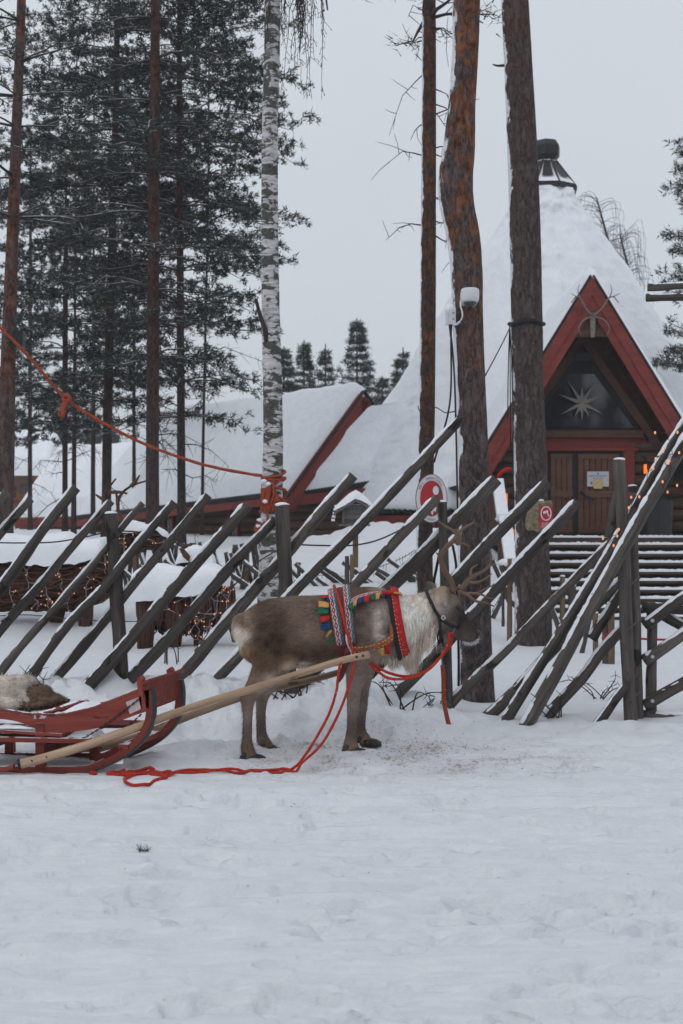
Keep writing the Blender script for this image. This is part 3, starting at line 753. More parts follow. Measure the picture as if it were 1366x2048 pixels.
for k, (a, L) in enumerate(((90, .30), (58, .46), (20, .40), (-28, .42), (-62, .26), (-90, .30), (-118, .26), (-152, .42), (160, .44), (122, .46))):
    a = math.radians(a); L *= 1.12; d = Vector((math.cos(a), 0, math.sin(a))); q = Vector((-d.z, 0, d.x)); r0 = .036
    mb.add([c + Vector((0, -.04, 0)), c + q * r0 + d * .1, c + d * L, c - q * r0 + d * .1, c + Vector((0, .03, 0))], [(0, 1, 2), (0, 2, 3), (4, 2, 1), (4, 3, 2)])
obj('rays', mb, M_['straw'], st)
mb = MB(); mb.tube([c + Vector((0, 0, .1)), W(1164, 728, DB - .16)], .006, 4); obj('cord', mb, M_['twig'], st)
sg = thing('door_notice', 'white printed notice on the right door leaf', 'notice', W(1196, 958, DB - .15))
c = W(1196, 958, DB - .15); mb = MB(); mb.box(c, (.42, .006, .29)); obj('sheet', mb, M_['paper'], sg)
mb = MB(); add_text(mb, 'RESTAURANT', .058, c + Vector((0, -.006, .055)))
add_text(mb, 'open for lunch', .034, c + Vector((0, -.006, .012))); mb.box(c + Vector((0, -.0055, .10)), (.02, .002, .05)); mb.box(c + Vector((-.13, -.0055, -.08)), (.03, .002, .05)); obj('lettering', mb, M_['ink'], sg)
nt_ = MB(); nt_.box(W(1196, 968, DB - .172), (.17, .006, .18)); tag(obj('door_notice', nt_, M_['note']), 'small yellow slip taped over the lower edge of the white notice', 'notice')
mb = MB(); c = W(1165, 714, DB - .34); mb.box(c, (.30, .16, .14)); mb.beam(c + Vector((-.11, -.09, -.07)), c + Vector((-.11, -.09, .07)), .03, .03); mb.beam(c + Vector((.11, -.09, -.07)), c + Vector((.11, -.09, .07)), .03, .03)
tag(obj('porch_lamp', mb, M_['black']), 'dark box lamp, unlit, under the porch peak above the window', 'lamp')

# ------------------------------------------------------------------ stairs with snow on each tread
sta = thing('wooden_stairs', 'wide dark wooden stairs with snow on every tread up to the lodge door', 'stairs', (5, 25.4, -.3))
ypx = [1075, 1089, 1107, 1125, 1143, 1161, 1179, 1197, 1215, 1233]
for k, py in enumerate(ypx):
    d = 26.6 - k * .235; z = CZ - (py - 1024) * d / F
    x0, x1 = (1030 - 683) * d / F, 8.2
    mb = MB(); mb.box(((x0 + x1) / 2, d + .13, z - .03), (x1 - x0, .30, .05)); mb.box(((x0 + x1) / 2, d + .20, z - .115), (x1 - x0, .03, .11))
    s_ = obj('step', mb, M_['stair'], sta)
    P = []; nx = 240
    hs = [.035 + .03 * abs(float(fbm(i * .21, k * 3.3, 0, 4, 13 + k))) + .008 * float(vn(i * .9, k, 0, 4)) for i in range(nx)]
    for prof in ((-.02, 0), (-.03, .55), (0, 1), (.12, 1.05), (.2, .9)):
        for i in range(nx):
            gap = sst(-.62, -.50, float(fbm(i * .06, k * 2.1 + 9, 0, 3, 3)))
            P.append((x0 + (x1 - x0) * i / (nx - 1), d - .01 + prof[0], z - .004 + (hs[i]) * prof[1] * (0.12 + .88 * gap)))
    mb = MB(); mb.grid(P, nx, 5); obj('tread_snow', mb, M_['snow'], s_, True)
mb = MB(); mb.prism([(x0 - .06, 26.8, .93), (x0 - .06, 24.2, -.45), (x0 - .06, 26.8, -.45)], (.05, 0, 0)); obj('stringer', mb, M_['stair'], sta)

# railing with snowy top beside the stairs
rl = thing('stair_railing', 'brown stair railing with a thick band of snow, between the two big trunks', 'railing', W(1005, 1120, 24))
for px, t_, b_, d in ((986, 968, 1090, 26.0), (1008, 1040, 1150, 25.0), (1012, 1128, 1230, 23.6)):
    mb = MB(); a, b = W(px, b_, d), W(px, t_, d); mb.beam(a, b, .2, .2, (0, 1, 0)); p_ = obj('post', mb, M_['soffit'], rl)
    mb = MB(); mb.ball(b + Vector((0, 0, .02)), .15, (1, 1, .5), 12, 7, .2, px); obj('snow_cap', mb, M_['snow'], p_, True)
for (x1_, y1_, d1), (x2_, y2_, d2_) in (((994, 968, 26), (1004, 1040, 25)), ((1008, 1042, 25), (1020, 1128, 23.7))):
    a, b = W(x1_, y1_, d1), W(x2_, y2_, d2_)
    mb = MB(); mb.beam(a, b, .22, .06); r_ = obj('rail', mb, M_['soffit'], rl)
    mb = MB(); mb.beam(a + Vector((0, -.12, .05)), b + Vector((0, -.12, .05)), .20, .12); obj('snow_cap', mb, M_['snow'], r_)
def lantern(label, c, s=1.0, group='lanterns by the stairs'):
    t = thing('hanging_lantern', label, 'lantern', c, group); c = Vector(c)
    m_ = MB(); m_.tube([c + Vector((0, 0, -.10 * s)), c + Vector((0, 0, .10 * s))], .052 * s, 10); obj('glow', m_, M_['flame'], t, True)
    m_ = MB()
    m_.tube([c + Vector((0, 0, .10 * s)), c + Vector((0, 0, .19 * s))], [.085 * s, .02 * s], 10); m_.tube([c + Vector((0, 0, -.16 * s)), c + Vector((0, 0, -.10 * s))], .075 * s, 10)
    for k in range(4):
        a = k * math.pi / 2 + .6; q = Vector((math.cos(a) * .068 * s, math.sin(a) * .068 * s, 0)); m_.tube([c + q + Vector((0, 0, -.1 * s)), c + q + Vector((0, 0, .1 * s))], .009 * s, 4)
    m_.tube([c + Vector((0, .0, .19 * s)), c + Vector((0, .03, .27 * s))], .008, 4); m_.tube([c + Vector((0, .0, .26 * s)), c + Vector((0, .3, .28 * s))], .014, 4)
    obj('frame', m_, M_['black'], t)
    return t
lantern('upper orange-lit lantern beside the stair railing', W(1011, 998, 25.6), 1.0)
lantern('lower orange-lit lantern beside the stair railing', W(1024, 1070, 24.6), 1.0)
lantern('red-lit lantern on the log wall right of the door', W(1291, 938, DB - .4), .9)
mb = MB()
for k in range(40): mb.tube([W(R.uniform(1330, 1400), R.uniform(925, 940), DB - .35), W(R.uniform(1325, 1400), R.uniform(948, 968), DB - .4)], .012, 4)
tag(obj('fir_garland', mb, M_['needle']), 'dark green garland hanging on the wall at the right frame edge', 'garland')
mb = MB(); c = W(1312, 1066, 27.0)
mb.tube([c + Vector((0, 0, -.1)), c + Vector((0, 0, .62))], [.30, .33], 16); mb.tube([c + Vector((0, 0, .62)), c + Vector((0, 0, .68))], [.345, .30], 16)
tag(obj('rubbish_bin', mb, M_['black']), 'dark round bin against the wall right of the door', 'bin')

# ------------------------------------------------------------------ trees
def trunk_mesh(ctrl, d, seg=40, step=.05, rough=.05, seed=0, ext=None, tilt=0.0):
    """ctrl: (px, py, width px) from the foot up, at distance d; ext: extra metres above"""
    pts = [(*W(px, py, d + tilt * (1024 - py) / 1000), .5 * wd * d / F) for px, py, wd in ctrl]
    if ext:
        a, b = Vector(pts[-2][:3]), Vector(pts[-1][:3]); dr = (b - a).normalized()
        p = b + dr * ext; pts.append((p.x, p.y, p.z, pts[-1][3] * .55))
    L = sum((Vector(pts[i + 1][:3]) - Vector(pts[i][:3])).length for i in range(len(pts) - 1))
    n = max(8, int(L / step)); Q = np.array(smooth_path(pts, n))
    th = np.linspace(0, 2 * np.pi, seg, endpoint=False)[None, :]
    c = Q[:, :3]; r = Q[:, 3:4]
    zc = c[:, 2:3]
    nz = 1 + rough * fbm(np.cos(th) * 2.2 + seed, np.sin(th) * 2.2, zc * 1.3, 3, seed) + rough * .55 * np.abs(fbm(np.cos(th) * 6, np.sin(th) * 6 + seed, zc * 4.2, 3, seed + 3))
    nz = nz + rough * .5 * np.abs(fbm(np.cos(th) * 15, np.sin(th) * 15 + seed, zc * 10, 2, seed + 9))
    fl = 1 + .32 * np.exp(-np.arange(n)[:, None] * step / .22)     # root flare
    rr = r * nz * fl
    V = np.stack([c[:, 0:1] + np.cos(th) * rr, c[:, 1:2] + np.sin(th) * rr, zc + 0 * th], -1)
    ii = np.arange(n * seg).reshape(n, seg); i2 = np.roll(ii, -1, 1)
    return V.reshape(-1, 3), np.stack([ii[:-1], i2[:-1], i2[1:], ii[1:]], -1).reshape(-1, 4), Q
def trunk(ctrl, d, mat, parent, **kw):
    V, Fc, Q = trunk_mesh(ctrl, d, **kw)
    return mesh_np('trunk', V, Fc, mat, parent, True), Q
def needles(Cn, D, k, length, width, rng, spread=.8):
    """k needle triangles round every tuft centre Cn (n,3) with main direction D"""
    n = len(Cn)
    d = np.repeat(D, k, 0) + rng.normal(0, spread, (n * k, 3)); d /= np.linalg.norm(d, axis=1, keepdims=True) + 1e-9
    c = np.repeat(Cn, k, 0) + rng.normal(0, length * .30, (n * k, 3))
    l = length * rng.uniform(.55, 1.2, (n * k, 1)); u = rng.normal(0, 1, (n * k, 3))
    q = np.cross(d, u); q /= np.linalg.norm(q, axis=1, keepdims=True) + 1e-9
    w_ = width * rng.uniform(.6, 1.3, (n * k, 1))
    V = np.stack([c - q * w_ * .5, c + q * w_ * .5, c + d * l], 1).reshape(-1, 3)
    return V, np.arange(n * k * 3).reshape(-1, 3)
def crown(parent, Q, z0, z1, Lmax, prof, rng, whorl=.42, nper=5, tuft=.15, kn=9, mat='needle', wn=.014, droop=.25, shoots=.20, bare=.3, rise=.25, bthick=.020, snowb=True, dens=1.0, az=None):
    """limbs in whorls, side shoots on each limb, needle tufts on the outer part"""
    TC_, TD = [], []; mb = MB(); z = z0
    zs = Q[:, 2]
    while z < z1:
        t = (z - z0) / (z1 - z0)
        c = np.array([np.interp(z, zs, Q[:, 0]), np.interp(z, zs, Q[:, 1]), z])
        for k in range(nper):
            if rng.random() > .92: continue
            a = rng.uniform(0, 2 * np.pi) if az is None else rng.uniform(*az)
            L = Lmax * prof(t) * rng.uniform(.55, 1.12)
            if L < .05: continue
            dr = np.array([np.cos(a), np.sin(a), 0]); up = rise * rng.uniform(.2, 1.3)
            n = max(5, int(L / .22)); wob = rng.normal(0, .04, 3)
            cur = [c + dr * L * s + np.array([0, 0, L * (up * s - (up + droop * rng.uniform(.7, 1.2)) * s * s * .8 + .22 * s ** 4)]) + wob * s * L for s in np.linspace(0, 1, n)]
            mb.tube(cur, [bthick * (1.25 - .75 * t) * (L / Lmax + .3), .005], 5)
            side_ = np.array([-dr[1], dr[0], 0])
            for i in range(1, n):
                s = i / (n - 1)
                if s < bare * rng.uniform(.5, 1.3): continue
                for sg in (-1, 1):
                    if rng.random() > .82 * dens: continue
                    l2 = L * .42 * (1.15 - s) * rng.uniform(.5, 1.2) + .10
                    dd = dr * rng.uniform(.35, .9) + side_ * sg * rng.uniform(.5, 1.1) + np.array([0, 0, rng.uniform(-.15, .3)])
                    dd /= np.linalg.norm(dd)
                    e_ = cur[i] + dd * l2 + np.array([0, 0, -.10 * l2])
                    mb.tube([cur[i], (cur[i] + e_) / 2 + np.array([0, 0, .03 * l2]), e_], [.008, .006, .004], 3, cap=False)
                    m = max(1, int(l2 / shoots))
                    for j in range(m):
                        q = cur[i] + (e_ - cur[i]) * ((j + 1) / m) + rng.normal(0, .03, 3)
                        TC_.append(q); TD.append(dd + np.array([0, 0, .25]))
            TC_.append(cur[-1]); TD.append(dr + np.array([0, 0, .5]))
        z += whorl * rng.uniform(.7, 1.3)
    cr = obj('crown', mb, M_['branch' if snowb else 'twig'], parent, True)
    V, Fc = needles(np.array(TC_), np.array(TD), kn, tuft, wn, rng)
    mesh_np('needles', V, Fc, M_[mat], cr)
    return len(TC_)
def dead_twigs(parent, Q, zs_, rng, L=(.2, .7), side_=None, n=20, thick=.009):
    mb = MB()
    for k in range(n):
        z = rng.uniform(*zs_); r = np.interp(z, Q[:, 2], Q[:, 3])
        c = np.array([np.interp(z, Q[:, 2], Q[:, 0]), np.interp(z, Q[:, 2], Q[:, 1]), z])
        a = rng.uniform(0, 2 * np.pi) if side_ is None else rng.choice(side_) + rng.normal(0, .35)
        dr = np.array([np.cos(a), np.sin(a), 0]); l = rng.uniform(*L)
        uu = rng.uniform(-.5, .6); P = [c + dr * (r * .8 + l * s) + np.array([0, 0, l * (uu * s - .6 * s * s * rng.uniform(.1, 1.5))]) + rng.normal(0, .05, 3) * s * l for s in (0, .3, .6, 1)]
        mb.tube(P, [thick, thick * .3], 4)
        for j in range(int(l * 13)):
            s = rng.uniform(.3, 1); i = min(2, int(s * 3)); q = np.array(P[i]) + (np.array(P[i + 1]) - np.array(P[i])) * rng.random()
            e_ = q + rng.normal(0, .13, 3) + dr * .06 + np.array([0, 0, -.07])
            mb.tube([q, (q + e_) / 2 + rng.normal(0, .012, 3), e_], [.005, .0025], 3)
    obj('dead_twigs', mb, M_['twig'], parent)['kind'] = 'stuff'

def tree(name, label, ctrl, d, mat, group=None, ext=None, rough=.05, seed=0, seg=40, step=.05):
    px, py, wd = ctrl[0]
    t = thing(name, label, 'tree', W(px, py, d), group)
    _, Q = trunk(ctrl, d, M_[mat], t, ext=ext, rough=rough, seed=seed, seg=seg, step=step)
    return t, Q
rg = np.random.default_rng
# the three big trunks on the right
tB, QB = tree('pine_tree', 'nearest pine with an orange S-bent trunk, carrying the white dome camera',
    [(956, 1450, 78), (955, 1420, 70), (951, 1300, 65), (949, 1200, 64), (947, 1000, 65), (942, 800, 60), (936, 640, 60), (933, 540, 63), (926, 470, 66), (914, 410, 68), (911, 360, 68), (918, 300, 63), (924, 210, 54), (931, 100, 52), (933, 0, 54), (935, -120, 52)], 11.2, 'barkB', ext=2.2, rough=.055, seed=3, seg=64, step=.025)
crown(tB, QB, 6.3, 8.2, 1.3, lambda t: 1 - .6 * t, rg(5), .5, 4)
tC, QC = tree('pine_tree', 'straight thick grey-brown pine trunk right of the S-bent one, bearing the red camera sign',
    [(1066, 1310, 80), (1066, 1290, 74), (1066, 1200, 72), (1062, 1000, 65), (1056, 800, 63), (1053, 600, 62), (1048, 400, 60), (1040, 200, 57), (1035, 100, 55), (1030, 0, 54), (1027, -100, 52)], 15, 'barkC', ext=2.0, rough=.05, seed=11, seg=64, step=.03)
mb = MB(); P = W(1008, 131, 15); mb.tube([P, P + Vector((-.07, -.02, -.01)), P + Vector((-.12, -.02, .005))], [.016, .008], 5); obj('stub', mb, M_['twig'], tC)
crown(tC, QC, 7.9, 9.0, 1.3, lambda t: 1 - .6 * t, rg(6), .5, 4)
tA, QA = tree('pine_tree', 'slim straight reddish pine trunk behind the fence with snow down its left side',
    [(849, 1200, 40), (849, 1170, 34), (849, 1050, 33), (852, 900, 33), (854, 800, 32), (856, 600, 31), (857, 400, 30), (858, 200, 28), (858, 0, 27), (858, -100, 26)], 16, 'barkA', ext=2.5, rough=.04, seed=19, step=.03)
dead_twigs(tA, QA, (4.6, 7.4), rg(8), (.12, .5), (math.pi, 0.05), 18)
crown(tA, QA, 7.05, 9.2, 1.15, lambda t: 1 - .4 * t, rg(9), .45, 4, droop=.4)
# birch
tS, QS = tree('birch_tree', 'white birch trunk with black patches and orange rope tied round it',
    [(541, 1330, 60), (541, 1290, 55), (541, 1190, 52), (543, 1060, 44), (546, 900, 40), (545, 780, 38), (542, 640, 36), (540, 500, 34), (539, 400, 33), (540, 250, 32), (544, 100, 31), (545, 0, 30), (546, -100, 28)], 13.6, 'birch', ext=2.5, rough=.05, seed=23, seg=56, step=.025)
mb = MB(); mb.tube([W(536, 690, 13.55), W(529, 655, 13.5), W(519, 627, 13.48), W(512, 598, 13.45)], [.030, .014], 6, .2); obj('broken_branch', mb, M_['twig'], tS)
mb = MB(); r_ = rg(4)
mb.tube(vpath([W(546, -60, 13.6), W(590, -110, 13.6), W(640, -60, 13.5), W(655, 20, 13.4)], 10), [.03, .008], 5)
for k in range(46):
    x0 = 520 + 135 * r_.random() if k > 12 else 588 + 20 * r_.random(); y0 = -70 + 40 * r_.random(); L = (60 + 190 * r_.random() * (1 if 580 < x0 < 655 else .45))
    dx = r_.normal(0, 10); dd = 13.4 + r_.uniform(-.4, .4)
    P = [W(x0 + dx * s + r_.normal(0, 2.0), y0 + L * s, dd) for s in np.linspace(0, 1, 9)]
    mb.tube(P, [.006, .0022], 3)
    for j in range(int(L / 16)):
        s = r_.uniform(.25, .97); i = min(7, int(s * 8)); q = P[i].lerp(P[i + 1], r_.random())
        e_ = q + Vector((r_.normal(0, .035), r_.normal(0, .03), -r_.uniform(.02, .09))); mb.tube([q, q.lerp(e_, .5) + Vector((r_.normal(0, .008), 0, .006)), e_], [.003, .0018], 3)
        if r_.random() < .5: mb.ball(e_, .006, (1, 1, 1.4), 4, 3)
obj('hanging_twigs', mb, M_['twig'], tS)

# left-hand pines
PG = 'pines in the left-hand stand'
flat = lambda t: .80 + .2 * math.sin(t * 3.1) - .25 * max(0, t - .7)
tL, QL = tree('pine_tree', 'leaning orange-brown pine trunk at the far left edge holding the black loudspeaker',
    [(6, 1090, 42), (8, 1040, 36), (12, 900, 34), (17, 700, 29), (22, 560, 26), (27, 420, 23), (34, 230, 20), (41, 60, 18), (44, -40, 17), (47, -140, 16)], 15, 'barkL', PG, ext=1.2, rough=.035, seed=31)
crown(tL, QL, 4.6, 8.6, 1.15, lambda t: .9, rg(31), .42, 4, .09, 12, dens=.6, bare=.45, droop=.15, wn=.015, bthick=.012)
specs = [  # ctrl, d, bark, z0, Lmax, density, label
  ([(305, 1110, 34), (305, 1040, 28), (305, 900, 26), (306, 700, 25), (307, 500, 23), (309, 300, 21), (310, 120, 19), (311, 0, 18), (312, -120, 16)], 22, 'barkE', 3.9, 1.7, .78, 'tall red-brown pine in the middle of the left stand, in front of the cabin roof', 37),
  ([(212, 1110, 24), (213, 1000, 19), (214, 900, 19), (217, 760, 18), (221, 600, 16), (226, 400, 14), (232, 200, 12), (235, 0, 11), (237, -120, 9)], 26, 'barkD', 3.5, 2.1, .95, 'dark pine left of the tall red-brown one, its trunk crossed by the orange rope', 41),
  ([(363, 1120, 21), (363, 1000, 17), (362, 850, 16), (361, 650, 15), (360, 450, 13), (359, 250, 12), (359, 50, 10), (359, -120, 8)], 24, 'barkD', 3.1, 1.95, 1.0, 'dark pine right of the tall red-brown one, whose boughs reach the birch', 43),
  ([(130, 1090, 14), (130, 980, 11), (130, 800, 11), (131, 600, 10), (132, 480, 8), (132, 410, 5)], 30, 'barkD', 3.3, 1.9, .8, 'shorter thin pine under the knot of the orange rope', 47),
  ([(147, 1080, 12), (148, 950, 9), (149, 800, 8), (150, 640, 5), (151, 400, 3), (152, 200, 2)], 33, 'barkD', 4.0, 1.7, .55, 'thin dark pine right beside the shorter one under the rope knot', 53),
  ([(186, 1070, 11), (186, 950, 9), (187, 800, 8), (187, 600, 5), (188, 250, 3), (188, 50, 2)], 36, 'barkD', 5.0, 2.2, .7, 'distant thin pine between the rope knot and the cabin roof', 59),
  ([(268, 1070, 10), (268, 900, 7), (268, 760, 6), (268, 500, 4), (268, 280, 2)], 38, 'barkD', 5.0, 2.0, .7, 'distant thin pine just left of the tall red-brown trunk', 61),
  ([(404, 1070, 7), (406, 900, 6), (410, 700, 5), (416, 400, 4), (418, 100, 3), (418, -100, 2)], 28, 'barkD', 5.2, 1.9, 1.0, 'dense pine whose dark crown stands just left of the birch', 67),
  ([(-40, 1080, 16), (-40, 700, 14), (-38, 400, 12), (-36, 100, 9), (-35, -100, 7)], 24, 'barkD', 3.2, 1.2, .6, 'pine at the left frame edge showing only its boughs', 71),
  ([(60, 1060, 9), (60, 800, 8), (61, 500, 6), (61, 330, 4)], 42, 'barkD', 3.6, 1.6, .6, 'distant pine beyond the leaning trunk, above the ochre log gable', 73),
]
for ctrl, d, bk, z0, Lm, de, lab, sd_ in specs:
    t, Q = tree('pine_tree', lab, ctrl, d, bk, PG, ext=1.0, rough=.04, seed=sd_, seg=24, step=.08)
    z1 = Q[-1, 2]
    crown(t, Q, z0, z1, Lm, flat if z1 > 9 else (lambda t: 1.05 - .75 * t), rg(sd_), .50, 6, .10, 18, dens=de * 1.08, bare=.26 if de > .8 else .38, droop=.46, rise=.40, wn=.023 * d / 24, shoots=.115, bthick=.015)
    dead_twigs(t, Q, (max(1.6, z0 - 1.6), z0 + .6), rg(sd_ + 1), (.4, 1.2), None, 7, .011)
# spruces beyond the roofs
SG = 'spruces beyond the cabin roof'
def spruce(label, px, top, base, d, Lm, seed, dens=1.0):
    ctrl = [(px, base, 14 * 24 / d), (px, (base + top) / 2, 9 * 24 / d), (px, top, 2)]
    t, Q = tree('spruce_tree', label, ctrl, d, 'barkD', SG, seed=seed, seg=12, step=.25)
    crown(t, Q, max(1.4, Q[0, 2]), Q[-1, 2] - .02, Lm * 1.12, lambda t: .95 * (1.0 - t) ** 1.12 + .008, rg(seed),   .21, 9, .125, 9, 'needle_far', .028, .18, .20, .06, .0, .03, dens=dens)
spruce('tallest pointed spruce above the cabin roof ridge', 714, 638, 1000, 46, 2.0, 101)
spruce('narrow spruce left of the tallest, just right of the birch', 608, 680, 1000, 50, 1.5, 103, .9)
spruce('thin-topped spruce between the narrow one and the tallest', 651, 688, 1000, 52, 1.25, 105, .7)
spruce('low spruce half hidden by the birch trunk', 568, 692, 1000, 48, 1.7, 107)
spruce('spruce right of the tallest, leaning on the edge of the lodge roof', 806, 694, 1000, 50, 1.7, 109)
spruce('bushy spruce filling the notch between cabin and lodge roofs', 764, 752, 1000, 52, 1.6, 111)
tR, QR = tree('pine_tree', 'green pine at the right frame edge above the two grey rails', [(1420, 1080, 20), (1418, 700, 17), (1414, 400, 10), (1408, 255, 4)], 30, 'barkD', None, seed=113, seg=16, step=.1)
crown(tR, QR, 4.6, 9.2, 1.25, lambda t: 1.0 - .55 * t, rg(113), .34, 7, .13, 16, 'needle', .026, .25, .17, .15)
# bare weeping birches behind the lodge
tW = thing('bare_birch', 'faint bare weeping birch behind the right slope of the lodge roof', 'tree', W(1230, 1000, 60))
mb = MB(); r_ = rg(77)
for base_, top_ in (((1228, 560), (1193, 395)), ((1262, 600), (1240, 468))):
    a, b = W(*base_, 60), W(*top_, 60); mb.tube([W(base_[0], 1000, 60), a, a.lerp(b, .5) + Vector((.1, 0, 0)), b], [.14, .12, .06, .03], 5)
    for k in range(60):
        q = a.lerp(b, .25 + .75 * r_.random()); s = r_.choice((-1, 1)); l = r_.uniform(.3, .95)
        e_ = q + Vector((s * l, r_.normal(0, .3), .15)); f_ = e_ + Vector((s * .1, 0, -r_.uniform(.5, 1.7)))
        e_ = e_ + Vector((r_.normal(0, .12), 0, r_.normal(0, .2))); mb.tube(vpath([q, q.lerp(e_, .6) + Vector((r_.normal(0, .1), 0, .18)), e_, f_], 9), [.012, .005], 3)
obj('branches', mb, M_['twig'], tW)
# distant forest band that reads as one mass
rF = rg(88); Cn = []
for k in range(150):
    x = rF.uniform(-34, 3); yv = rF.uniform(62, 85); h_ = rF.uniform(3, 6.5)
    if x > -11: h_ = rF.uniform(2.0, 3.2)
    for j in range(75):
        t = rF.random(); rr = (1 - t) * 1.3 + .15; a = rF.uniform(0, 6.28)
        Cn.append((x + rr * math.cos(a) * rF.random() ** .5, yv + rr * math.sin(a), .5 + h_ * t))
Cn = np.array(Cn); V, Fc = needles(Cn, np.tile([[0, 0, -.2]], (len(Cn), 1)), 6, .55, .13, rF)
fo = mesh_np('distant_forest', V, Fc, M_['needle_far']); tag(fo, 'far band of conifers showing between the left trunks', 'forest', None, 'stuff')

Cn = []
for k in range(150):
    x = rF.uniform(-14, 34); yv = rF.uniform(-34, -20); h_ = rF.uniform(5, 13); cr_ = rF.uniform(.9, 1.7)
    for j in range(110):
        t = rF.random(); rr = (1 - t) * cr_ + .15; a = rF.uniform(0, 6.28); Cn.append((x + rr * math.cos(a) * rF.random() ** .5, yv + rr * math.sin(a), h_ * (.25 + .75 * t)))
Cn = np.array(Cn); V, Fc = needles(Cn, np.tile([[0, 0, -.2]], (len(Cn), 1)), 6, .5, .14, rF)
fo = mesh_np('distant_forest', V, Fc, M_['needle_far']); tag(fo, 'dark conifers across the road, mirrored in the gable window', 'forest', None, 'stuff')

# ------------------------------------------------------------------ slanted pole fence
FD = 10.25
fen = thing('pole_fence', 'tall grey fence of slanting snow-topped poles behind the reindeer', 'fence', (0, FD, 0))
def snow_cap(parent, pts, r, seed, mat='snow', cover=.92, amp=.55):
    """lumpy strip of snow lying along the upper side of a pole"""
    a, b = Vector(pts[0]), Vector(pts[-1]); L = (b - a).length; d = (b - a).normalized()
    u = (Vector((0, 0, 1)) - d * d.z); 
    if u.length < .05: return
    u.normalize(); mb = MB(); n = max(8, int(L / .03)); P, rad = [], []
    side_ = d.cross(u)
    for i in range(n):
        t = .01 + .985 * i / (n - 1); c = a.lerp(b, t); rr = r[0] + (r[1] - r[0]) * t if hasattr(r, '__len__') else r
        if len(pts) > 2:
            f = t * (len(pts) - 1); k = min(len(pts) - 2, int(f)); c = Vector(pts[k]).lerp(Vector(pts[k + 1]), f - k)
        q = float(fbm(L * t * 5.5, seed * 3.1, 0, 4, seed)); gap = float(sst(-.62, -.38, q))
        P.append(c + u * rr * (.70 + .12 * q) + Vector((0, -rr * .22, 0))); rad.append(max(.002, rr * (.50 + .26 * q + .10 * float(vn(L * t * 40, seed))) * (.2 + .8 * gap) * (1 if 0 < i < n - 1 else .4)))
    mb.tube(P, rad, 9, .25, seed, True, .72, u)
    return obj('snow_cap', mb, M_[mat], parent, True)
def pole(parent, p0, p1, r0, r1, name='pole', mat='pole', snow=True, bend=.022, seed=0, seg=16, ext=.12):
    p0, p1 = Vector(p0), Vector(p1); d = (p1 - p0).normalized(); p0 = p0 - d * ext
    L = (p1 - p0).length; n = 14; q = d.orthogonal().normalized(); q2 = d.cross(q); s = R.uniform(0, 99)
    pts = [p0.lerp(p1, i / (n - 1)) + (q * float(vn(i * .33 + s, 0)) + q2 * float(vn(i * .33 + s, 9))) * bend * L * .35 for i in range(n)]
    mb = MB(); mb.tube(pts, [r0 * 1.06, r1 * .94], seg, .15, seed)
    o = obj(name, mb, M_[mat], parent, True)
    if snow: snow_cap(o, pts, (r0, r1), seed + 100)
    return o
PL = [ # foot px, top px, width px, depth
  ((-75, 1085), (15, 984), 24, -.06), ((-60, 1140), (62, 998), 20, .05), ((-40, 1228), (151, 974), 25, -.07), ((-45, 1317), (221, 1001), 20, .05),
  ((-10, 1356), (288, 1008), 17, .07), ((40, 1368), (350, 1005), 20, -.07), ((80, 1396), (416, 990), 21, .06), ((140, 1412), (494, 1009), 27, -.08),
  ((236, 1388), (550, 1036), 24, .06), ((322, 1396), (707, 951), 27, .08), ((352, 1438), (925, 830), 24, -.07), ((432, 1448), (873, 995), 25, -.09),
  ((542, 1424), (992, 957), 33, .09), ((648, 1440), (1094, 962), 29, -.05), ((742, 1440), (1158, 1006), 27, -.10),
  ((906, 1404), (1222, 1082), 22, .06), ((955, 1455), (1250, 1150), 24, -.04)]
for i, (a, b, wd, dy) in enumerate(PL):
    d = FD + dy; r = wd * .455 * d / F
    pole(fen, W(*a, d), W(*b, d), r * 1.08, r * .93, seed=i * 7 + 1)
for i, (a, b, wd, dy) in enumerate([((246, 1400), (222, 1027), 27, .02), ((583, 1480), (564, 1010), 30, -.02), ((897, 1462), (884, 1004), 20, .0)]):
    d = FD + dy; r = wd * .5 * d / F; o = pole(fen, W(*a, d), W(*b, d), r * 1.02, r, 'post', snow=False, seed=i + 60, bend=.006)
    mb = MB(); q = W(*b, d); mb.ball(q + Vector((0, 0, .002)), r * .98, (1, 1, .35), 14, 7, .15, i); obj('snow_cap', mb, M_['snow'], o, True)
# bundle of long poles and paired posts at the gateway
gw = thing('pole_gateway', 'pair of tall posts with two long lit poles leaning across, right of the pines', 'fence', W(1250, 1470, 9.95))
for i, (a, b, wd, d) in enumerate([((1005, 1462), (1400, 793), 23, 9.95), ((1046, 1460), (1172, 1234), 29, 9.85), ((1074, 1458), (1258, 1242), 25, 10.1), ((1174, 1476), (1254, 1368), 22, 9.9)]):
    r = wd * .46 * d / F
    if i == 1:
        pts = vpath([W(1046, 1462, d), W(1110, 1350, d), W(1172, 1232, d), W(1250, 1090, d), W(1310, 985, d), W(1372, 880, d), W(1430, 790, d)], 22)
        mb = MB(); mb.tube(pts, [r * 1.05, r * .95], 14, .09, 5); o = obj('pole', mb, M_['pole'], gw, True); snow_cap(o, pts, (r, r), 105)
    else: pole(gw, W(*a, d), W(*b, d), r * 1.05, r * .95, seed=i + 80)
for i, (a, b, wd, d) in enumerate([((1262, 1482), (1239, 919), 25, 9.95), ((1277, 1470), (1265, 972), 19, 10.15)]):
    r = wd * .5 * d / F; o = pole(gw, W(*a, d), W(*b, d), r * 1.03, r, 'post', snow=False, seed=i + 90, bend=.008)
    mb = MB(); mb.ball(W(*b, d) + Vector((0, 0, .002)), r, (1, 1, .3), 14, 7, .15, i); obj('snow_cap', mb, M_['snow'], o, True)
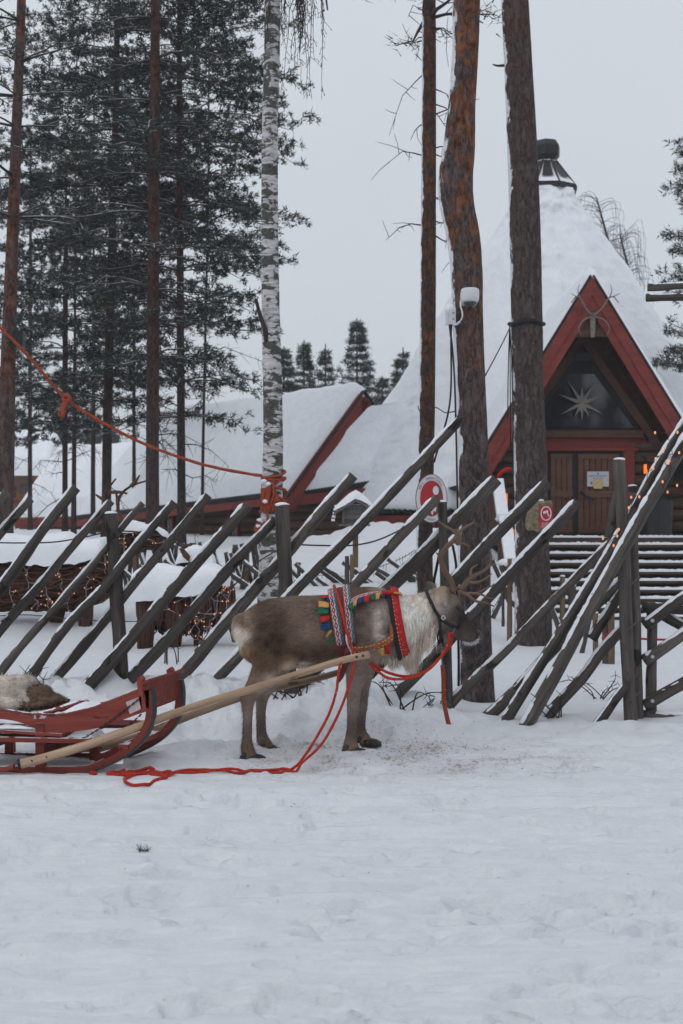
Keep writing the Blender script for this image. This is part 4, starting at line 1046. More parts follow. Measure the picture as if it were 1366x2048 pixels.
mb = MB(); mb.tube(vpath([W(1218, 1075, 10.0), W(1226, 1030, 10.0), W(1236, 985, 9.98), W(1246, 950, 9.97)], 10), [.040, .034, .036, .036, .036, .036, .036, .036, .036, .03], 10, .1, 3); o = obj('brace', mb, M_['pole'], gw, True)
r_ = 11 * 10 / F; pole(gw, W(1200, 1250, 10.2), W(1262, 1155, 10.2), r_, r_, 'pole', seed=97)
for py in (1165, 1250, 1355, 1395):
    mb = MB(); mb.tube([W(1256, py + 8, 9.86), W(1280, py - 10, 10.04)], .009, 5); obj('withe_tie', mb, M_['pole'], gw)
# gate panel at the right edge
gt = thing('log_gate', 'snowy crossed-log gate panel at the right frame edge', 'gate', W(1330, 1440, 10.2))
d = 10.2
pole(gt, W(1303, 1432, d), W(1303, 1205, d), .038, .038, 'post', snow=False, seed=120, ext=0)
for i, (a, b) in enumerate([((1285, 1214), (1440, 1224)), ((1288, 1250), (1420, 1160)), ((1288, 1322), (1420, 1232)), ((1288, 1410), (1430, 1330)), ((1284, 1432), (1440, 1442)), ((1316, 1482), (1440, 1372)), ((1310, 1218), (1440, 1300))]):
    dd = d - (.05 if 0 < i < 4 else -.05 if i == 6 else 0); pole(gt, W(*a, dd), W(*b, dd), .040, .040, 'rail', seed=130 + i, ext=0)
    if 0 < i < 4:
        mb = MB(); q = W(*a, dd) + Vector((.05, -.042, .035)); mb.tube([q, q + Vector((0, -.012, 0))], .013, 10); obj('bolt', mb, M_['steel'], gt)
# two overhead logs coming in from the right
ov = thing('overhead_rails', 'two stacked grey logs jutting in from the right frame edge, high above the gate', 'beam', W(1420, 1470, 10.2))
for i, (py, x0) in enumerate(((574, 1296), (596, 1292))):
    pole(ov, W(x0, py, 10.2), W(1500, py - 4, 10.2), .026, .026, 'rail', seed=150 + i, ext=0)
pole(ov, W(1470, 1480, 10.3), W(1470, 540, 10.3), .06, .055, 'post', snow=False, seed=160)

# ------------------------------------------------------------------ low inner fences in the yard
fr_ = thing('low_pole_fence', 'low fence of thin poles slanting down to the right, behind the reindeer', 'fence', W(690, 1180, 17))
def cx(x, y): return (480 + x / 4.27, 900 + y / 4.27)
for i, ((a, b)) in enumerate([((470, 970), (735, 1245)), ((425, 1010), (655, 1250)), ((690, 1030), (915, 1195)), ((650, 1090), (825, 1225)), ((720, 1005), (940, 1155)), ((875, 960), (1180, 1175)), ((460, 1120), (565, 1215)), ((1165, 1010), (1320, 1108)), ((1160, 1045), (1300, 1142)), ((1260, 930), (1400, 1030)), ((1370, 1040), (1560, 1200)), ((1440, 1000), (1700, 1220)), ((1560, 1060), (1760, 1240)), ((1050, 1110), (1150, 1180))]):
    d = 17 + .12 * (i % 3); pole(fr_, W(*cx(*b), d), W(*cx(*a), d), .031, .028, 'pole', 'pole_far', True, .01, 200 + i, 8, .3)
for i, (px, y0, y1, wd) in enumerate([(598, 1180, 1125, 8), (694, 1180, 1112, 9), (704, 1180, 1109, 9), (886, 1170, 1000 + 105, 12), (836, 1215, 1125, 9)]):
    pole(fr_, W(px, y0, 17), W(px, y1, 17), wd * .5 * 17 / F, wd * .5 * 17 / F, 'post', 'stake' if i > 1 else 'pole_far', False, .005, 230 + i, 8, .2)
fl_ = thing('low_pole_fence', 'low snow-crusted fence of steep crossed poles behind the wicker animals', 'fence', W(400, 1180, 16.5))
r_ = rg(301)
for i in range(34):
    px = 236 + i * 9.6 + r_.normal(0, 3); d = 16.5 + r_.uniform(-.2, .2); base = 1185 + r_.normal(0, 5)
    ln = r_.uniform(14, 34) if i % 3 else -r_.uniform(6, 18)
    pole(fl_, W(px + ln, base, d), W(px, 1092 + r_.normal(0, 6), d), .030, .026, 'pole', 'pole_far', True, .01, 300 + i, 8, .2)
for i in range(6):
    px = 225 + 52 * i; pole(fl_, W(px + 70, 1182 + r_.normal(0, 4), 16.2), W(px, 1128 + r_.normal(0, 6), 16.2), .034, .03, 'rail', 'pole_far', True, .01, 350 + i, 8, .2)
for i, px in enumerate((272, 386, 492)): pole(fl_, W(px, 1190, 16.4), W(px, 1086, 16.4), .036, .036, 'post', 'stake', False, .004, 370 + i, 8, .2)
fq = thing('low_pole_fence', 'row of short tan stakes and slanted sticks between the big trunks and the stairs', 'fence', W(1150, 1330, 14))
for i, (px, y0, y1, wd, mt) in enumerate([(1019, 1245, 1117, 10, 'stake'), (1125, 1290, 1152, 12, 'stake'), (1144, 1300, 1170, 17, 'pole_far'), (1191, 1352, 1225, 12, 'stake'), (1222, 1372, 1206, 17, 'stake'), (1210, 1368, 1240, 12, 'pole_far'), (1006, 1215, 1130, 6, 'pole_far')]):
    d = 13.4 if y0 > 1330 else 15; o = pole(fq, W(px, y0, d), W(px, y1, d), wd * .5 * d / F, wd * .48 * d / F, 'stake', mt, False, .004, 400 + i, 10, .2)
    mb = MB(); mb.ball(W(px, y1, d), wd * .5 * d / F, (1, 1, .4), 10, 6, .15, i); obj('snow_cap', mb, M_['snow'], o, True)
for i, (a, b) in enumerate([((1145, 1325), (1100, 1210)), ((1160, 1320), (1182, 1215)), ((1200, 1335), (1245, 1250)), ((995, 1215), (1040, 1130)), ((1060, 1240), (1000, 1180)), ((905, 1195), (985, 1120)), ((870, 1190), (940, 1110)), ((1010, 1180), (985, 1120))]):
    d = 14.2 if a[1] > 1300 else 16.5; pole(fq, W(*a, d), W(*b, d), .034, .03, 'pole', 'pole_far', True, .01, 420 + i, 8, .2)

# ------------------------------------------------------------------ wicker animals with snow on their backs
def wicker_body(name, stations, d, yhalf, parent, seed, ntw=420, vert=False, core=True):
    """loft through (px, top, bottom) stations, dressed with bent twigs"""
    rng = rg(seed); sc = d / F; S_ = np.array(stations, float)
    k = np.linspace(0, len(S_) - 1, 40); xs = np.interp(k, range(len(S_)), S_[:, 0]); tp = np.interp(k, range(len(S_)), S_[:, 1]); bt = np.interp(k, range(len(S_)), S_[:, 2])
    def at(u, th, o=0.0):
        f = u * 39; x, t_, b_ = [np.interp(f, range(40), q) for q in (xs, tp, bt)]
        h = (b_ - t_) / 2 * sc; e_ = max(.0, math.sin(math.pi * min(max(u, .004), .996))) ** .30
        c = W(x, (t_ + b_) / 2, d); return c + Vector((0, -math.sin(th) * (yhalf * e_ + o), math.cos(th) * (h * (.30 + .70 * e_) + o)))
    mb = MB()
    if core: mb.grid([at(u, 2 * math.pi * j / 16, -.02) for u in np.linspace(0, 1, 24) for j in range(16)], 16, 24, True)
    for i in range(ntw):
        u = rng.random(); th = rng.uniform(-.2, 2 * math.pi); l = rng.uniform(.08, .30); o = rng.uniform(-.012, .055); sl = rng.normal(0, .25)
        if vert: P = [at(min(1, max(0, u + .02 * math.sin(s * 3 + i))), th + (s - .5) * 1.6, o + .012 * math.sin(s * 6 + i)) for s in np.linspace(0, 1, 5)]
        else: P = [at(min(1, max(0, u + (s - .5) * l)), th + sl * (s - .5) + .08 * math.sin(s * 5 + i), o + .014 * math.sin(s * 6 + i)) for s in np.linspace(0, 1, 5)]
        mb.tube(P, [.011, .006], 4, cap=False)
    return obj(name, mb, M_['wicker'], parent), at
def wicker_leg(parent, a, b, r0, r1, seed, n=38):
    rng = rg(seed); mb = MB(); a, b = Vector(a), Vector(b); mb.tube([a, b], [r0 * .8, r1 * .8], 8)
    for i in range(n):
        th = rng.uniform(0, 6.28); th2 = th + rng.normal(0, .5)
        mb.tube([a + Vector((math.cos(th) * r0, math.sin(th) * r0, 0)), a.lerp(b, .5) + Vector((math.cos(th) * (r0 + r1) * .52, math.sin(th) * (r0 + r1) * .52, 0)), b + Vector((math.cos(th2) * r1, math.sin(th2) * r1, 0))], [.008, .006], 4)
    obj('leg', mb, M_['wicker'], parent)
def snow_blanket(parent, stations, d, yh, seed, th0=1.25):
    """stations (px, top, lower edge): thick pillow of snow lying over a back"""
    sc = d / F; P = []; S_ = np.array(stations, float); n = 60; k = np.linspace(0, len(S_) - 1, n); st = np.array(smooth_path([tuple(q) for q in stations], n))
    m = 26
    for j in range(m):
        th = (j / (m - 1) - .5) * 2
        for i in range(n):
            x, t_, b_ = st[i]; e_ = min(1, min(i, n - 1 - i) / 5); e_ = (1 - (1 - e_) ** 2) ** .5
            c = abs(th) ** 3.2; q = W(x, t_ + (b_ - t_) * (c * .92 + .08) * 1 + (1 - e_) * (b_ - t_) * .6 * (1 - c), d)
            nz = float(fbm(q.x * 3.2 + seed, th * 1.3, 0, 4, seed)); wob = float(fbm(q.x * 5, 7 if th < 0 else 3, 0, 3, seed + 2))
            yy = math.sin(th * math.pi / 2) * yh * (.35 + .65 * e_) * (1.06 + .10 * nz)
            P.append(q + Vector((0, yy, .035 * nz * (1 - c) + (.085 * wob if c > .45 else 0))))
    mb = MB(); mb.grid(P, n, m); return obj('snow_blanket', mb, M_['snow'], parent, True)
D1 = 14.3
w1 = thing('wicker_reindeer', 'large wicker reindeer sculpture with antlers, buried under snow, far left', 'sculpture', W(130, 1266, D1))
wicker_body('body', [(-90, 1120, 1205), (-40, 1105, 1215), (60, 1105, 1212), (150, 1108, 1212), (210, 1100, 1195), (245, 1095, 1175)], D1, .27, w1, 501, 620)
wicker_body('neck', [(195, 1110, 1180), (225, 1085, 1160), (250, 1068, 1125), (268, 1062, 1105)], D1, .13, w1, 502, 220)
wicker_body('head', [(240, 1060, 1105), (265, 1055, 1100), (300, 1062, 1092), (335, 1072, 1092)], D1, .10, w1, 503, 200)
for a, b, r0, r1, s in (((120, 1200), (107, 1272), .075, .05, 1), ((166, 1185), (173, 1272), .10, .05, 2), ((-20, 1200), (-30, 1272), .08, .05, 3), ((-55, 1200), (-50, 1270), .08, .05, 4)):
    wicker_leg(w1, W(*a, D1 + (.12 if s % 2 else -.12)), W(*b, D1 + (.12 if s % 2 else -.12)), r0, r1, 510 + s)
snow_blanket(w1, [(-100, 1075, 1125), (-40, 1062, 1120), (20, 1062, 1118), (60, 1068, 1122), (100, 1062, 1126), (135, 1060, 1124), (165, 1074, 1128), (195, 1072, 1118), (222, 1068, 1100)], D1 - .02, .30, 521)
snow_blanket(w1, [(238, 1052, 1072), (262, 1038, 1066), (288, 1046, 1066), (318, 1056, 1070), (338, 1066, 1080)], D1 - .02, .12, 523)
mb = MB()
for c in ([(247, 1050), (236, 1020), (240, 992), (262, 972), (292, 962)], [(232, 1052), (214, 1018), (206, 998), (216, 978), (232, 957)], [(262, 972), (272, 962), (279, 950)], [(209, 1000), (200, 995), (191, 989)], [(236, 1010), (234, 995), (230, 980)], [(214, 985), (238, 984), (255, 987)], [(262, 1068), (285, 1056), (305, 1045), (315, 1038)], [(285, 1056), (292, 1048), (294, 1040)]):
    mb.tube(vpath([W(*q, D1 - .05) for q in c], 9), [.022, .008], 6, .1)
obj('antlers', mb, M_['wicker'], w1, True)
D2 = 12.9
w2 = thing('wicker_calf', 'smaller wicker animal with a thick white snow back, beside the reindeer\'s rump', 'sculpture', W(375, 1295, D2))
wicker_body('body', [(276, 1172, 1240), (300, 1168, 1258), (350, 1165, 1264), (410, 1160, 1264), (450, 1158, 1258), (468, 1165, 1240)], D2, .20, w2, 531, 520, True)
wicker_body('head', [(362, 1105, 1150), (385, 1098, 1150), (425, 1105, 1150)], D2 + .35, .12, w2, 533, 160)
mb = MB(); mb.prism([W(358, 1097, D2 + .1), W(366, 1096, D2 + .1), W(380, 1112, D2 + .1), W(378, 1124, D2 + .1), W(366, 1114, D2 + .1)], (0, .03, 0)); obj('ear', mb, M_['wicker'], w2)
for a, b, r0, r1, s in (((296, 1185), (289, 1312), .085, .062, 1), ((352, 1200), (349, 1302), .095, .045, 2), ((396, 1250), (396, 1297), .035, .034, 3), ((462, 1225), (473, 1284), .05, .034, 4)):
    wicker_leg(w2, W(*a, D2 - .15 + .12 * (s > 2)), W(*b, D2 - .15 + .12 * (s > 2)), r0, r1, 540 + s)
snow_blanket(w2, [(262, 1150, 1190), (280, 1128, 1198), (310, 1122, 1196), (350, 1128, 1192), (385, 1132, 1186), (420, 1122, 1180), (445, 1132, 1172), (462, 1150, 1172)], D2 - .02, .24, 551)
snow_blanket(w2, [(352, 1118, 1138), (372, 1094, 1130), (395, 1086, 1122), (418, 1096, 1132), (432, 1112, 1136)], D2 + .3, .14, 553)
# strings of small warm lights
bme = {}
def bulb_mesh(r):
    if r not in bme:
        mb = MB(); mb.ball((0, 0, 0), r, (1, 1, 1.5), 6, 5); bme[r] = mb.mesh('bulb'); bme[r].materials.append(M_['bulb'])
    return bme[r]
def light_string(label, pts, group, seed, per=.07, r=.0052, jit=.05, cat='light string', wire='wire', wr=.003):
    rng = rg(seed); t = thing('light_string', label, cat, pts[0], group); mb = MB()
    L = sum((Vector(pts[i + 1]) - Vector(pts[i])).length for i in range(len(pts) - 1)); n = max(6, int(L / .03))
    P = [p + Vector(rng.normal(0, .010, 3)) for p in vpath(pts, n)]
    mb.tube(P, wr, 3, cap=False); B = []
    for k in range(int(L / per)):
        q = P[int(rng.uniform(0, n - 1))]; e_ = q + Vector((rng.normal(0, jit), -abs(rng.normal(0, .02)), rng.normal(0, jit * .7))); mb.tube([q, e_], wr * .8, 3); B.append(e_)
    obj('wire', mb, M_[wire], t)
    for e_ in B:
        b = bpy.data.objects.new('bulb', bulb_mesh(r)); C.objects.link(b); b.parent = t; b.location = e_ - Vector(pts[0])
    return t
LG = 'warm light strings on the wicker sculptures'
for i, (px, y0, y1) in enumerate([(18, 1140, 1215), (58, 1120, 1178), (92, 1150, 1222), (70, 1180, 1222), (120, 1115, 1195), (135, 1170, 1222), (178, 1130, 1195), (214, 1095, 1150)]):
    light_string('short drop of tiny warm bulbs hanging on the large wicker reindeer', [W(px, y0, D1 - .31), W(px + R.uniform(-5, 5), (y0 + y1) / 2, D1 - .33), W(px + R.uniform(-8, 8), y1, D1 - .33)], LG, 600 + i, .05)
light_string('tiny warm bulbs along the neck of the large wicker reindeer', [W(262, 1062, D1 - .17), W(246, 1080, D1 - .18), W(250, 1100, D1 - .17), W(238, 1125, D1 - .16)], LG, 611, .04)
light_string('tiny warm bulbs under the chin of the large wicker reindeer', [W(296, 1078, D1 - .14), W(315, 1086, D1 - .14), W(330, 1080, D1 - .14)], LG, 612, .045)
for i, c in enumerate([[(322, 1215), (345, 1226), (362, 1232), (385, 1218)], [(372, 1180), (382, 1200), (378, 1225), (395, 1245)], [(395, 1250), (400, 1275), (398, 1290)], [(420, 1196), (432, 1222), (420, 1250), (405, 1262)], [(446, 1165), (460, 1185), (452, 1215), (458, 1232)], [(380, 1262), (400, 1240), (425, 1215)], [(448, 1160), (440, 1190), (428, 1240)]]):
    light_string('branching strand of tiny warm bulbs draped on the smaller wicker animal', [W(*q, D2 - .25) for q in c], 'warm strands on the smaller wicker animal', 620 + i, .04)
for i, (c, dd) in enumerate([([(1236, 1068), (1262, 1010), (1290, 980), (1300, 925), (1322, 905)], 9.86), ([(1215, 1088), (1232, 1068), (1246, 1080), (1252, 1050)], 9.86)]):
    light_string(('string of warm bulbs winding up the two long leaning poles' if i == 0 else 'loose tail of warm bulbs at the crossing of the leaning poles'), [W(*q, dd) for q in c], 'warm light strings on the leaning poles', 640 + i, .07, .0075, .05, wire='cable')
light_string('warm bulbs clustered near the top of the leaning poles at the right edge', [W(1335, 868, 9.8), W(1345, 895, 9.8), W(1330, 925, 9.8), W(1345, 940, 9.8), W(1312, 998, 9.8)], 'warm light strings on the leaning poles', 645, .06, .0075, .05, wire='cable')

# ------------------------------------------------------------------ the reindeer
YC = 8.80; RSC = YC / F
def RP(px, py, y=0.0): q = W(px, py, YC); return Vector((q.x, YC + y, q.z))
def topx(q): return 683 + q[0] / RSC, 1024 - (q[2] - CZ) / RSC
BST = np.array([  # px, top, bottom, half width (m)
 (474, 1252, 1272, .05), (481, 1233, 1300, .095), (492, 1220, 1318, .135), (512, 1207, 1332, .165), (540, 1197, 1334, .180), (580, 1192, 1327, .186), (620, 1191, 1330, .200),
 (660, 1188, 1332, .205), (700, 1179, 1326, .200), (735, 1174, 1320, .188), (765, 1181, 1318, .168), (790, 1188, 1314, .142), (815, 1189, 1300, .118),
 (843, 1184, 1276, .100), (868, 1176, 1252, .086), (884, 1173, 1238, .072)], float)
_bs = np.array(smooth_path([tuple(q) for q in BST], 120))
def bst(px):
    return [float(np.interp(px, _bs[:, 0], _bs[:, k])) for k in (1, 2, 3)]
def body_at(px, th, o=0.0):
    """th 0 = spine, pi/2 = flank facing the camera, pi = belly"""
    t, b, hw = bst(px); h = (b - t) / 2 * RSC; c = RP(px, (t + b) / 2)
    ct, s_ = math.cos(th), math.sin(th)
    k = 1 - .10 * max(0, ct) ** 2
    return c + Vector((0, -s_ * (hw * k + o), ct * (h + o)))
def side_y(px, py, o=0.0):
    t, b, hw = bst(px); h = (b - t) / 2; q = max(-.98, min(.98, (py - (t + b) / 2) / h))
    return RP(px, py, -(hw * math.sqrt(1 - q * q) + o))
mb = MB()
rows = [body_at(q[0], 2 * math.pi * k / 28) for q in _bs[::2] for k in range(28)]; mb.grid(rows, 28, len(_bs[::2]), True)
for e_ in (0, len(_bs[::2]) - 1): mb.f.append(tuple(e_ * 28 + k for k in (range(28) if e_ else reversed(range(28)))))
def rings(mb, ctrl, n, seg=16):
    """ctrl: (top px, top py, bottom px, bottom py, half width)"""
    Q = smooth_path(ctrl, n); V = []
    for tx, ty, bx, by, hw in Q:
        c = RP((tx + bx) / 2, (ty + by) / 2); u = (RP(tx, ty) - RP(bx, by)) / 2
        for k in range(seg):
            a = 2 * math.pi * k / seg; V.append(c + u * math.cos(a) + Vector((0, -hw * math.sin(a), 0)))
    o = len(mb.v); mb.grid(V, seg, n, True); mb.f.append(tuple(o + k for k in reversed(range(seg)))); mb.f.append(tuple(o + (n - 1) * seg + k for k in range(seg)))
rings(mb, [(866, 1180, 862, 1236, .060), (884, 1171, 868, 1246, .074), (902, 1176, 880, 1254, .082), (915, 1190, 892, 1262, .080), (924, 1208, 901, 1268, .066), (931, 1226, 910, 1274, .053), (940, 1240, 920, 1281, .047), (949, 1253, 931, 1285, .044), (956, 1264, 941, 1285, .036), (958, 1272, 950, 1282, .022)], 30)
mb.ball(RP(914, 1212, -.066), .026, (1.2, .6, 1)); mb.ball(RP(914, 1212, .066), .026, (1.2, .6, 1))
def leg(mb, ctrl, yoff, lat=.85, y2=None):
    Q = smooth_path(ctrl, 34); V = []; n = len(Q); seg = 14
    for i, (px, py, r) in enumerate(Q):
        y = yoff if y2 is None else yoff + (y2 - yoff) * min(1, i / (n * .5))
        c = RP(px, py, y)
        a = np.array(Q[max(0, i - 1)][:2]); b = np.array(Q[min(n - 1, i + 1)][:2]); d = (b - a) / np.linalg.norm(b - a)
        nx = Vector((-d[1], 0, -d[0])); r *= RSC * (1.0 if i < n * .4 else 1.07)
        for k in range(seg):
            t = 2 * math.pi * k / seg; V.append(c + nx * (math.cos(t) * r) + Vector((0, math.sin(t) * r * lat, 0)))
    o = len(mb.v); mb.grid(V, seg, n, True); mb.f.append(tuple(o + k for k in reversed(range(seg)))); mb.f.append(tuple(o + (n - 1) * seg + k for k in range(seg)))
LEGS = [
 ([(528, 1262, 42), (540, 1312, 36), (524, 1352, 25), (507, 1378, 18), (499, 1394, 14), (498, 1425, 10), (497, 1465, 9), (497, 1484, 11.5), (500, 1499, 13), (507, 1511, 12)], -.095, -.115, (507, 1508)),
 ([(540, 1266, 40), (556, 1316, 34), (545, 1352, 24), (531, 1380, 17), (523, 1396, 14), (520, 1425, 10.5), (521, 1463, 9.5), (523, 1480, 11.5), (529, 1494, 12.5), (538, 1505, 11.5)], .095, .10, (540, 1502)),
 ([(738, 1262, 44), (722, 1322, 30), (709, 1366, 18), (706, 1408, 12.5), (704, 1446, 10), (702, 1470, 11), (701, 1485, 13.5), (706, 1496, 13.5)], -.10, -.10, (708, 1494)),
 ([(746, 1268, 40), (732, 1325, 28), (725, 1366, 18), (724, 1408, 13), (722, 1444, 10.5), (722, 1468, 11.5), (728, 1481, 13), (734, 1490, 12.5)], .10, .09, (734, 1487)),
]
for ct, y1, y2, _ in LEGS: leg(mb, ct, y1, .82, y2)
# ears and short tail
def ear(mb, a, b, w_, y0, y1):
    a = RP(*a, y0); b = RP(*b, y1); d = b - a; L = d.length; d.normalize(); q = Vector((d.z, 0, -d.x)); V = []
    for s in np.linspace(0, 1, 9):
        r = w_ * (math.sin(math.pi * min(1, s * .82 + .16)) ** .8) + .003
        for k in range(10):
            t = 2 * math.pi * k / 10; V.append(a + d * L * s + q * math.cos(t) * r + Vector((0, math.sin(t) * .016, 0)))
    o = len(mb.v); mb.grid(V, 10, 9, True); mb.f.append(tuple(o + k for k in reversed(range(10)))); mb.f.append(tuple(o + 80 + k for k in range(10)))
ear(mb, (888, 1180), (889, 1213), .030, -.060, -.105)
ear(mb, (872, 1184), (856, 1163), .032, .06, .085)
mb.tube(vpath([RP(490, 1232), RP(481, 1245), RP(477, 1265), RP(481, 1288)], 10), [.035, .045, .05, .05, .048, .044, .038, .03, .022, .012], 12)
# hock and knee knobs, haunch, shoulder and stifle muscles
for px, py, y, r, sc_ in ((494, 1390, -.115, .036, (1, .7, 1.3)), (519, 1394, .10, .034, (1, .7, 1.3)), (707, 1412, -.10, .036, (1, .9, 1.2)), (725, 1412, .09, .036, (1, .9, 1.2)), (536, 1288, -.125, .115, (1.0, .5, 1.3)), (736, 1268, -.135, .11, (.9, .5, 1.5)), (575, 1318, -.12, .06, (1.2, .6, 1)), (728, 1188, 0, .09, (2.2, .8, .5))):
    mb.ball(RP(px, py, y), r, sc_, 14, 10)
body_me = evald(mb, [('REMESH', dict(mode='VOXEL', voxel_size=.0095)), ('SMOOTH', dict(iterations=7, factor=.5))])
COLP = [(485, 1262, 200, 190, 180), (478, 1280, 205, 198, 190), (500, 1300, 152, 118, 88), (492, 1242, 122, 102, 86), (530, 1216, 92, 74, 64), (545, 1268, 68, 55, 48), (530, 1250, 76, 61, 52), (560, 1275, 74, 60, 52), (535, 1285, 70, 56, 48), (555, 1298, 72, 57, 48), (520, 1272, 84, 66, 55), (515, 1300, 96, 76, 61), (540, 1312, 98, 78, 62), (528, 1325, 104, 83, 67), (560, 1240, 82, 66, 57), (600, 1225, 114, 96, 86), (620, 1265, 126, 108, 96), (590, 1280, 112, 93, 80),
 (632, 1302, 86, 69, 58), (605, 1305, 88, 70, 59), (650, 1298, 96, 79, 68), (585, 1305, 92, 72, 58), (570, 1312, 108, 84, 65), (575, 1328, 170, 152, 134), (605, 1331, 196, 184, 170), (660, 1322, 112, 92, 79), (650, 1212, 102, 86, 78), (720, 1240, 94, 80, 72), (725, 1182, 98, 78, 64), (752, 1208, 140, 128, 120), (756, 1225, 168, 158, 150), (758, 1245, 178, 168, 160), (760, 1265, 170, 158, 149), (762, 1285, 156, 143, 133), (738, 1225, 98, 84, 76), (740, 1255, 104, 90, 82), (744, 1282, 112, 98, 88), (720, 1265, 104, 90, 81), (722, 1215, 96, 81, 72), (735, 1275, 104, 90, 82), (750, 1290, 120, 105, 96), (772, 1250, 110, 100, 94),
 (800, 1240, 214, 207, 199), (850, 1230, 211, 203, 195), (825, 1220, 214, 207, 199), (825, 1255, 207, 197, 189), (808, 1205, 208, 200, 192), (845, 1205, 204, 196, 188), (858, 1250, 190, 180, 172), (830, 1285, 184, 170, 158), (830, 1195, 196, 188, 180), (800, 1315, 170, 155, 140), (735, 1325, 138, 125, 116), (772, 1312, 152, 138, 127), (700, 1300, 130, 114, 104), (510, 1335, 112, 90, 73),
 (505, 1362, 116, 96, 80), (545, 1350, 165, 152, 142), (532, 1375, 150, 138, 128), (492, 1392, 116, 98, 84), (500, 1415, 128, 116, 108), (498, 1455, 100, 92, 86), (521, 1455, 102, 93, 87), (498, 1485, 108, 94, 82), (530, 1500, 116, 101, 86), (502, 1505, 128, 112, 94),
 (712, 1355, 132, 118, 110), (722, 1400, 116, 105, 99), (704, 1400, 124, 113, 106), (706, 1455, 98, 88, 82), (722, 1455, 92, 82, 76), (705, 1490, 128, 108, 90), (730, 1486, 124, 104, 86),
 (880, 1182, 148, 128, 110), (868, 1210, 168, 155, 145), (878, 1235, 150, 136, 128), (900, 1190, 96, 83, 74), (915, 1213, 40, 36, 36), (905, 1206, 132, 118, 108), (914, 1201, 118, 104, 94), (923, 1204, 104, 93, 86), (906, 1220, 108, 97, 90), (922, 1220, 50, 45, 44), (908, 1222, 56, 50, 48), (905, 1232, 74, 66, 62), (918, 1235, 58, 51, 49), (932, 1238, 54, 48, 47), (936, 1262, 62, 54, 52), (920, 1256, 72, 63, 60), (894, 1245, 118, 106, 100), (925, 1240, 66, 58, 56), (912, 1268, 104, 92, 87), (926, 1270, 92, 81, 77), (930, 1262, 74, 64, 60), (950, 1258, 46, 42, 42), (940, 1250, 58, 50, 48), (928, 1274, 90, 78, 74), (940, 1272, 72, 62, 58), (946, 1296, 235, 228, 224), (938, 1280, 84, 74, 70), (952, 1272, 52, 46, 46), (857, 1165, 96, 86, 80), (890, 1210, 150, 140, 135)]
CP = np.array([c[:2] for c in COLP], float); CC = np.array([lin(*c[2:]) for c in COLP])
def fur_color(P):
    px = 683 + P[:, 0] / RSC; py = 1024 - (P[:, 2] - CZ) / RSC
    j = 10 * fbm(P[:, 0] * 9, P[:, 2] * 9, P[:, 1] * 9, 3, 3); px = px + j; py = py + 8 * fbm(P[:, 0] * 9 + 50, P[:, 2] * 9, P[:, 1] * 9, 3, 4)
    d2 = (px[:, None] - CP[None, :, 0]) ** 2 + (py[:, None] - CP[None, :, 1]) ** 2 + 30
    w_ = d2 ** -1.4; w_ /= w_.sum(1, keepdims=True)
    c = 1.66 * (w_ @ CC) ** 1.22; lu = c.mean(1, keepdims=True)
    return np.clip(c * .84 + lu * .16 * np.array([[1.04, 1.0, .97]]), .01, .8)
rd = thing('reindeer', 'grey-brown harnessed reindeer with branched antlers standing in profile, facing right', 'reindeer', RP(620, 1510))
o_ = np.array(ORG[rd.name]); nV = len(body_me.vertices); co = np.empty(nV * 3, 'f'); body_me.vertices.foreach_get('co', co); co = co.reshape(-1, 3)
# slight lumps of muscle and ribs under the coat
no = np.empty(nV * 3, 'f'); body_me.vertices.foreach_get('normal', no); no = no.reshape(-1, 3)
co = co + no * (.006 * fbm(co[:, 0] * 7, co[:, 2] * 7, co[:, 1] * 7, 3, 12))[:, None]
col = fur_color(co)
body_me.vertices.foreach_set('co', (co - o_).astype('f').ravel())
ca = body_me.color_attributes.new('tint', 'FLOAT_COLOR', 'POINT'); ca.data.foreach_set('color', np.concatenate([col, np.ones((nV, 1))], 1).astype('f').ravel())
body_me.update(); body_me.materials.clear()
bd = finish(body_me, 'body', M_['fur'], rd)
# coat: short hairs all over, longer on neck, dewlap and rump
tri = np.array([p.vertices[:3] for p in body_me.polygons]); v3 = co[tri]; ar = np.linalg.norm(np.cross(v3[:, 1] - v3[:, 0], v3[:, 2] - v3[:, 0]), axis=1)
rh = rg(900)
def hairs(n, length, width, mask, flow, gk=1.0, lift=.25):
    cen = v3.mean(1); w_ = ar * mask(683 + cen[:, 0] / RSC, 1024 - (cen[:, 2] - CZ) / RSC, cen[:, 1] - YC, no[tri[:, 0]]); w_ = w_ / w_.sum()
    f = rh.choice(len(tri), n, p=w_); a, b = rh.random((2, n, 1)); s = a ** .5
    p = v3[f, 0] * (1 - s) + v3[f, 1] * s * (1 - b) + v3[f, 2] * s * b; nn = no[tri[f, 0]]
    fl = flow(p); d = fl - nn * (fl * nn).sum(1, keepdims=True); d = d / (np.linalg.norm(d, axis=1, keepdims=True) + 1e-6) + nn * lift + rh.normal(0, .18, (n, 3))
    d /= np.linalg.norm(d, axis=1, keepdims=True); l = length * rh.uniform(.55, 1.3, (n, 1)); q = np.cross(d, nn); q /= np.linalg.norm(q, axis=1, keepdims=True) + 1e-6
    wd = width * rh.uniform(.6, 1.3, (n, 1))
    V = np.stack([p - q * wd * .5 - nn * .002, p + q * wd * .5 - nn * .002, p + d * l], 1)
    c = fur_color(p) * rh.uniform(.62, 1.38, (n, 1)) * gk
    return V.reshape(-1, 3), np.repeat(c, 3, 0)
fb = lambda p: np.tile([[-.85, 0, -.5]], (len(p), 1))
fd = lambda p: np.tile([[-.15, 0, -1.0]], (len(p), 1))
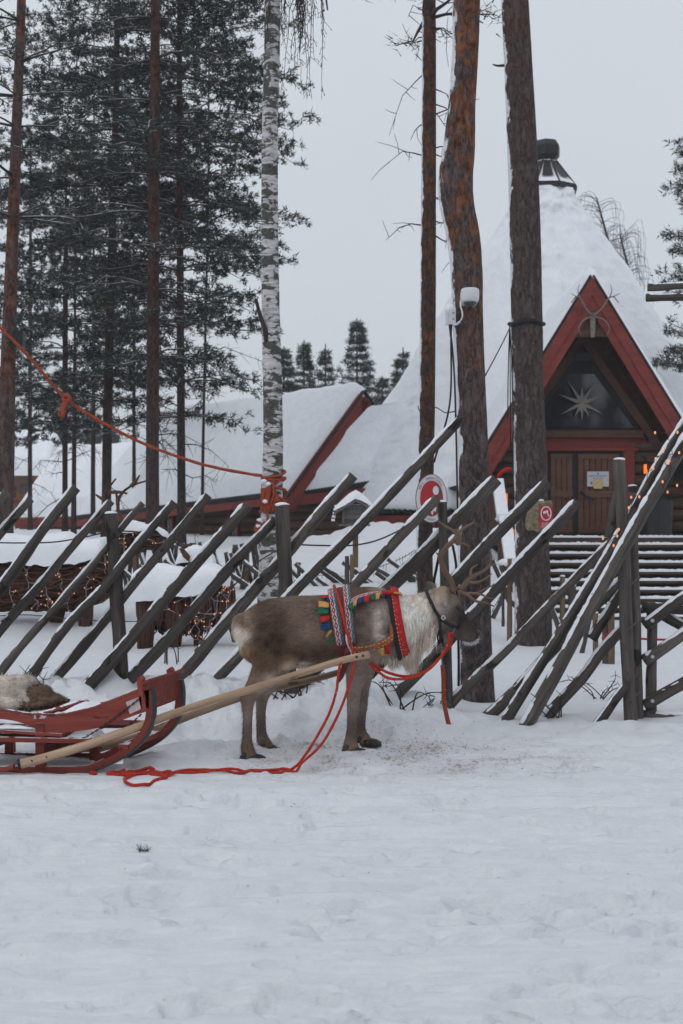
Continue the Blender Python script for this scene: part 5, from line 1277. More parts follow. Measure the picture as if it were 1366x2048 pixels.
H = [hairs(30000, .026, .0032, lambda x, y, yy, n: (y < 1345) * (x < 770) * 1.0, fb),
     hairs(6500, .024, .0030, lambda x, y, yy, n: (y >= 1345) * (y < 1500) * 1.0, fd, 1, .26),
     hairs(9000, .038, .0034, lambda x, y, yy, n: (x > 765) * (x < 872) * 1.0, fd),
     hairs(2600, .014, .0024, lambda x, y, yy, n: (x >= 868) * 1.0, lambda p: np.tile([[-.6, 0, -.4]], (len(p), 1)), 1, .12),
     hairs(1500, .045, .0036, lambda x, y, yy, n: (x < 492) * 1.0, fd),
     hairs(1800, .030, .0036, lambda x, y, yy, n: (y > 1478) * (y < 1512) * 1.0, fd, 1.05, .3)]
# long beard under the throat and the chest tuft
def beard(n, ctrl, yr, L0, L1):
    Q = np.array(smooth_path(ctrl, 200)); i = rh.integers(0, 200, n); px, py = Q[i, 0] + rh.normal(0, 5, n), Q[i, 1] - np.abs(rh.normal(0, 11, n)) + 4
    p = np.stack([(px - 683) * RSC, YC + rh.uniform(-yr, yr, n), CZ - (py - 1024) * RSC], 1)
    cl = fbm(p[:, 0] * 22, p[:, 1] * 22, 0, 2, 8)
    L = (Q[i, 2] * RSC)[:, None] * (rh.uniform(L0, L1, (n, 1)) + .22 * cl[:, None]); d = np.stack([-.10 + .12 * cl + rh.normal(0, .07, n), rh.normal(0, .08, n), -np.ones(n)], 1); d /= np.linalg.norm(d, axis=1, keepdims=True)
    q = np.array([[1, 0, 0]]) + rh.normal(0, .3, (n, 3)); w_ = .0042
    mid = p + d * L * .5; mid[:, 0] += rh.normal(0, .006, n)
    V = np.concatenate([np.stack([p - q * w_ * .5, p + q * w_ * .5, mid + q * w_ * .4], 1), np.stack([p - q * w_ * .5, mid + q * w_ * .4, mid - q * w_ * .4], 1), np.stack([mid - q * w_ * .4, mid + q * w_ * .4, p + d * L], 1)]).reshape(-1, 3)
    base = np.array(lin(188, 174, 160)) * rh.uniform(.66, 1.25, (n, 1)) * 1.2
    return V, np.repeat(np.tile(base, (3, 1)), 3, 0)
H.append(beard(1500, [(800, 1292, 44), (818, 1288, 56), (830, 1284, 64), (846, 1270, 42), (858, 1258, 58), (870, 1246, 28)], .075, .4, 1.0))
H.append(hairs(5200, .070, .0040, lambda x, y, yy, n: (x > 792) * (x < 876) * np.clip((y - 1222) / 50, 0, 1), fd, 1.0, .12))
H.append(beard(900, [(816, 1286, 44), (828, 1288, 66), (838, 1282, 44)], .04, .65, 1.1))
H.append(beard(900, [(752, 1310, 14), (775, 1312, 26), (792, 1314, 32), (806, 1300, 20)], .08, .4, 1.0))
H.append(beard(300, [(590, 1328, 8), (604, 1330, 14), (615, 1330, 7)], .05, .4, 1.0))
HV = np.concatenate([h[0] for h in H]); HC = np.concatenate([h[1] for h in H])
mesh_np('coat_hair', HV, np.arange(len(HV)).reshape(-1, 3), M_['hair'], bd, False, HC)
# antlers, eyes, hooves, lip
def P3(px, py, y): return RP(px, py, y)
def antler(paths):
    mb = MB()
    for pts, r0, r1 in paths:
        P = [P3(*q) for q in pts]; n = max(6, len(P) * 4); mb.tube(vpath(P, n), [(r0 + (r1 - r0) * (i / (n - 1)) ** .8) * RSC for i in range(n)], 10, .14, int(pts[0][0]))
    return obj('antler', mb, M_['antler'], rd, True)
antler([([(907, 1182, -.03), (902, 1165, -.05), (893, 1150, -.08), (883, 1132, -.11), (879, 1112, -.13), (888, 1095, -.14), (903, 1080, -.15), (911, 1068, -.15), (908, 1058, -.15)], 6.5, 4.2),
        ([(912, 1070, -.15), (901, 1060, -.155), (886, 1051, -.16), (873, 1042, -.17)], 4.2, 1.2), ([(911, 1072, -.15), (918, 1060, -.14), (930, 1052, -.13), (943, 1045, -.12), (944, 1038, -.12)], 4.2, 1.2),
        ([(909, 1086, -.15), (920, 1086, -.16), (936, 1092, -.17)], 4.2, 1.4), ([(881, 1122, -.12), (876, 1112, -.12), (870, 1104, -.12)], 3.5, 1.2), ([(914, 1068, -.15), (912, 1080, -.15), (909, 1088, -.15)], 6, 5)])
antler([([(916, 1180, .03), (930, 1172, .06), (944, 1158, .09), (958, 1150, .11), (974, 1142, .13), (985, 1130, .15), (988, 1116, .15), (985, 1099, .15)], 6.0, 1.4),
        ([(984, 1133, .15), (991, 1131, .15), (998, 1130, .14)], 3, 1), ([(946, 1158, .10), (945, 1146, .12), (948, 1138, .13), (960, 1131, .14)], 4, 1.1),
        ([(938, 1166, .08), (955, 1166, .06), (972, 1158, .04), (984, 1148, .02)], 4, 1.1)])
antler([([(916, 1184, -.02), (930, 1187, -.06), (948, 1200, -.09), (966, 1203, -.11), (984, 1210, -.12)], 4.6, 1.4), ([(926, 1187, -.05), (944, 1186, -.05), (962, 1188, -.06), (972, 1194, -.07), (986, 1196, -.07)], 3.6, 1.1), ([(950, 1188, -.05), (962, 1181, -.05), (978, 1172, -.06)], 3, 1)])
mb = MB(); mb.ball(RP(916, 1213, -.086), .018, (1, .7, .85)); mb.ball(RP(916, 1213, .086), .018, (1, .7, .85)); obj('eyes', mb, M_['hoof'], rd, True).name = 'eye'
def hoof(c, y, toe, dew, flip=1):
    mb = MB(); c = RP(*c, y)
    for s in (-1, 1):
        a = c + Vector((.012, s * .022, .012)); V = []
        for i, (x, r, h_) in enumerate(((-.030, .020, .034), (.010, .025, .036), (.045, .022, .028), (.074, .009, .010))):
            for k in range(10):
                t = 2 * math.pi * k / 10; V.append(a + Vector((x * toe, math.sin(t) * r, max(-.022, math.cos(t) * h_ - .008) - .022)))
        o = len(mb.v); mb.grid(V, 10, 4, True); mb.f.append(tuple(o + 30 + k for k in range(10))); mb.f.append(tuple(o + k for k in reversed(range(10))))
        mb.tube([c + Vector((-.035, s * .026, .030)), c + Vector((-.062, s * .030, .004)), c + Vector((-.074 * dew, s * .030, -.030))], [.012, .013, .006], 7)
    return obj('hoof', mb, M_['hoof'], rd, True)
for (ct, y1, y2, hc) in LEGS: hoof(hc, y2, 1.08, 1.15)
mb = MB(); mb.ball(RP(955, 1266, 0), .027, (.8, 1.1, .7), 12, 8); obj('nose', mb, M_['hoof'], rd, True)
lp = []
for k in range(260):
    f = rh.random(); q = vpath([RP(926, 1283, -.035), RP(938, 1286, -.036), RP(949, 1284, -.032), RP(956, 1276, -.024)], 30)[int(f * 29)]
    lp.append(q + Vector((rh.normal(0, .003), rh.uniform(0, .06), rh.normal(0, .003))))
V, Fc = needles(np.array(lp), np.tile([[.5, -.2, -.7]], (len(lp), 1)), 1, .017, .005, rh, .35)
mesh_np('lip_hair', V, Fc, M_['paper'], bd)

# ------------------------------------------------------------------ harness
ha = thing('harness', 'colourful woven harness with felt pennants and red collar on the reindeer', 'harness', RP(700, 1250))
def strip(name, pxf, wd, t0, t1, o, mat, n=60, across=5, parent=None, thick=True):
    """band over the trunk: centre px at angle th = pxf(th); wd in px"""
    V, T = [], []; L = 0; prev = None
    for i in range(n):
        th = t0 + (t1 - t0) * i / (n - 1); c = body_at(pxf(th), th, o)
        if prev is not None: L += (c - prev).length
        prev = c
        for k in range(across):
            u = k / (across - 1); V.append(body_at(pxf(th) + wd * (u - .5), th, o + .006 * math.sin(math.pi * u))); T.append((u, 0, L))
    mb = MB(); mb.grid(V, across, n, False, T)
    ob = obj(name, mb, M_[mat], parent or ha, True)
    sm = ob.modifiers.new('thickness', 'SOLIDIFY'); sm.thickness = .007; sm.offset = 0
    return ob
gx = lambda a, b: (lambda th: a + (b - a) * (1 - math.cos(min(abs(th), math.pi))) / 2)
strip('girth_band', gx(663, 690), 15, -2.6, 1.92, .026, 'band')
strip('girth_band', gx(692, 707), 14, -2.6, 1.92, .026, 'band')
strip('girth_strap', gx(678, 699), 13, -2.6, 2.55, .022, 'darkred')
strip('girth_flap', gx(667, 690), 20, 1.90, 2.50, .028, 'darkred', 20); strip('girth_flap', gx(690, 700), 13, 2.12, 2.52, .030, 'feltblue', 20)
strip('collar', lambda th: 787 + 26 * (1 - math.cos(th)) / 2 - 4 * math.sin(th), 17, -math.pi * .995, math.pi * .995, .034, 'feltred', 90, 6)
strip('collar_pad', lambda th: 777 + 26 * (1 - math.cos(th)) / 2 - 4 * math.sin(th), 9, -math.pi * .995, math.pi * .995, .036, 'strap', 90, 5)
def path_strip(name, pts, wd, o, mat, n=40, vertical=True):
    Q = smooth_path(pts, n); V, T = [], []; L = 0
    for i, (px, py) in enumerate([q[:2] for q in Q]):
        a, b = Q[max(0, i - 1)], Q[min(n - 1, i + 1)]; d = np.array(b[:2]) - np.array(a[:2]); d /= np.linalg.norm(d); nn = np.array([-d[1], d[0]]); L += .01
        for u in (-1, -.3, .3, 1):
            V.append(side_y(px + nn[0] * wd * .5 * u, py + nn[1] * wd * .5 * u, o + .004 * (1 - abs(u)))); T.append((u * .5 + .5, 0, L))
    mb = MB(); mb.grid(V, 4, n, False, T); ob = obj(name, mb, M_[mat], ha, True); sm = ob.modifiers.new('thickness', 'SOLIDIFY'); sm.thickness = .008; sm.offset = 0
    return ob
path_strip('breast_strap', [(704, 1293), (730, 1292), (760, 1284), (782, 1270), (784, 1252), (786, 1240)], 13, .035, 'leather')
mb = MB()
for t in np.linspace(0, 1, 12):
    q = np.array(smooth_path([(704, 1293), (730, 1292), (760, 1284), (782, 1270)], 30))[int(t * 29)]
    for s in (-4, 4): mb.ball(side_y(q[0], q[1] + s, .042), .0045, (1, 1, 1), 6, 5)
for th in np.linspace(.35, 2.7, 22): mb.ball(body_at(779 + 26 * (1 - math.cos(th)) / 2 - 4 * math.sin(th) + 3.5, th, .042), .004, (1, 1, 1), 6, 5)
for th in np.linspace(.5, 2.7, 12): mb.ball(body_at(787 + 26 * (1 - math.cos(th)) / 2 - 4 * math.sin(th), th, .042), .0035, (1, 1, 1), 6, 5)
obj('stud', mb, M_['note'], ha, True)
path_strip('withers_band', [(698, 1203), (712, 1194), (730, 1188), (752, 1185), (768, 1186)], 7, .026, 'band')
mb = MB(); mb.tube(vpath([RP(764, 1184, -.11), RP(782, 1183, -.12), RP(796, 1185, -.11), RP(803, 1188, -.10)], 10), [.013, .015, .014, .012, .012, .012, .011, .010, .008, .005], 8); obj('withers_tassel', mb, M_['feltred'], ha, True)
mb = MB(); mb.tube(vpath([RP(786, 1183, -.135), RP(796, 1184, -.128), RP(802, 1187, -.12)], 6), .006, 6); obj('withers_tassel', mb, M_['feltyellow'], ha, True)
rf = random.Random(3)
def pennant(quad, mat, o=.034):
    V = []; nn = 6
    for j in range(nn):
        for i in range(nn):
            u, v = i / (nn - 1), j / (nn - 1); a = np.array(quad[0]) * (1 - u) + np.array(quad[1]) * u; b = np.array(quad[3]) * (1 - u) + np.array(quad[2]) * u; q = a * (1 - v) + b * v
            V.append(side_y(q[0], q[1], o + .010 * math.sin(u * 5 + quad[0][0]) * v + .012 * v))
    mb = MB(); mb.grid(V, nn, nn); ob = obj('pennant', mb, M_[mat], ha, True); sm = ob.modifiers.new('thickness', 'SOLIDIFY'); sm.thickness = .004
for q, mt in [([(641, 1190), (656, 1189), (657, 1194), (646, 1194)], 'feltred'), ([(655, 1192), (668, 1192), (667, 1201), (654, 1200)], 'feltblue'),
              ([(638, 1200), (659, 1202), (658, 1211), (638, 1211)], 'feltyellow'), ([(637, 1212), (658, 1212), (657, 1223), (636, 1224)], 'feltgreen'), ([(641, 1229), (659, 1225), (660, 1234), (643, 1239)], 'feltred'), ([(642, 1241), (661, 1239), (662, 1253), (643, 1253)], 'feltblue'),
              ([(661, 1252), (665, 1256), (654, 1268), (652, 1266)], 'feltyellow'), ([(663, 1265), (667, 1272), (655, 1282), (656, 1274)], 'feltgreen'),
              ([(696, 1206), (708, 1201), (708, 1213), (698, 1215)], 'feltgreen'), ([(706, 1200), (715, 1194), (711, 1208), (706, 1208)], 'feltyellow'), ([(716, 1194), (727, 1190), (725, 1202), (715, 1203)], 'feltblue'), ([(728, 1190), (738, 1187), (736, 1200), (727, 1200)], 'feltred'), ([(739, 1187), (750, 1185), (747, 1197), (740, 1197)], 'feltgreen'), ([(750, 1186), (761, 1184), (756, 1195), (750, 1196)], 'feltyellow'), ([(762, 1181), (773, 1181), (774, 1190), (764, 1193)], 'feltblue'),
              ([(741, 1300), (756, 1296), (755, 1316), (742, 1318)], 'feltblue'), ([(752, 1292), (766, 1288), (768, 1306), (754, 1308)], 'feltyellow'), ([(769, 1282), (780, 1276), (779, 1303), (768, 1303)], 'feltred')]:
    pennant(q, mt)
# halter and lead
hl = thing('halter', 'black strap halter on the reindeer\'s head', 'halter', RP(890, 1240))
mb = MB(); HY = -.088
def hs(pts, r=.0105): mb.tube(vpath([RP(*q) for q in pts], 14), r, 6, flat=.9)
hs([(853, 1178, .03), (852, 1182, -.05), (858, 1198, HY), (868, 1218, HY - .008), (878, 1234, HY - .006), (890, 1243, HY), (904, 1252, -.078), (915, 1254, -.066)]); hs([(877, 1232, HY - .006), (878, 1250, HY), (879, 1268, -.07), (880, 1284, -.05)]); hs([(915, 1252, -.066), (925, 1236, -.058), (934, 1228, -.03), (936, 1226, .01)], .009); hs([(879, 1266, -.07), (884, 1278, -.05), (886, 1292, -.05)], .007); hs([(877, 1258, -.08), (874, 1272, -.06), (877, 1288, -.05)], .006)
obj('strap', mb, M_['strap'], hl, True)
mb = MB(); mb.tube(vpath([RP(880, 1233, HY - .018), RP(884, 1229, HY - .018), RP(888, 1233, HY - .018), RP(884, 1237, HY - .018), RP(880, 1233, HY - .018)], 14), .004, 6); obj('buckle', mb, M_['steel'], hl, True)
mb = MB(); mb.tube(vpath([RP(908, 1254, -.08), RP(904, 1262, -.085), RP(899, 1272, -.085), RP(892, 1282, -.085)], 8), .006, 6); obj('snap_cord', mb, M_['teal'], hl, True)
def rope(name, label, cat, pts, r, mat, n=60, ground=False, group=None):
    P = vpath(pts, n)
    if ground:
        for q in P: q.z = max(q.z, gz(q.x, q.y) + r * .6)
    mb = MB(); mb.tube(P, r, 7, .12, len(pts)); return tag(obj(name, mb, M_[mat], None, True), label, cat, group)
lead = thing('lead_rope', 'slack red lead rope looping from the halter back to the breast strap', 'rope', RP(830, 1340))
for o in (0, 1):
    pts = [(902, 1262, -.09), (896, 1290, -.10), (872, 1316 + o * 6, -.13), (845, 1338 + o * 3, -.16), (812, 1346 + 4 * o, -.18), (780, 1340 + 8 * o, -.20), (758, 1330 + 4 * o, -.20), (742, 1318, -.19)]
    mb = MB(); mb.tube(vpath([RP(p[0] - 5 * o, p[1], p[2] - .02 * o) for p in pts], 50), .0088, 7, .1, o); obj('strand', mb, M_['redrope'], lead, True)
hg = thing('hanging_strap', 'red strap hanging straight down from the halter chain to the snow', 'strap', RP(890, 1330))
mb = MB()
pc = vpath([RP(886, 1285, -.03), W(884, 1300, 8.9), W(884, 1318, 9.2), W(885, 1334, 9.5)], 15)
for i in range(14): mb.tube([pc[i] + Vector((0, .004 * (i % 2), 0)), pc[i + 1]], .006, 5)
obj('chain', mb, M_['teal'], hg, True)
mb = MB(); mb.tube(vpath([W(885, 1330, 9.5), W(887, 1360, 9.52), W(888, 1400, 9.52), W(894, 1435, 9.5), W(901, 1460, 9.48), W(907, 1472, 9.45)], 30), .017, 6, .1, 3, flat=.45, flatdir=(0, 1, 0)); obj('strap', mb, M_['orangerope'], hg, True)
mb = MB(); mb.ball(RP(706, 1305, -.255), .016, (1, .6, 1)); mb.tube(vpath([RP(692, 1262, -.235), RP(694, 1280, -.25), RP(702, 1296, -.26), RP(706, 1304, -.26)], 12), .006, 5, .4, 4); mb.tube(vpath([RP(700, 1304, -.262), RP(706, 1299, -.262), RP(713, 1304, -.262), RP(707, 1310, -.262), RP(700, 1304, -.262)], 16), .0075, 6)
obj('ring', mb, M_['steel'], ha, True)

# ------------------------------------------------------------------ driving reins and coil on the snow
rn_ = thing('driving_rein', 'red reins running over the reindeer\'s back and down to a coil on the snow', 'rope', RP(600, 1500))
def rein(pts, r=.0085, n=70):
    P = vpath(pts, n)
    for q in P: q.z = max(q.z, gz(q.x, q.y) + r * .7)
    mb = MB(); mb.tube(P, r, 7, .1, len(pts)); obj('strand', mb, M_['redrope'], rn_, True)
rein([body_at(670, -.5, .05), body_at(668, .1, .05), body_at(672, .5, .055), body_at(683, 1.1, .055), RP(694, 1258, -.27), RP(702, 1282, -.28), RP(706, 1300, -.28)])
rein([RP(704, 1303, -.28), RP(690, 1306, -.30), RP(680, 1320, -.32), RP(676, 1345, -.34), RP(673, 1368, -.35), RP(660, 1408, -.38), RP(640, 1445, -.42), RP(616, 1482, -.46), RP(595, 1505, -.50), RP(560, 1520, -.52), RP(520, 1532, -.54), W(450, 1540, 8.22), W(390, 1546, 8.2), W(330, 1548, 8.18)])
rein([RP(707, 1308, -.28), RP(706, 1325, -.31), RP(699, 1350, -.33), RP(688, 1385, -.36), RP(668, 1428, -.40), RP(645, 1465, -.44), RP(620, 1488, -.48), RP(607, 1498, -.50), RP(598, 1512, -.52), RP(580, 1522, -.54), RP(548, 1529, -.55), W(470, 1538, 8.25), W(400, 1545, 8.25), W(310, 1546, 8.22)])
def gl(px, py): # point on the road plane under the pixel
    d = CZ * F / (py - 1024); return Vector(((px - 683) * d / F, d, .0))
def coil(cx_, cy_, rx, ry, turns, ph, drift=(0, 0), tilt=0.0, r=.0095):
    P = []
    n = int(turns * 26)
    for k in range(n):
        t = ph + 2 * math.pi * k / 26; f = k / n
        P.append(gl(cx_ + rx * math.cos(t) * (1 + .05 * math.sin(3 * t)) + drift[0] * f, cy_ + ry * math.sin(t) + drift[1] * f - tilt * math.cos(t)) + Vector((0, 0, .012 * f + .004 * math.sin(5 * t))))
    rein(P, r, len(P) * 2)
coil(289, 1562, 42, 10.5, 1.25, -1.3, (4, -2), 2); coil(272, 1547, 30, 4.2, 2.4, .4, (6, 1), 6); coil(250, 1550, 24, 3.4, 1.6, 2.0, (-14, 0), 3); coil(318, 1551, 22, 3.2, 1.3, 0, (10, -3))
rein([gl(182, 1550), gl(187, 1548), gl(191, 1552), gl(186, 1554)], .012, 14)

# ------------------------------------------------------------------ sledge
SD = 8.15; sl = thing('wooden_sledge', 'worn red wooden sledge with upturned runners and two long pale shafts', 'sledge', W(120, 1548, SD))
FAR = Vector((.125, .50, .0))
def SP(px, py, far=0.0): return W(px, py, SD) + FAR * far
def ribbon(pts, th, y0, y1, mat, name='runner', n=40, off=0.0, tex=None):
    """board bent along px path; th px thick; spans lateral fraction y0..y1 of the sledge width"""
    Q = np.array(smooth_path(pts, n)); V, T = [], []; L = 0
    for i in range(n):
        a, b = Q[max(0, i - 1)], Q[min(n - 1, i + 1)]; d = (b - a)[:2]; d /= np.linalg.norm(d) + 1e-9; nn = np.array([d[1], -d[0]]); t_ = Q[i, 2] if Q.shape[1] > 2 else th
        if i: L += np.linalg.norm(Q[i, :2] - Q[i - 1, :2]) * SD / F
        for s, yy in ((-1, y0), (1, y0), (1, y1), (-1, y1)):
            q = Q[i, :2] + nn * (s * t_ / 2 + off); V.append(SP(q[0], q[1], yy)); T.append((s * .02, yy * .5, L))
    mb = MB(); mb.grid(V, 4, n, True, T); mb.f.append((3, 2, 1, 0)); mb.f.append(tuple((n - 1) * 4 + k for k in range(4)))
    return obj(name, mb, M_[mat], sl)
RUN = [(-140, 1540), (0, 1540), (120, 1540), (170, 1538), (215, 1522), (255, 1499), (283, 1470), (296, 1440), (298, 1405), (294, 1380)]
for f in (0.0, .92):
    rz = ribbon(RUN, 13, f, f + .08, 'sled', 'runner', 60)
    t_ = ribbon(RUN, 4, f - .004, f + .084, 'tread', 'runner_tread', 60, -8.5); t_.parent = rz
    mb = MB(); mb.prism([SP(q[0], q[1], f - .006) for q in ((273, 1358), (281, 1352), (285, 1358), (286, 1395), (294, 1420), (284, 1425), (278, 1398))], FAR * .09); obj('runner_post', mb, M_['sled'], sl)
mb = MB(); mb.prism([SP(286, 1367, .0), SP(298, 1362, .0), SP(298, 1418, .0), SP(287, 1412, .0)], FAR * 1.0); obj('front_board', mb, M_['sled'], sl)
mb = MB(); mb.prism([SP(284, 1364, -.05), SP(301, 1357, -.05), SP(303, 1362, -.05), SP(286, 1370, -.05)], FAR * 1.12); obj('front_rail', mb, M_['sled'], sl)
SIDE_T = [(-120, 1416), (0, 1424), (50, 1431), (90, 1434), (130, 1432), (180, 1420), (230, 1402), (285, 1380)]
SIDE_B = [(-120, 1432), (0, 1438), (50, 1448), (90, 1465), (150, 1463), (200, 1455), (245, 1440), (287, 1424)]
def sideboard(f):
    n = 40; A = np.array(smooth_path(SIDE_T, n)); B = np.array(smooth_path(SIDE_B, n)); V, T = [], []
    for i in range(n):
        for q, yy in ((A[i], f), (A[i], f + .06), (B[i], f + .06), (B[i], f)): V.append(SP(q[0], q[1], yy)); T.append((q[1] * .004, yy * .5, q[0] * .003 + f * 9))
    mb = MB(); mb.grid(V, 4, n, True, T); mb.f.append((3, 2, 1, 0)); mb.f.append(tuple((n - 1) * 4 + k for k in range(4))); o = obj('side_board', mb, M_['sled'], sl)
    mb = MB(); mb.tube([SP(q[0], q[1] - 1, f + .03) for q in A], .015, 6, .1, 2); obj('top_rail', mb, M_['sled'], o, True)
    return o
sb = sideboard(0.0); sideboard(.94)
mb = MB(); mb.prism([SP(252, 1404, -.006), SP(283, 1392, -.006), SP(284, 1417, -.006), SP(260, 1428, -.006)], FAR * .004); obj('worn_plate', mb, M_['paleprint'], sb)
mb = MB(); mb.tube(vpath([SP(70, 1433, 0), SP(96, 1424, .3), SP(108, 1420, .6), SP(100, 1426, .94)], 16), [.030] * 16, 8, .05, 3, flat=.5); obj('seat_bow', mb, M_['sled'], sl, True)
mb = MB(); mb.prism([SP(69, 1430, -.01), SP(94, 1432, -.01), SP(90, 1437, -.01), SP(68, 1438, -.01)], FAR * .1); obj('bow_plate', mb, M_['paleprint'], sl)
for (x0, y0, x1, y1, th, mt, f0, f1) in ((-120, 1452, 125, 1470, 6, 'sled', -.02, .06), (-120, 1474, 180, 1481, 9, 'sled', -.05, .05), (-120, 1474, 170, 1478, 7, 'sled', .94, 1.0)):
    ribbon([(x0, y0), ((x0 + x1) / 2, (y0 + y1) / 2 + 1), (x1, y1)], th, f0, f1, mt, 'long_rail', 12)
mb = MB(); mb.prism([SP(-120, 1470, .1), SP(150, 1474, .1), SP(150, 1478, .1), SP(-120, 1474, .1)], FAR * .8); obj('deck', mb, M_['darkred'], sl)
mb = MB(); mb.prism([SP(165, 1458, .35), SP(240, 1460, .35), SP(243, 1466, .35), SP(160, 1464, .35)], FAR * .4); obj('foot_board', mb, M_['darkred'], sl)
for px, f in ((80, 0.0), (-60, 0.0), (150, .5), (80, .92), (-60, .92)):
    f = f - .012 if f == 0 else f
    mb = MB(); mb.prism([SP(px - 8, 1446 if f < 0 else 1474, f), SP(px + 8, 1446 if f < 0 else 1474, f), SP(px + 9, 1536, f), SP(px - 9, 1536, f)], FAR * .07); obj('upright', mb, M_['sled'], sl)
for px in (80, -60): mb = MB(); mb.beam(SP(px, 1500, 0), SP(px, 1500, 1), .05, .05); obj('cross_bar', mb, M_['darkred'], sl)
mb = MB(); mb.prism([SP(170, 1522, .2), SP(255, 1482, .2), SP(262, 1490, .2), SP(176, 1530, .2)], FAR * .05); mb.beam(SP(246, 1494, 0), SP(246, 1494, 1), .06, .03); obj('runner_brace', mb, M_['sled'], sl)
def chain(a, b, n=42, parent=sl):
    mb = MB()
    for i in range(n):
        t0, t1 = i / n, (i + 1) / n; s = lambda t: a.lerp(b, t) + Vector((0, 0, -.035 * math.sin(math.pi * t))); u = s(t0 - .1 / n); v = s(t1 + .1 / n); o = Vector((0, .006, 0)) if i % 2 else Vector((0, .0, .006))
        mb.tube([u, (u + v) / 2 + o, v], .0028, 4, cap=False); mb.tube([u, (u + v) / 2 - o, v], .0028, 4, cap=False)
    return obj('chain', mb, M_['black'], parent)
chain(SP(279, 1398, -.02), SP(88, 1512, -.02)); chain(SP(262, 1436, .3), SP(178, 1482, .2), 20)
for nm_, pts, r in (('shaft', [W(38, 1529, 8.05), W(100, 1513, 8.08), W(180, 1488, 8.12), W(260, 1460, 8.17), W(340, 1430, 8.22), W(430, 1400, 8.28), W(520, 1373, 8.36), W(600, 1347, 8.44), W(680, 1322, 8.50), W(739, 1309, 8.52)], .0245),
                    ('shaft', [W(130, 1512, 8.72), W(250, 1482, 8.80), W(400, 1424, 8.92), W(480, 1396, 8.98), W(560, 1374, 9.03), W(630, 1358, 9.06), W(700, 1338, 9.07)], .023)):
    mb = MB(); P = vpath(pts, 40); mb.tube(P, [r * (1.12 - .25 * i / 39) for i in range(40)], 14, .07, int(r * 999)); so_ = obj(nm_, mb, M_['shaft'], sl, True)
    mb = MB(); k = P[0]; mb.tube([k + (P[1] - k) * -.15, k + (P[1] - k) * .2], r * 1.25, 14); obj('ferrule', mb, M_['black'], so_, True)
    mb = MB()
    for i in (2, 4, 37, 38): mb.ball(P[i] + Vector((0, -r * 1.0, .004)), .008, (1, .5, 1), 8, 6)
    obj('bolt', mb, M_['black'], so_, True)
ribbon([(-140, 1532), (0, 1536), (36, 1531)], 10, -.12, -.06, 'sled', 'draw_bar', 10)
mb = MB(); mb.tube(vpath([W(697, 1296, 8.55), W(690, 1330, 8.56), W(682, 1352, 8.58), W(676, 1366, 8.6)], 10), [.018] * 7 + [.014, .01, .004], 8, flat=.4, flatdir=(0, 1, 0)); tag(obj('shaft_strap', mb, M_['darkred'], None, True), 'dark maroon strap end dangling below the shaft tip', 'strap')
# snow lying on the sledge
for (pts, yr) in (([(120, 1478), (150, 1462), (175, 1464), (182, 1478)], (.05, .4)), ([(-10, 1470), (30, 1463), (60, 1470)], (.1, .8)), ([(-10, 1452), (20, 1449), (70, 1457)], (-.01, .06)), ([(205, 1528), (222, 1514), (240, 1508), (246, 1512)], (0, .1)), ([(105, 1430), (125, 1418), (150, 1424)], (.2, .9))):
    mb = MB(); n = 24; m = 8; Q = np.array(smooth_path(pts, n)); b0 = max(pts[0][1], pts[-1][1]); V = []
    for j in range(m):
        f = j / (m - 1); e_ = math.sin(math.pi * f) ** .4
        for i in range(n): V.append(SP(Q[i, 0], b0 + (Q[i, 1] - b0) * e_, yr[0] + (yr[1] - yr[0]) * f) + Vector((0, 0, .01 * float(fbm(Q[i, 0] * .08, f * 4, 0, 3, 6)) * e_)))
    mb.grid(V, n, m); obj('snow_patch', mb, M_['snow'], sl, True)
# reindeer hide heaped on the seat
hd = thing('reindeer_hide', 'pale shaggy reindeer hide with a brown flap heaped on the sledge seat', 'hide', SP(30, 1430, .4))
HYV, HCL = [], []
def hide(name, cs, col, n_h, L, seed):
    mb = MB()
    for (px, py, f, r, sc_) in cs: mb.ball(SP(px, py, f), r, sc_, 16, 11, .22, seed)
    me = evald(mb, [('REMESH', dict(mode='VOXEL', voxel_size=.012)), ('SMOOTH', dict(iterations=4, factor=.5))])
    nV = len(me.vertices); c_ = np.empty(nV * 3, 'f'); me.vertices.foreach_get('co', c_); c_ = c_.reshape(-1, 3); n_ = np.empty(nV * 3, 'f'); me.vertices.foreach_get('normal', n_); n_ = n_.reshape(-1, 3)
    me.vertices.foreach_set('co', (c_ - np.array(ORG[hd.name])).astype('f').ravel()); cc = np.array(lin(*col))[None] * (1 + .45 * fbm(c_[:, 0] * 9, c_[:, 1] * 9, c_[:, 2] * 9, 3, seed))[:, None] * 1.25; cc = np.clip(cc, .01, .8)
    ca = me.color_attributes.new('tint', 'FLOAT_COLOR', 'POINT'); ca.data.foreach_set('color', np.concatenate([cc, np.ones((nV, 1))], 1).astype('f').ravel()); me.update()
    o = finish(me, name, M_['fur'], hd); i = rh.integers(0, nV, n_h); d = n_[i] * .6 + rh.normal(0, .35, (n_h, 3)) + np.array([[.3, 0, -.5]]); d /= np.linalg.norm(d, axis=1, keepdims=True); q = np.cross(d, n_[i]); q /= np.linalg.norm(q, axis=1, keepdims=True) + 1e-6
    l = L * rh.uniform(.5, 1.3, (n_h, 1)); V = np.stack([c_[i] - q * .0022, c_[i] + q * .0022, c_[i] + d * l], 1).reshape(-1, 3); mesh_np('hide_hair', V, np.arange(n_h * 3).reshape(-1, 3), M_['hair'], o, False, np.repeat(cc[i] * rh.uniform(.75, 1.25, (n_h, 1)), 3, 0))
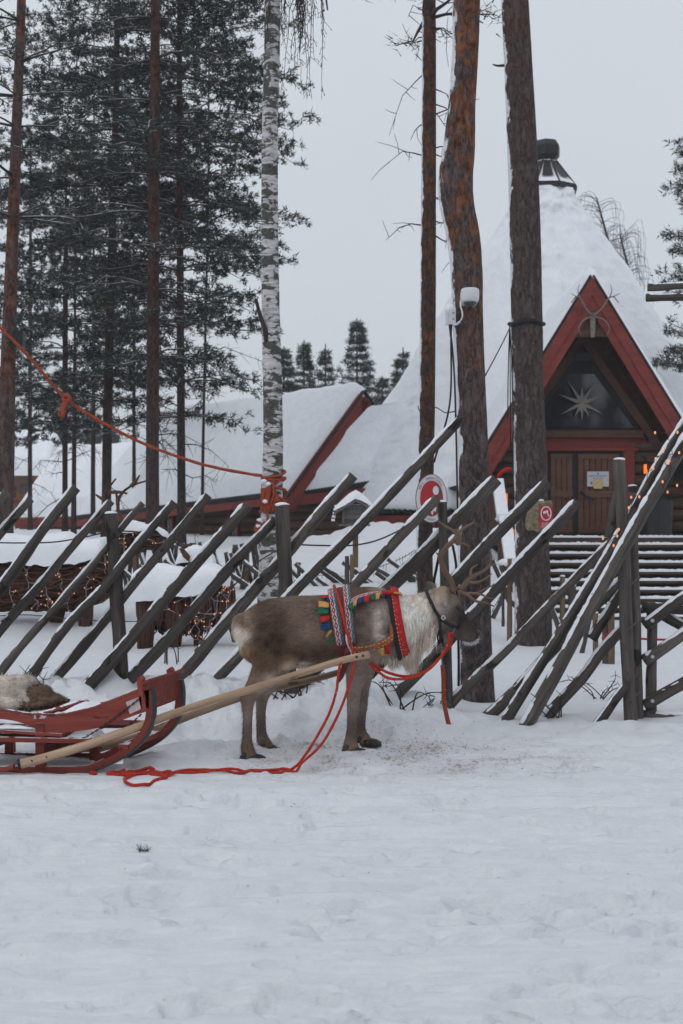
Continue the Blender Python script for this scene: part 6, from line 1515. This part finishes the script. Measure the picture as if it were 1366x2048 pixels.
hide('pale_fleece', [(-42, 1394, .5, .12, (1.2, 1.4, .8)), (-14, 1384, .5, .085, (1.3, 1.5, .7)), (6, 1372, .45, .055, (1.5, 1.4, .75)), (14, 1398, .35, .045, (.9, 1.2, 1.5)), (28, 1410, .3, .038, (.9, 1.1, 1.6)), (-8, 1414, .2, .055, (1.5, 1.0, .9)), (-22, 1424, .2, .05, (2, 1, .5)), (-80, 1404, .5, .14, (1.6, 1.4, .6))], (178, 168, 158), 5200, .03, 3)
hide('brown_flap', [(30, 1396, .5, .065, (1.4, 2.0, .85)), (50, 1408, .5, .06, (1.6, 2.0, .6)), (24, 1416, .5, .08, (1.9, 2.0, .5)), (72, 1414, .6, .03, (2.0, 2.0, .5))], (94, 76, 64), 4000, .016, 5)

# ------------------------------------------------------------------ ropes, cables, signs and small things
def tubething(name, label, cat, pts, r, mat, n=60, rn=.08, group=None):
    mb = MB(); mb.tube(vpath(pts, n), r, 7, rn, len(pts)); return tag(obj(name, mb, M_[mat], None, True), label, cat, group)
orp = thing('orange_rope', 'long sagging orange rope with a knot, tied around the birch', 'rope', W(130, 800, 13.3))
mb = MB(); P = [W(-40, 626, 13.0), W(0, 655, 13.05), W(60, 716, 13.1), W(132, 797, 13.2), W(200, 842, 13.25), W(280, 884, 13.3), W(360, 915, 13.35), W(430, 935, 13.4), W(500, 948, 13.45), W(524, 951, 13.45)]
mb.tube(vpath(P, 110), .0145, 8, .22, 5); obj('span', mb, M_['orangerope'], orp, True)
mb = MB(); mb.tube(vpath([W(128, 795, 13.17), W(133, 790, 13.15), W(139, 797, 13.15), W(133, 803, 13.15), W(127, 798, 13.17), W(133, 794, 13.2)], 16), .022, 7, .2, 1); mb.tube(vpath([W(131, 800, 13.17), W(126, 812, 13.17), W(121, 824, 13.17), W(119, 830, 13.17)], 8), .022, 7, .2, 2); mb.tube(vpath([W(133, 802, 13.15), W(128, 816, 13.15), W(124, 836, 13.15)], 8), .020, 7, .2, 3); obj('knot', mb, M_['orangerope'], orp, True)
mb = MB(); bx = W(547, 1000, 13.6)
for k, (py, ti) in enumerate(((948, .02), (957, -.03), (972, .05), (982, .0), (992, -.04), (1003, .03))):
    q = W(547, py, 13.6); r0 = .112; mb.tube([q + Vector((math.cos(t) * r0, math.sin(t) * r0, ti * math.cos(t) + .03 * math.sin(t + k))) for t in np.linspace(0, 2 * math.pi, 26)], .0135, 6, .15, k)
rt = random.Random(12)
for k in range(15):
    x0 = rt.uniform(523, 556); y0 = rt.uniform(955, 992); y1 = rt.uniform(1005, 1062 if x0 < 538 else 1032)
    mb.tube(vpath([W(x0, y0, 13.47), W(x0 + rt.uniform(-6, 6), (y0 + y1) / 2, 13.43), W(x0 - rt.uniform(0, 10), y1, 13.44), W(x0 - rt.uniform(-6, 10), y1 - rt.uniform(4, 14), 13.42)], 14), .0115, 6, .2, k)
for k in range(5): mb.tube(vpath([W(520 + rt.uniform(-6, 4), 1046, 13.4), W(512 + rt.uniform(-4, 4), 1058, 13.4), W(520, 1064, 13.38), W(526, 1052, 13.4)], 10), .013, 6, .2, k)
obj('windings', mb, M_['orangerope'], orp, True)
mb = MB()
for px, py in ((519, 1040), (516, 1052), (530, 1003), (528, 962), (536, 968)): mb.ball(W(px, py, 13.4), .022, (1.2, 1, .8), 8, 6, .3, px)
obj('snow_clump', mb, M_['snow'], orp, True)
CG = 'dark cables strung between the trees'
tubething('cable', 'black cable dipping across the snow on the large wicker reindeer', 'cable', [W(-20, 1085, 13.2), W(40, 1086, 13.2), W(110, 1084, 13.2), W(170, 1074, 13.2), W(240, 1062, 13.2), W(330, 1075, 13.3), W(400, 1120, 13.2), W(440, 1150, 13.2)], .007, 'cable')
tubething('cable', 'dark cable sagging in front of the birch foot', 'cable', [W(430, 1200, 12.5), W(480, 1160, 12.6), W(510, 1128, 12.8), W(545, 1106, 13.3)], .007, 'cable')
tubething('cable', 'maroon cable sagging under the bird feeder', 'cable', [W(590, 1089, 13.6), W(640, 1091, 13.6), W(700, 1091, 13.6), W(750, 1082, 13.7), W(800, 1060, 13.8), W(840, 1035, 15.7)], .008, 'cable')
tubething('cable', 'thin wire slanting from the S-bent pine up to the band on the thick grey trunk', 'cable', [W(970, 752, 11.3), W(990, 715, 12.4), W(1008, 680, 13.6), W(1022, 650, 14.7)], .006, 'cable', 20, 0)
for k, (a, b, lab) in enumerate((((899, 870), (868, 925), 'left maroon cable hanging from the white junction box'), ((905, 900), (912, 1110), 'right maroon cable running down from the white junction box'))):
    tubething('cable', lab, 'cable', [W(899 + 4 * k, 650, 11.1), W(901 + 2 * k, 670, 11.05), W(902 - 2 * k, 690, 11.05), W(a[0], a[1] - 60, 11.0), W(*b, 11.0)] if k == 0 else [W(903, 650, 11.1), W(902, 670, 11.05), W(905, 700, 11.05), W(909, 760, 11.0), W(912, 860, 10.95), W(914, 960, 10.95), W(916, 1060, 10.9)], .0075, 'cable', 40, 0)
tubething('cable', 'black cable hanging behind the fence post at the antlers', 'cable', [W(882, 1095, 10.5), W(872, 1140, 10.55), W(866, 1180, 10.6), W(868, 1220, 10.6)], .011, 'strap')
tubething('cable', 'black cable looping beside the bend where the pole meets the S-bent trunk', 'cable', [W(905, 1090, 10.75), W(910, 1115, 10.75), W(913, 1150, 10.75), W(917, 1300, 10.75), W(917, 1372, 10.75)], .010, 'strap')
tubething('cable', 'thin wire loop on the slim reddish trunk', 'cable', [W(836, 812, 15.8), W(840, 822, 15.75), W(855, 818, 15.7), W(872, 815, 15.7), W(890, 825, 14), W(914, 822, 11.2)], .006, 'cable', 30, 0)
for py, tr, d, r in ((648, 1053, 15, .182),):
    mb = MB(); q = W(tr, py, d); mb.tube([q + Vector((math.cos(t) * r, math.sin(t) * r, .012 * math.sin(3 * t))) for t in np.linspace(0, 2 * math.pi, 30)], .022, 6, .2, 3)
    for k in range(3): mb.tube(vpath([q + Vector((-r, -.03, 0)), q + Vector((-r * 1.1 + .02 * k, -.06, -.5)), q + Vector((-r * 1.12 + .03 * k, -.04, -1.0 - .3 * k))], 12), .006, 5)
    tag(obj('cable_band', mb, M_['strap'], None, True), 'black cable wound round the thick grey trunk with ends hanging down its left side', 'cable')
tubething('cable', 'faint dark string of unlit lights across the yard beyond the low right-slanting fence', 'light string', [W(560, 1154, 17.4), W(620, 1150, 17.4), W(690, 1152, 17.4), W(740, 1140, 17.4), W(800, 1118, 17.4), W(830, 1100, 17.4)], .004, 'cable', 40, 0)
ic = MB(); rt = random.Random(3)
for k in range(46):
    t = k / 45; q = vpath([W(560, 1154, 17.4), W(690, 1152, 17.4), W(740, 1140, 17.4), W(830, 1100, 17.4)], 46)[k]; ic.tube([q, q + Vector((rt.uniform(-.03, .03), 0, -rt.uniform(.04, .14)))], .0035, 3)
tag(obj('icicle_lights', ic, M_['cable']), 'row of short unlit hanging light drops above the low right-slanting fence', 'light string')
tubething('cable', 'thin unlit light cable stretched over the snow between the two wicker animals', 'light string', [W(-10, 1232, 12.6), W(60, 1230, 12.6), W(140, 1238, 12.6), W(240, 1243, 12.6), W(330, 1240, 12.4), W(480, 1228, 12.4)], .0045, 'cable', 40, .3)
rp2 = [W(1205, 1276, 13), W(1225, 1264, 12.8), W(1250, 1270, 12.4), W(1290, 1278, 12.2), W(1400, 1280, 12)]
tubething('cord', 'thin red cord tied round a tan stake and running to the right frame edge', 'rope', rp2, .010, 'feltred', 30)
tubething('red_ribbon', 'red ribbon tail beside the pole top left of the lanterns', 'ribbon', [W(995, 955, 10.6), W(1003, 945, 10.6), W(1015, 938, 10.6), W(1022, 940, 10.6)], .014, 'feltred', 16)
# dome camera and junction box on the S-bent pine
cq = W(940, 597, 10.86)
cm = thing('dome_camera', 'white dome security camera on the S-bent pine', 'camera', cq)
mb = MB(); prof = [(.0, .080), (.050, .079), (.066, .072), (.070, .060), (.071, .02), (.068, -.012), (.060, -.026), (.052, -.028)]; V = []
for r, z in prof:
    for k in range(24):
        a = 2 * math.pi * k / 24; V.append(cq + Vector((math.cos(a) * r, math.sin(a) * r, z)))
mb.grid(V, 24, len(prof), True); obj('housing', mb, M_['white'], cm, True)
mb = MB(); V = []
for j in range(8):
    ph = math.pi / 2 * j / 7
    for k in range(24):
        a = 2 * math.pi * k / 24; V.append(cq + Vector((math.cos(a) * .052 * math.cos(ph), math.sin(a) * .052 * math.cos(ph), -.026 - .048 * math.sin(ph))))
mb.grid(V, 24, 8, True); obj('dome', mb, M_['glass'], cm, True)
mb = MB(); mb.box(cq + Vector((0, .10, .02)), (.12, .16, .10)); mb.beam(cq + Vector((-.05, .03, -.03)), cq + Vector((-.05, .03, .05)), .05, .07); obj('bracket', mb, M_['white'], cm)
mb = MB(); mb.tube(vpath([W(921, 602, 10.84), W(921, 612, 10.82), W(925, 628, 10.8), W(922, 640, 10.82), W(914, 648, 10.85), W(906, 650, 10.9)], 24), [.006] * 16 + [.010] * 4 + [.006] * 4, 7); obj('lead', mb, M_['white'], cm, True)
jb = thing('junction_box', 'white junction box with snow on top, left of the dome camera', 'box', W(901, 634, 11.05))
q = W(901, 634, 11.08); mb = MB(); mb.box(q + Vector((.012, 0, 0)), (.052, .07, .118)); mb.box(q + Vector((-.026, .012, -.002)), (.022, .06, .116)); obj('case', mb, M_['white'], jb)
mb = MB(); mb.box(q + Vector((.02, -.037, .028)), (.014, .004, .014)); mb.box(q + Vector((.02, -.037, -.02)), (.014, .004, .014)); obj('knob', mb, M_['wire'], jb)
mb = MB(); mb.ball(q + Vector((.0, 0, .062)), .05, (.85, .8, .85), 14, 9, .2, 4); obj('snow_cap', mb, M_['snow'], jb, True)
# loudspeaker on the leaning pine
q = W(38, 680, 14.9); sp_ = thing('loudspeaker', 'black loudspeaker box strapped to the leaning orange-brown pine', 'speaker', q)
mb = MB(); mb.prism([q + Vector(p) for p in ((-.05, -.09, -.085), (.05, -.06, -.085), (.05, .08, -.085), (-.05, .08, -.085))], (0, .02, .18)); obj('cabinet', mb, M_['black'], sp_)
mb = MB(); mb.beam(q + Vector((-.10, .02, .02)), q + Vector((-.04, .02, .02)), .05, .05); obj('bracket', mb, M_['black'], sp_)
# oval sign on the slim trunk
sg = thing('oval_sign', 'white oval sign with a red centre fixed to the slim reddish trunk', 'sign', W(863, 997, 15.6))
q = W(863, 997, 15.62); sc = 15.62 / F
def disc(c, rx, rz, th, n=44): return [c + Vector((rx * math.cos(2 * math.pi * k / n), 0, rz * math.sin(2 * math.pi * k / n))) for k in range(n)], (0, th, 0)
mb = MB(); mb.prism(*disc(q, 32 * sc, 49 * sc, .03)); obj('rim', mb, M_['signbrown'], sg)
mb = MB(); mb.prism(*disc(q + Vector((0, -.004, 0)), 30.5 * sc, 47.5 * sc, .003)); obj('board', mb, M_['signwhite'], sg)
mb = MB(); mb.prism(*disc(q + Vector((0, -.008, 0)), 23 * sc, 36 * sc, .003)); obj('red_field', mb, M_['signbrown'], sg)
mb = MB(); a_ = []
for k in range(30):
    t = math.radians(60 + 200 * k / 29); a_.append(q + Vector((23 * sc * math.cos(t), -.0115, 36 * sc * math.sin(t))))
a_ += [q + Vector((x * sc, -.0115, z * sc)) for x, z in ((-2, -6), (4, 4), (10, 9), (14, 18))]
mb.prism(a_, (0, .003, 0)); obj('red_field', mb, M_['signred'], sg)
mb = MB(); mb.prism(*disc(q + Vector((8.5 * sc, -.0155, 16 * sc)), 6 * sc, 9 * sc, .003, 24))
mb.prism([q + Vector((x * sc, -.0155, z * sc)) for x, z in ((-14, -12), (-5, -16), (4, -14), (10, -18), (8, -27), (4, -24), (2, -34), (-3, -25), (-12, -22))], (0, .003, 0)); obj('white_shapes', mb, M_['signwhite'], sg)
def arc(mb, s, rx, rz, a0, a1, size, c, inner=False, yo=-.012):
    n = len(s)
    for i, ch in enumerate(s):
        if ch == ' ': continue
        t = math.radians(a0 + (a1 - a0) * (i + .5) / n); p = c + Vector((rx * math.cos(t), yo, rz * math.sin(t))); tx, tz = -rx * math.sin(t), rz * math.cos(t)
        if not inner: tx, tz = -tx, -tz
        add_text(mb, ch, size, p, math.atan2(tz, tx))
mb = MB(); arc(mb, 'Mrs. Santa Claus', 26.8 * sc, 41.8 * sc, 152, 36, .050, q); arc(mb, 'Christmas.Com', 26.8 * sc, 41.8 * sc, 205, 325, .050, q, True); obj('lettering', mb, M_['ink'], sg)
# camera warning sign on its lichen board
lb = thing('sign_board', 'lichen-crusted wooden slab on the thick grey trunk, behind the red sign', 'board', W(1080, 1033, 14.7))
d = 14.66; mb = MB(); out_ = [(1057, 1010), (1064, 1003), (1078, 1001), (1092, 1002), (1104, 1000), (1106, 1012), (1104, 1030), (1106, 1045), (1100, 1058), (1092, 1056), (1085, 1066), (1075, 1064), (1068, 1060), (1058, 1063), (1052, 1054), (1053, 1040), (1056, 1028)]
mb.prism([W(x, y, d) for x, y in out_], (0, .10, 0)); mb.box(W(1078, 1030, d + .12), (.16, .14, .2)); slab_ = obj('slab', mb, M_['lichen'], lb)
bv = slab_.modifiers.new('bevel', 'BEVEL'); bv.width = .025; bv.segments = 3
for px, py, r in ((1064, 1004, .04), (1080, 1001, .03)):
    mb = MB(); mb.ball(W(px, py, d + .04), r, (1.5, .9, .45), 10, 7, .3, px); obj('snow_cap', mb, M_['snow'], lb, True)
ws = thing('camera_warning_sign', 'red notice with a white camera symbol in a ring', 'sign', W(1092, 1034, 14.6))
q = W(1092, 1034, d - .012); s_ = d / F
mb = MB(); mb.box(q, (26 * s_, .012, 45 * s_)); obj('plate', mb, M_['signred'], ws)
mb = MB(); c = q + Vector((0, -.008, 7 * s_))
mb.tube([c + Vector((10 * s_ * math.cos(t), 0, 13.5 * s_ * math.sin(t))) for t in np.linspace(0, 2 * math.pi, 40)], .0055, 6, cap=False)
Mx = Matrix.Rotation(math.radians(-20), 3, 'Y'); mb.box(c + Vector((-1.0 * s_, 0, 3 * s_)), (10 * s_, .004, 4.4 * s_), Mx); mb.beam(c + Vector((2 * s_, 0, 1 * s_)), c + Vector((6 * s_, 0, -4.5 * s_)), .004, .010); mb.beam(c + Vector((7.2 * s_, 0, -1 * s_)), c + Vector((7.2 * s_, 0, -8 * s_)), .004, .010); mb.beam(c + Vector((3 * s_, 0, -4.5 * s_)), c + Vector((8 * s_, 0, -4.5 * s_)), .004, .008)
obj('symbol', mb, M_['signwhite'], ws)
mb = MB(); add_text(mb, 'ALUEELLA', .020, q + Vector((0, -.008, -12.5 * s_))); add_text(mb, 'KAMERA-', .020, q + Vector((0, -.008, -16 * s_))); add_text(mb, 'VALVONTA', .022, q + Vector((0, -.008, -19.8 * s_))); obj('lettering', mb, M_['signwhite'], ws)
# bird feeder
bf = thing('bird_feeder', 'grey wooden bird-feeder house with a domed snow roof on a tan post', 'bird feeder', W(712, 1120, 18))
d = 17.8; s_ = d / F; c = W(710, 1022, d)
mb = MB()
for k in range(5):
    z = c.z - 22 * s_ + k * 10 * s_; mb.box((c.x, c.y, z), (46 * s_, .26, 9.2 * s_))
mb.prism([W(687, 1006, d - .13), W(733, 1006, d - .13), W(710, 999, d - .13)], (0, .26, 0)); obj('wall', mb, M_['shed'], bf)
mb = MB()
for px in (687, 733): mb.beam(W(px, 1046, d - .14), W(px, 1004, d - .14), .03, .03, (0, 1, 0))
mb.box(W(709, 1050, d), (62 * s_, .40, 4 * s_)); obj('frame', mb, M_['shed'], bf)
mb = MB()
for a, b in (((668, 1024), (712, 998)), ((712, 998), (746, 1016))):
    mb.prism([W(a[0], a[1], d - .22), W(b[0], b[1], d - .22), W(b[0], b[1] + 5, d - .22), W(a[0], a[1] + 5, d - .22)], (0, .44, 0))
obj('roof', mb, M_['shed'], bf)
mb = MB(); P = []
for j in range(14):
    f = j / 13; e_ = (1 - abs(2 * f - 1) ** 3) ** .5
    for i in range(26):
        u = i / 25; ru = 668 + 78 * u; rl_ = (1023 - 25 * min(1, u / .56)) if u < .56 else 998 + 17 * (u - .56) / .44; h_ = 17 * math.sin(math.pi * min(1, max(0, u * .96 + .02))) ** .55
        P.append(W(ru, rl_ - h_ * e_ - 1 + 2 * float(fbm(u * 5, f * 5, 0, 3, 4)), d - .23 + .46 * f))
mb.grid(P, 26, 14); obj('snow_cap', mb, M_['snow'], bf, True)
mb = MB()
for k in range(5): mb.box(W(666 + k * 1.5, 1040 - k * 7, d - .1), (.045, .1, .03))
obj('snow_fringe', mb, M_['snow'], bf)
mb = MB(); mb.beam(W(711, 1135, d), W(711, 1051, d), 11 * s_, 11 * s_, (0, 1, 0)); obj('post', mb, M_['stake'], bf)
# ground bits
tg = MB(); rt = random.Random(9); q0 = gp(290, 6.3); q0 = Vector(((290 - 683) * 6.31 / F, 6.31, gz(-.87, 6.31)))
for k in range(26):
    a = rt.uniform(0, 6.28); b = q0 + Vector((rt.uniform(-.025, .02), rt.uniform(-.02, .02), .004)); tg.tube([b, b + Vector((math.cos(a) * .022, math.sin(a) * .02, rt.uniform(.005, .035)))], [.0016, .0006], 3)
tag(obj('fir_sprig', tg, M_['twig']), 'small dark sprig of fir needles lying alone on the road snow', 'twig')
def bush(label, c, n, h_, seed, spread=(.35, .2)):
    rt = random.Random(seed); mb = MB(); c = Vector(c)
    for k in range(n):
        b = c + Vector((rt.uniform(-.08, .08), rt.uniform(-.06, .06), -.03)); e_ = c + Vector((rt.uniform(-1, 1) * spread[0], rt.uniform(-1, 1) * spread[1], rt.uniform(.3, 1) * h_)); m1 = b.lerp(e_, .5) + Vector((rt.uniform(-.06, .06), rt.uniform(-.04, .04), rt.uniform(0, .1)))
        P = vpath([b, m1, e_], 9); mb.tube(P, [.006, .0025], 4)
        for j in range(4):
            q = P[rt.randrange(3, 9)]; mb.tube([q, q + Vector((rt.uniform(-.06, .06), rt.uniform(-.04, .04), rt.uniform(-.03, .06)))], [.0035, .0015], 3)
    return tag(obj('bare_bush', mb, M_['twig']), label, 'bush', 'bare twigs at the fence foot')
bush('tangle of dark bare twigs behind the reindeer\'s hind legs, right of the post', gp(595, 9.95), 9, .22, 1, (.32, .1)); bush('low bare twigs drooping left of the fence post behind the hind legs', gp(548, 9.8), 8, .08, 2, (.16, .1))
bush('thin bare twigs sticking up between the reindeer\'s forelegs and the right post', gp(800, 9.9), 6, .22, 3, (.35, .1)); bush('few bare stems in the snow behind the sledge', gp(65, 10.0), 5, .2, 4, (.12, .1)); bush('bare stems poking from the snow below the tan stakes', gp(1195, 11.5), 6, .25, 5, (.3, .2)); bush('single bare shoots right of the fence foot near the gateway', gp(1110, 10.0), 4, .2, 6, (.2, .1))
bush('bare shoot above the snow in front of the smaller wicker animal', gp(342, 12.0), 5, .35, 7, (.1, .1))
rb = MB(); c = gp(876, 9.9)
for k in range(9): rt = random.Random(k); b = c + Vector((rt.uniform(-.07, .07), rt.uniform(-.05, .05), rt.uniform(.0, .12))); rb.tube(vpath([b, b + Vector((rt.uniform(-.05, .05), 0, rt.uniform(-.04, .05))), b + Vector((rt.uniform(-.08, .08), 0, rt.uniform(-.05, .02)))], 6), [.012, .010, .012, .008, .012, .005], 5, flat=.4)
tag(obj('plastic_scrap', rb, M_['teal'], None, True), 'teal plastic scrap in the snow at the post foot under the reindeer\'s muzzle', 'litter')
# crumbs of hay and dung by the feet
hv = rg(66); Cn = []
while len(Cn) < 620:
    x = hv.normal(.45, .5); yv = hv.normal(8.9, .33)
    if float(fbm(x * 3.1, yv * 4.2, 0, 3, 44)) + hv.uniform(-.25, .25) > .05: Cn.append((x, yv, gz(x, yv) + .002))
for k in range(60):
    x = hv.uniform(-1.6, 1.9); yv = hv.uniform(5.2, 9.0); Cn.append((x, yv, gz(x, yv) + .002))
Cn = np.array(Cn); V, Fc = needles(Cn, np.tile([[1., .2, .08]], (len(Cn), 1)), 1, .015, .0045, hv, .8)
tag(mesh_np('hay_crumbs', V, Fc, M_['crumb']), 'crumbs of hay scattered over the snow around the reindeer\'s hooves', 'hay', None, 'stuff')

# ------------------------------------------------------------------ thin winter haze
mb = MB(); mb.box((0, 150, 6.0), (640, 640, 22.0)); hm = bpy.data.materials.new('winter_haze'); hm.use_nodes = True; ht = hm.node_tree; ht.nodes.clear()
ho_ = ht.nodes.new('ShaderNodeOutputMaterial'); hv_ = ht.nodes.new('ShaderNodeVolumePrincipled'); hv_.inputs['Color'].default_value = (.93, .94, .97, 1); hv_.inputs['Density'].default_value = .0013; hv_.inputs['Anisotropy'].default_value = 0.1
ht.links.new(hv_.outputs[0], ho_.inputs['Volume']); tag(obj('haze', mb, hm), 'thin pale winter haze over the whole yard', 'haze', None, 'stuff')
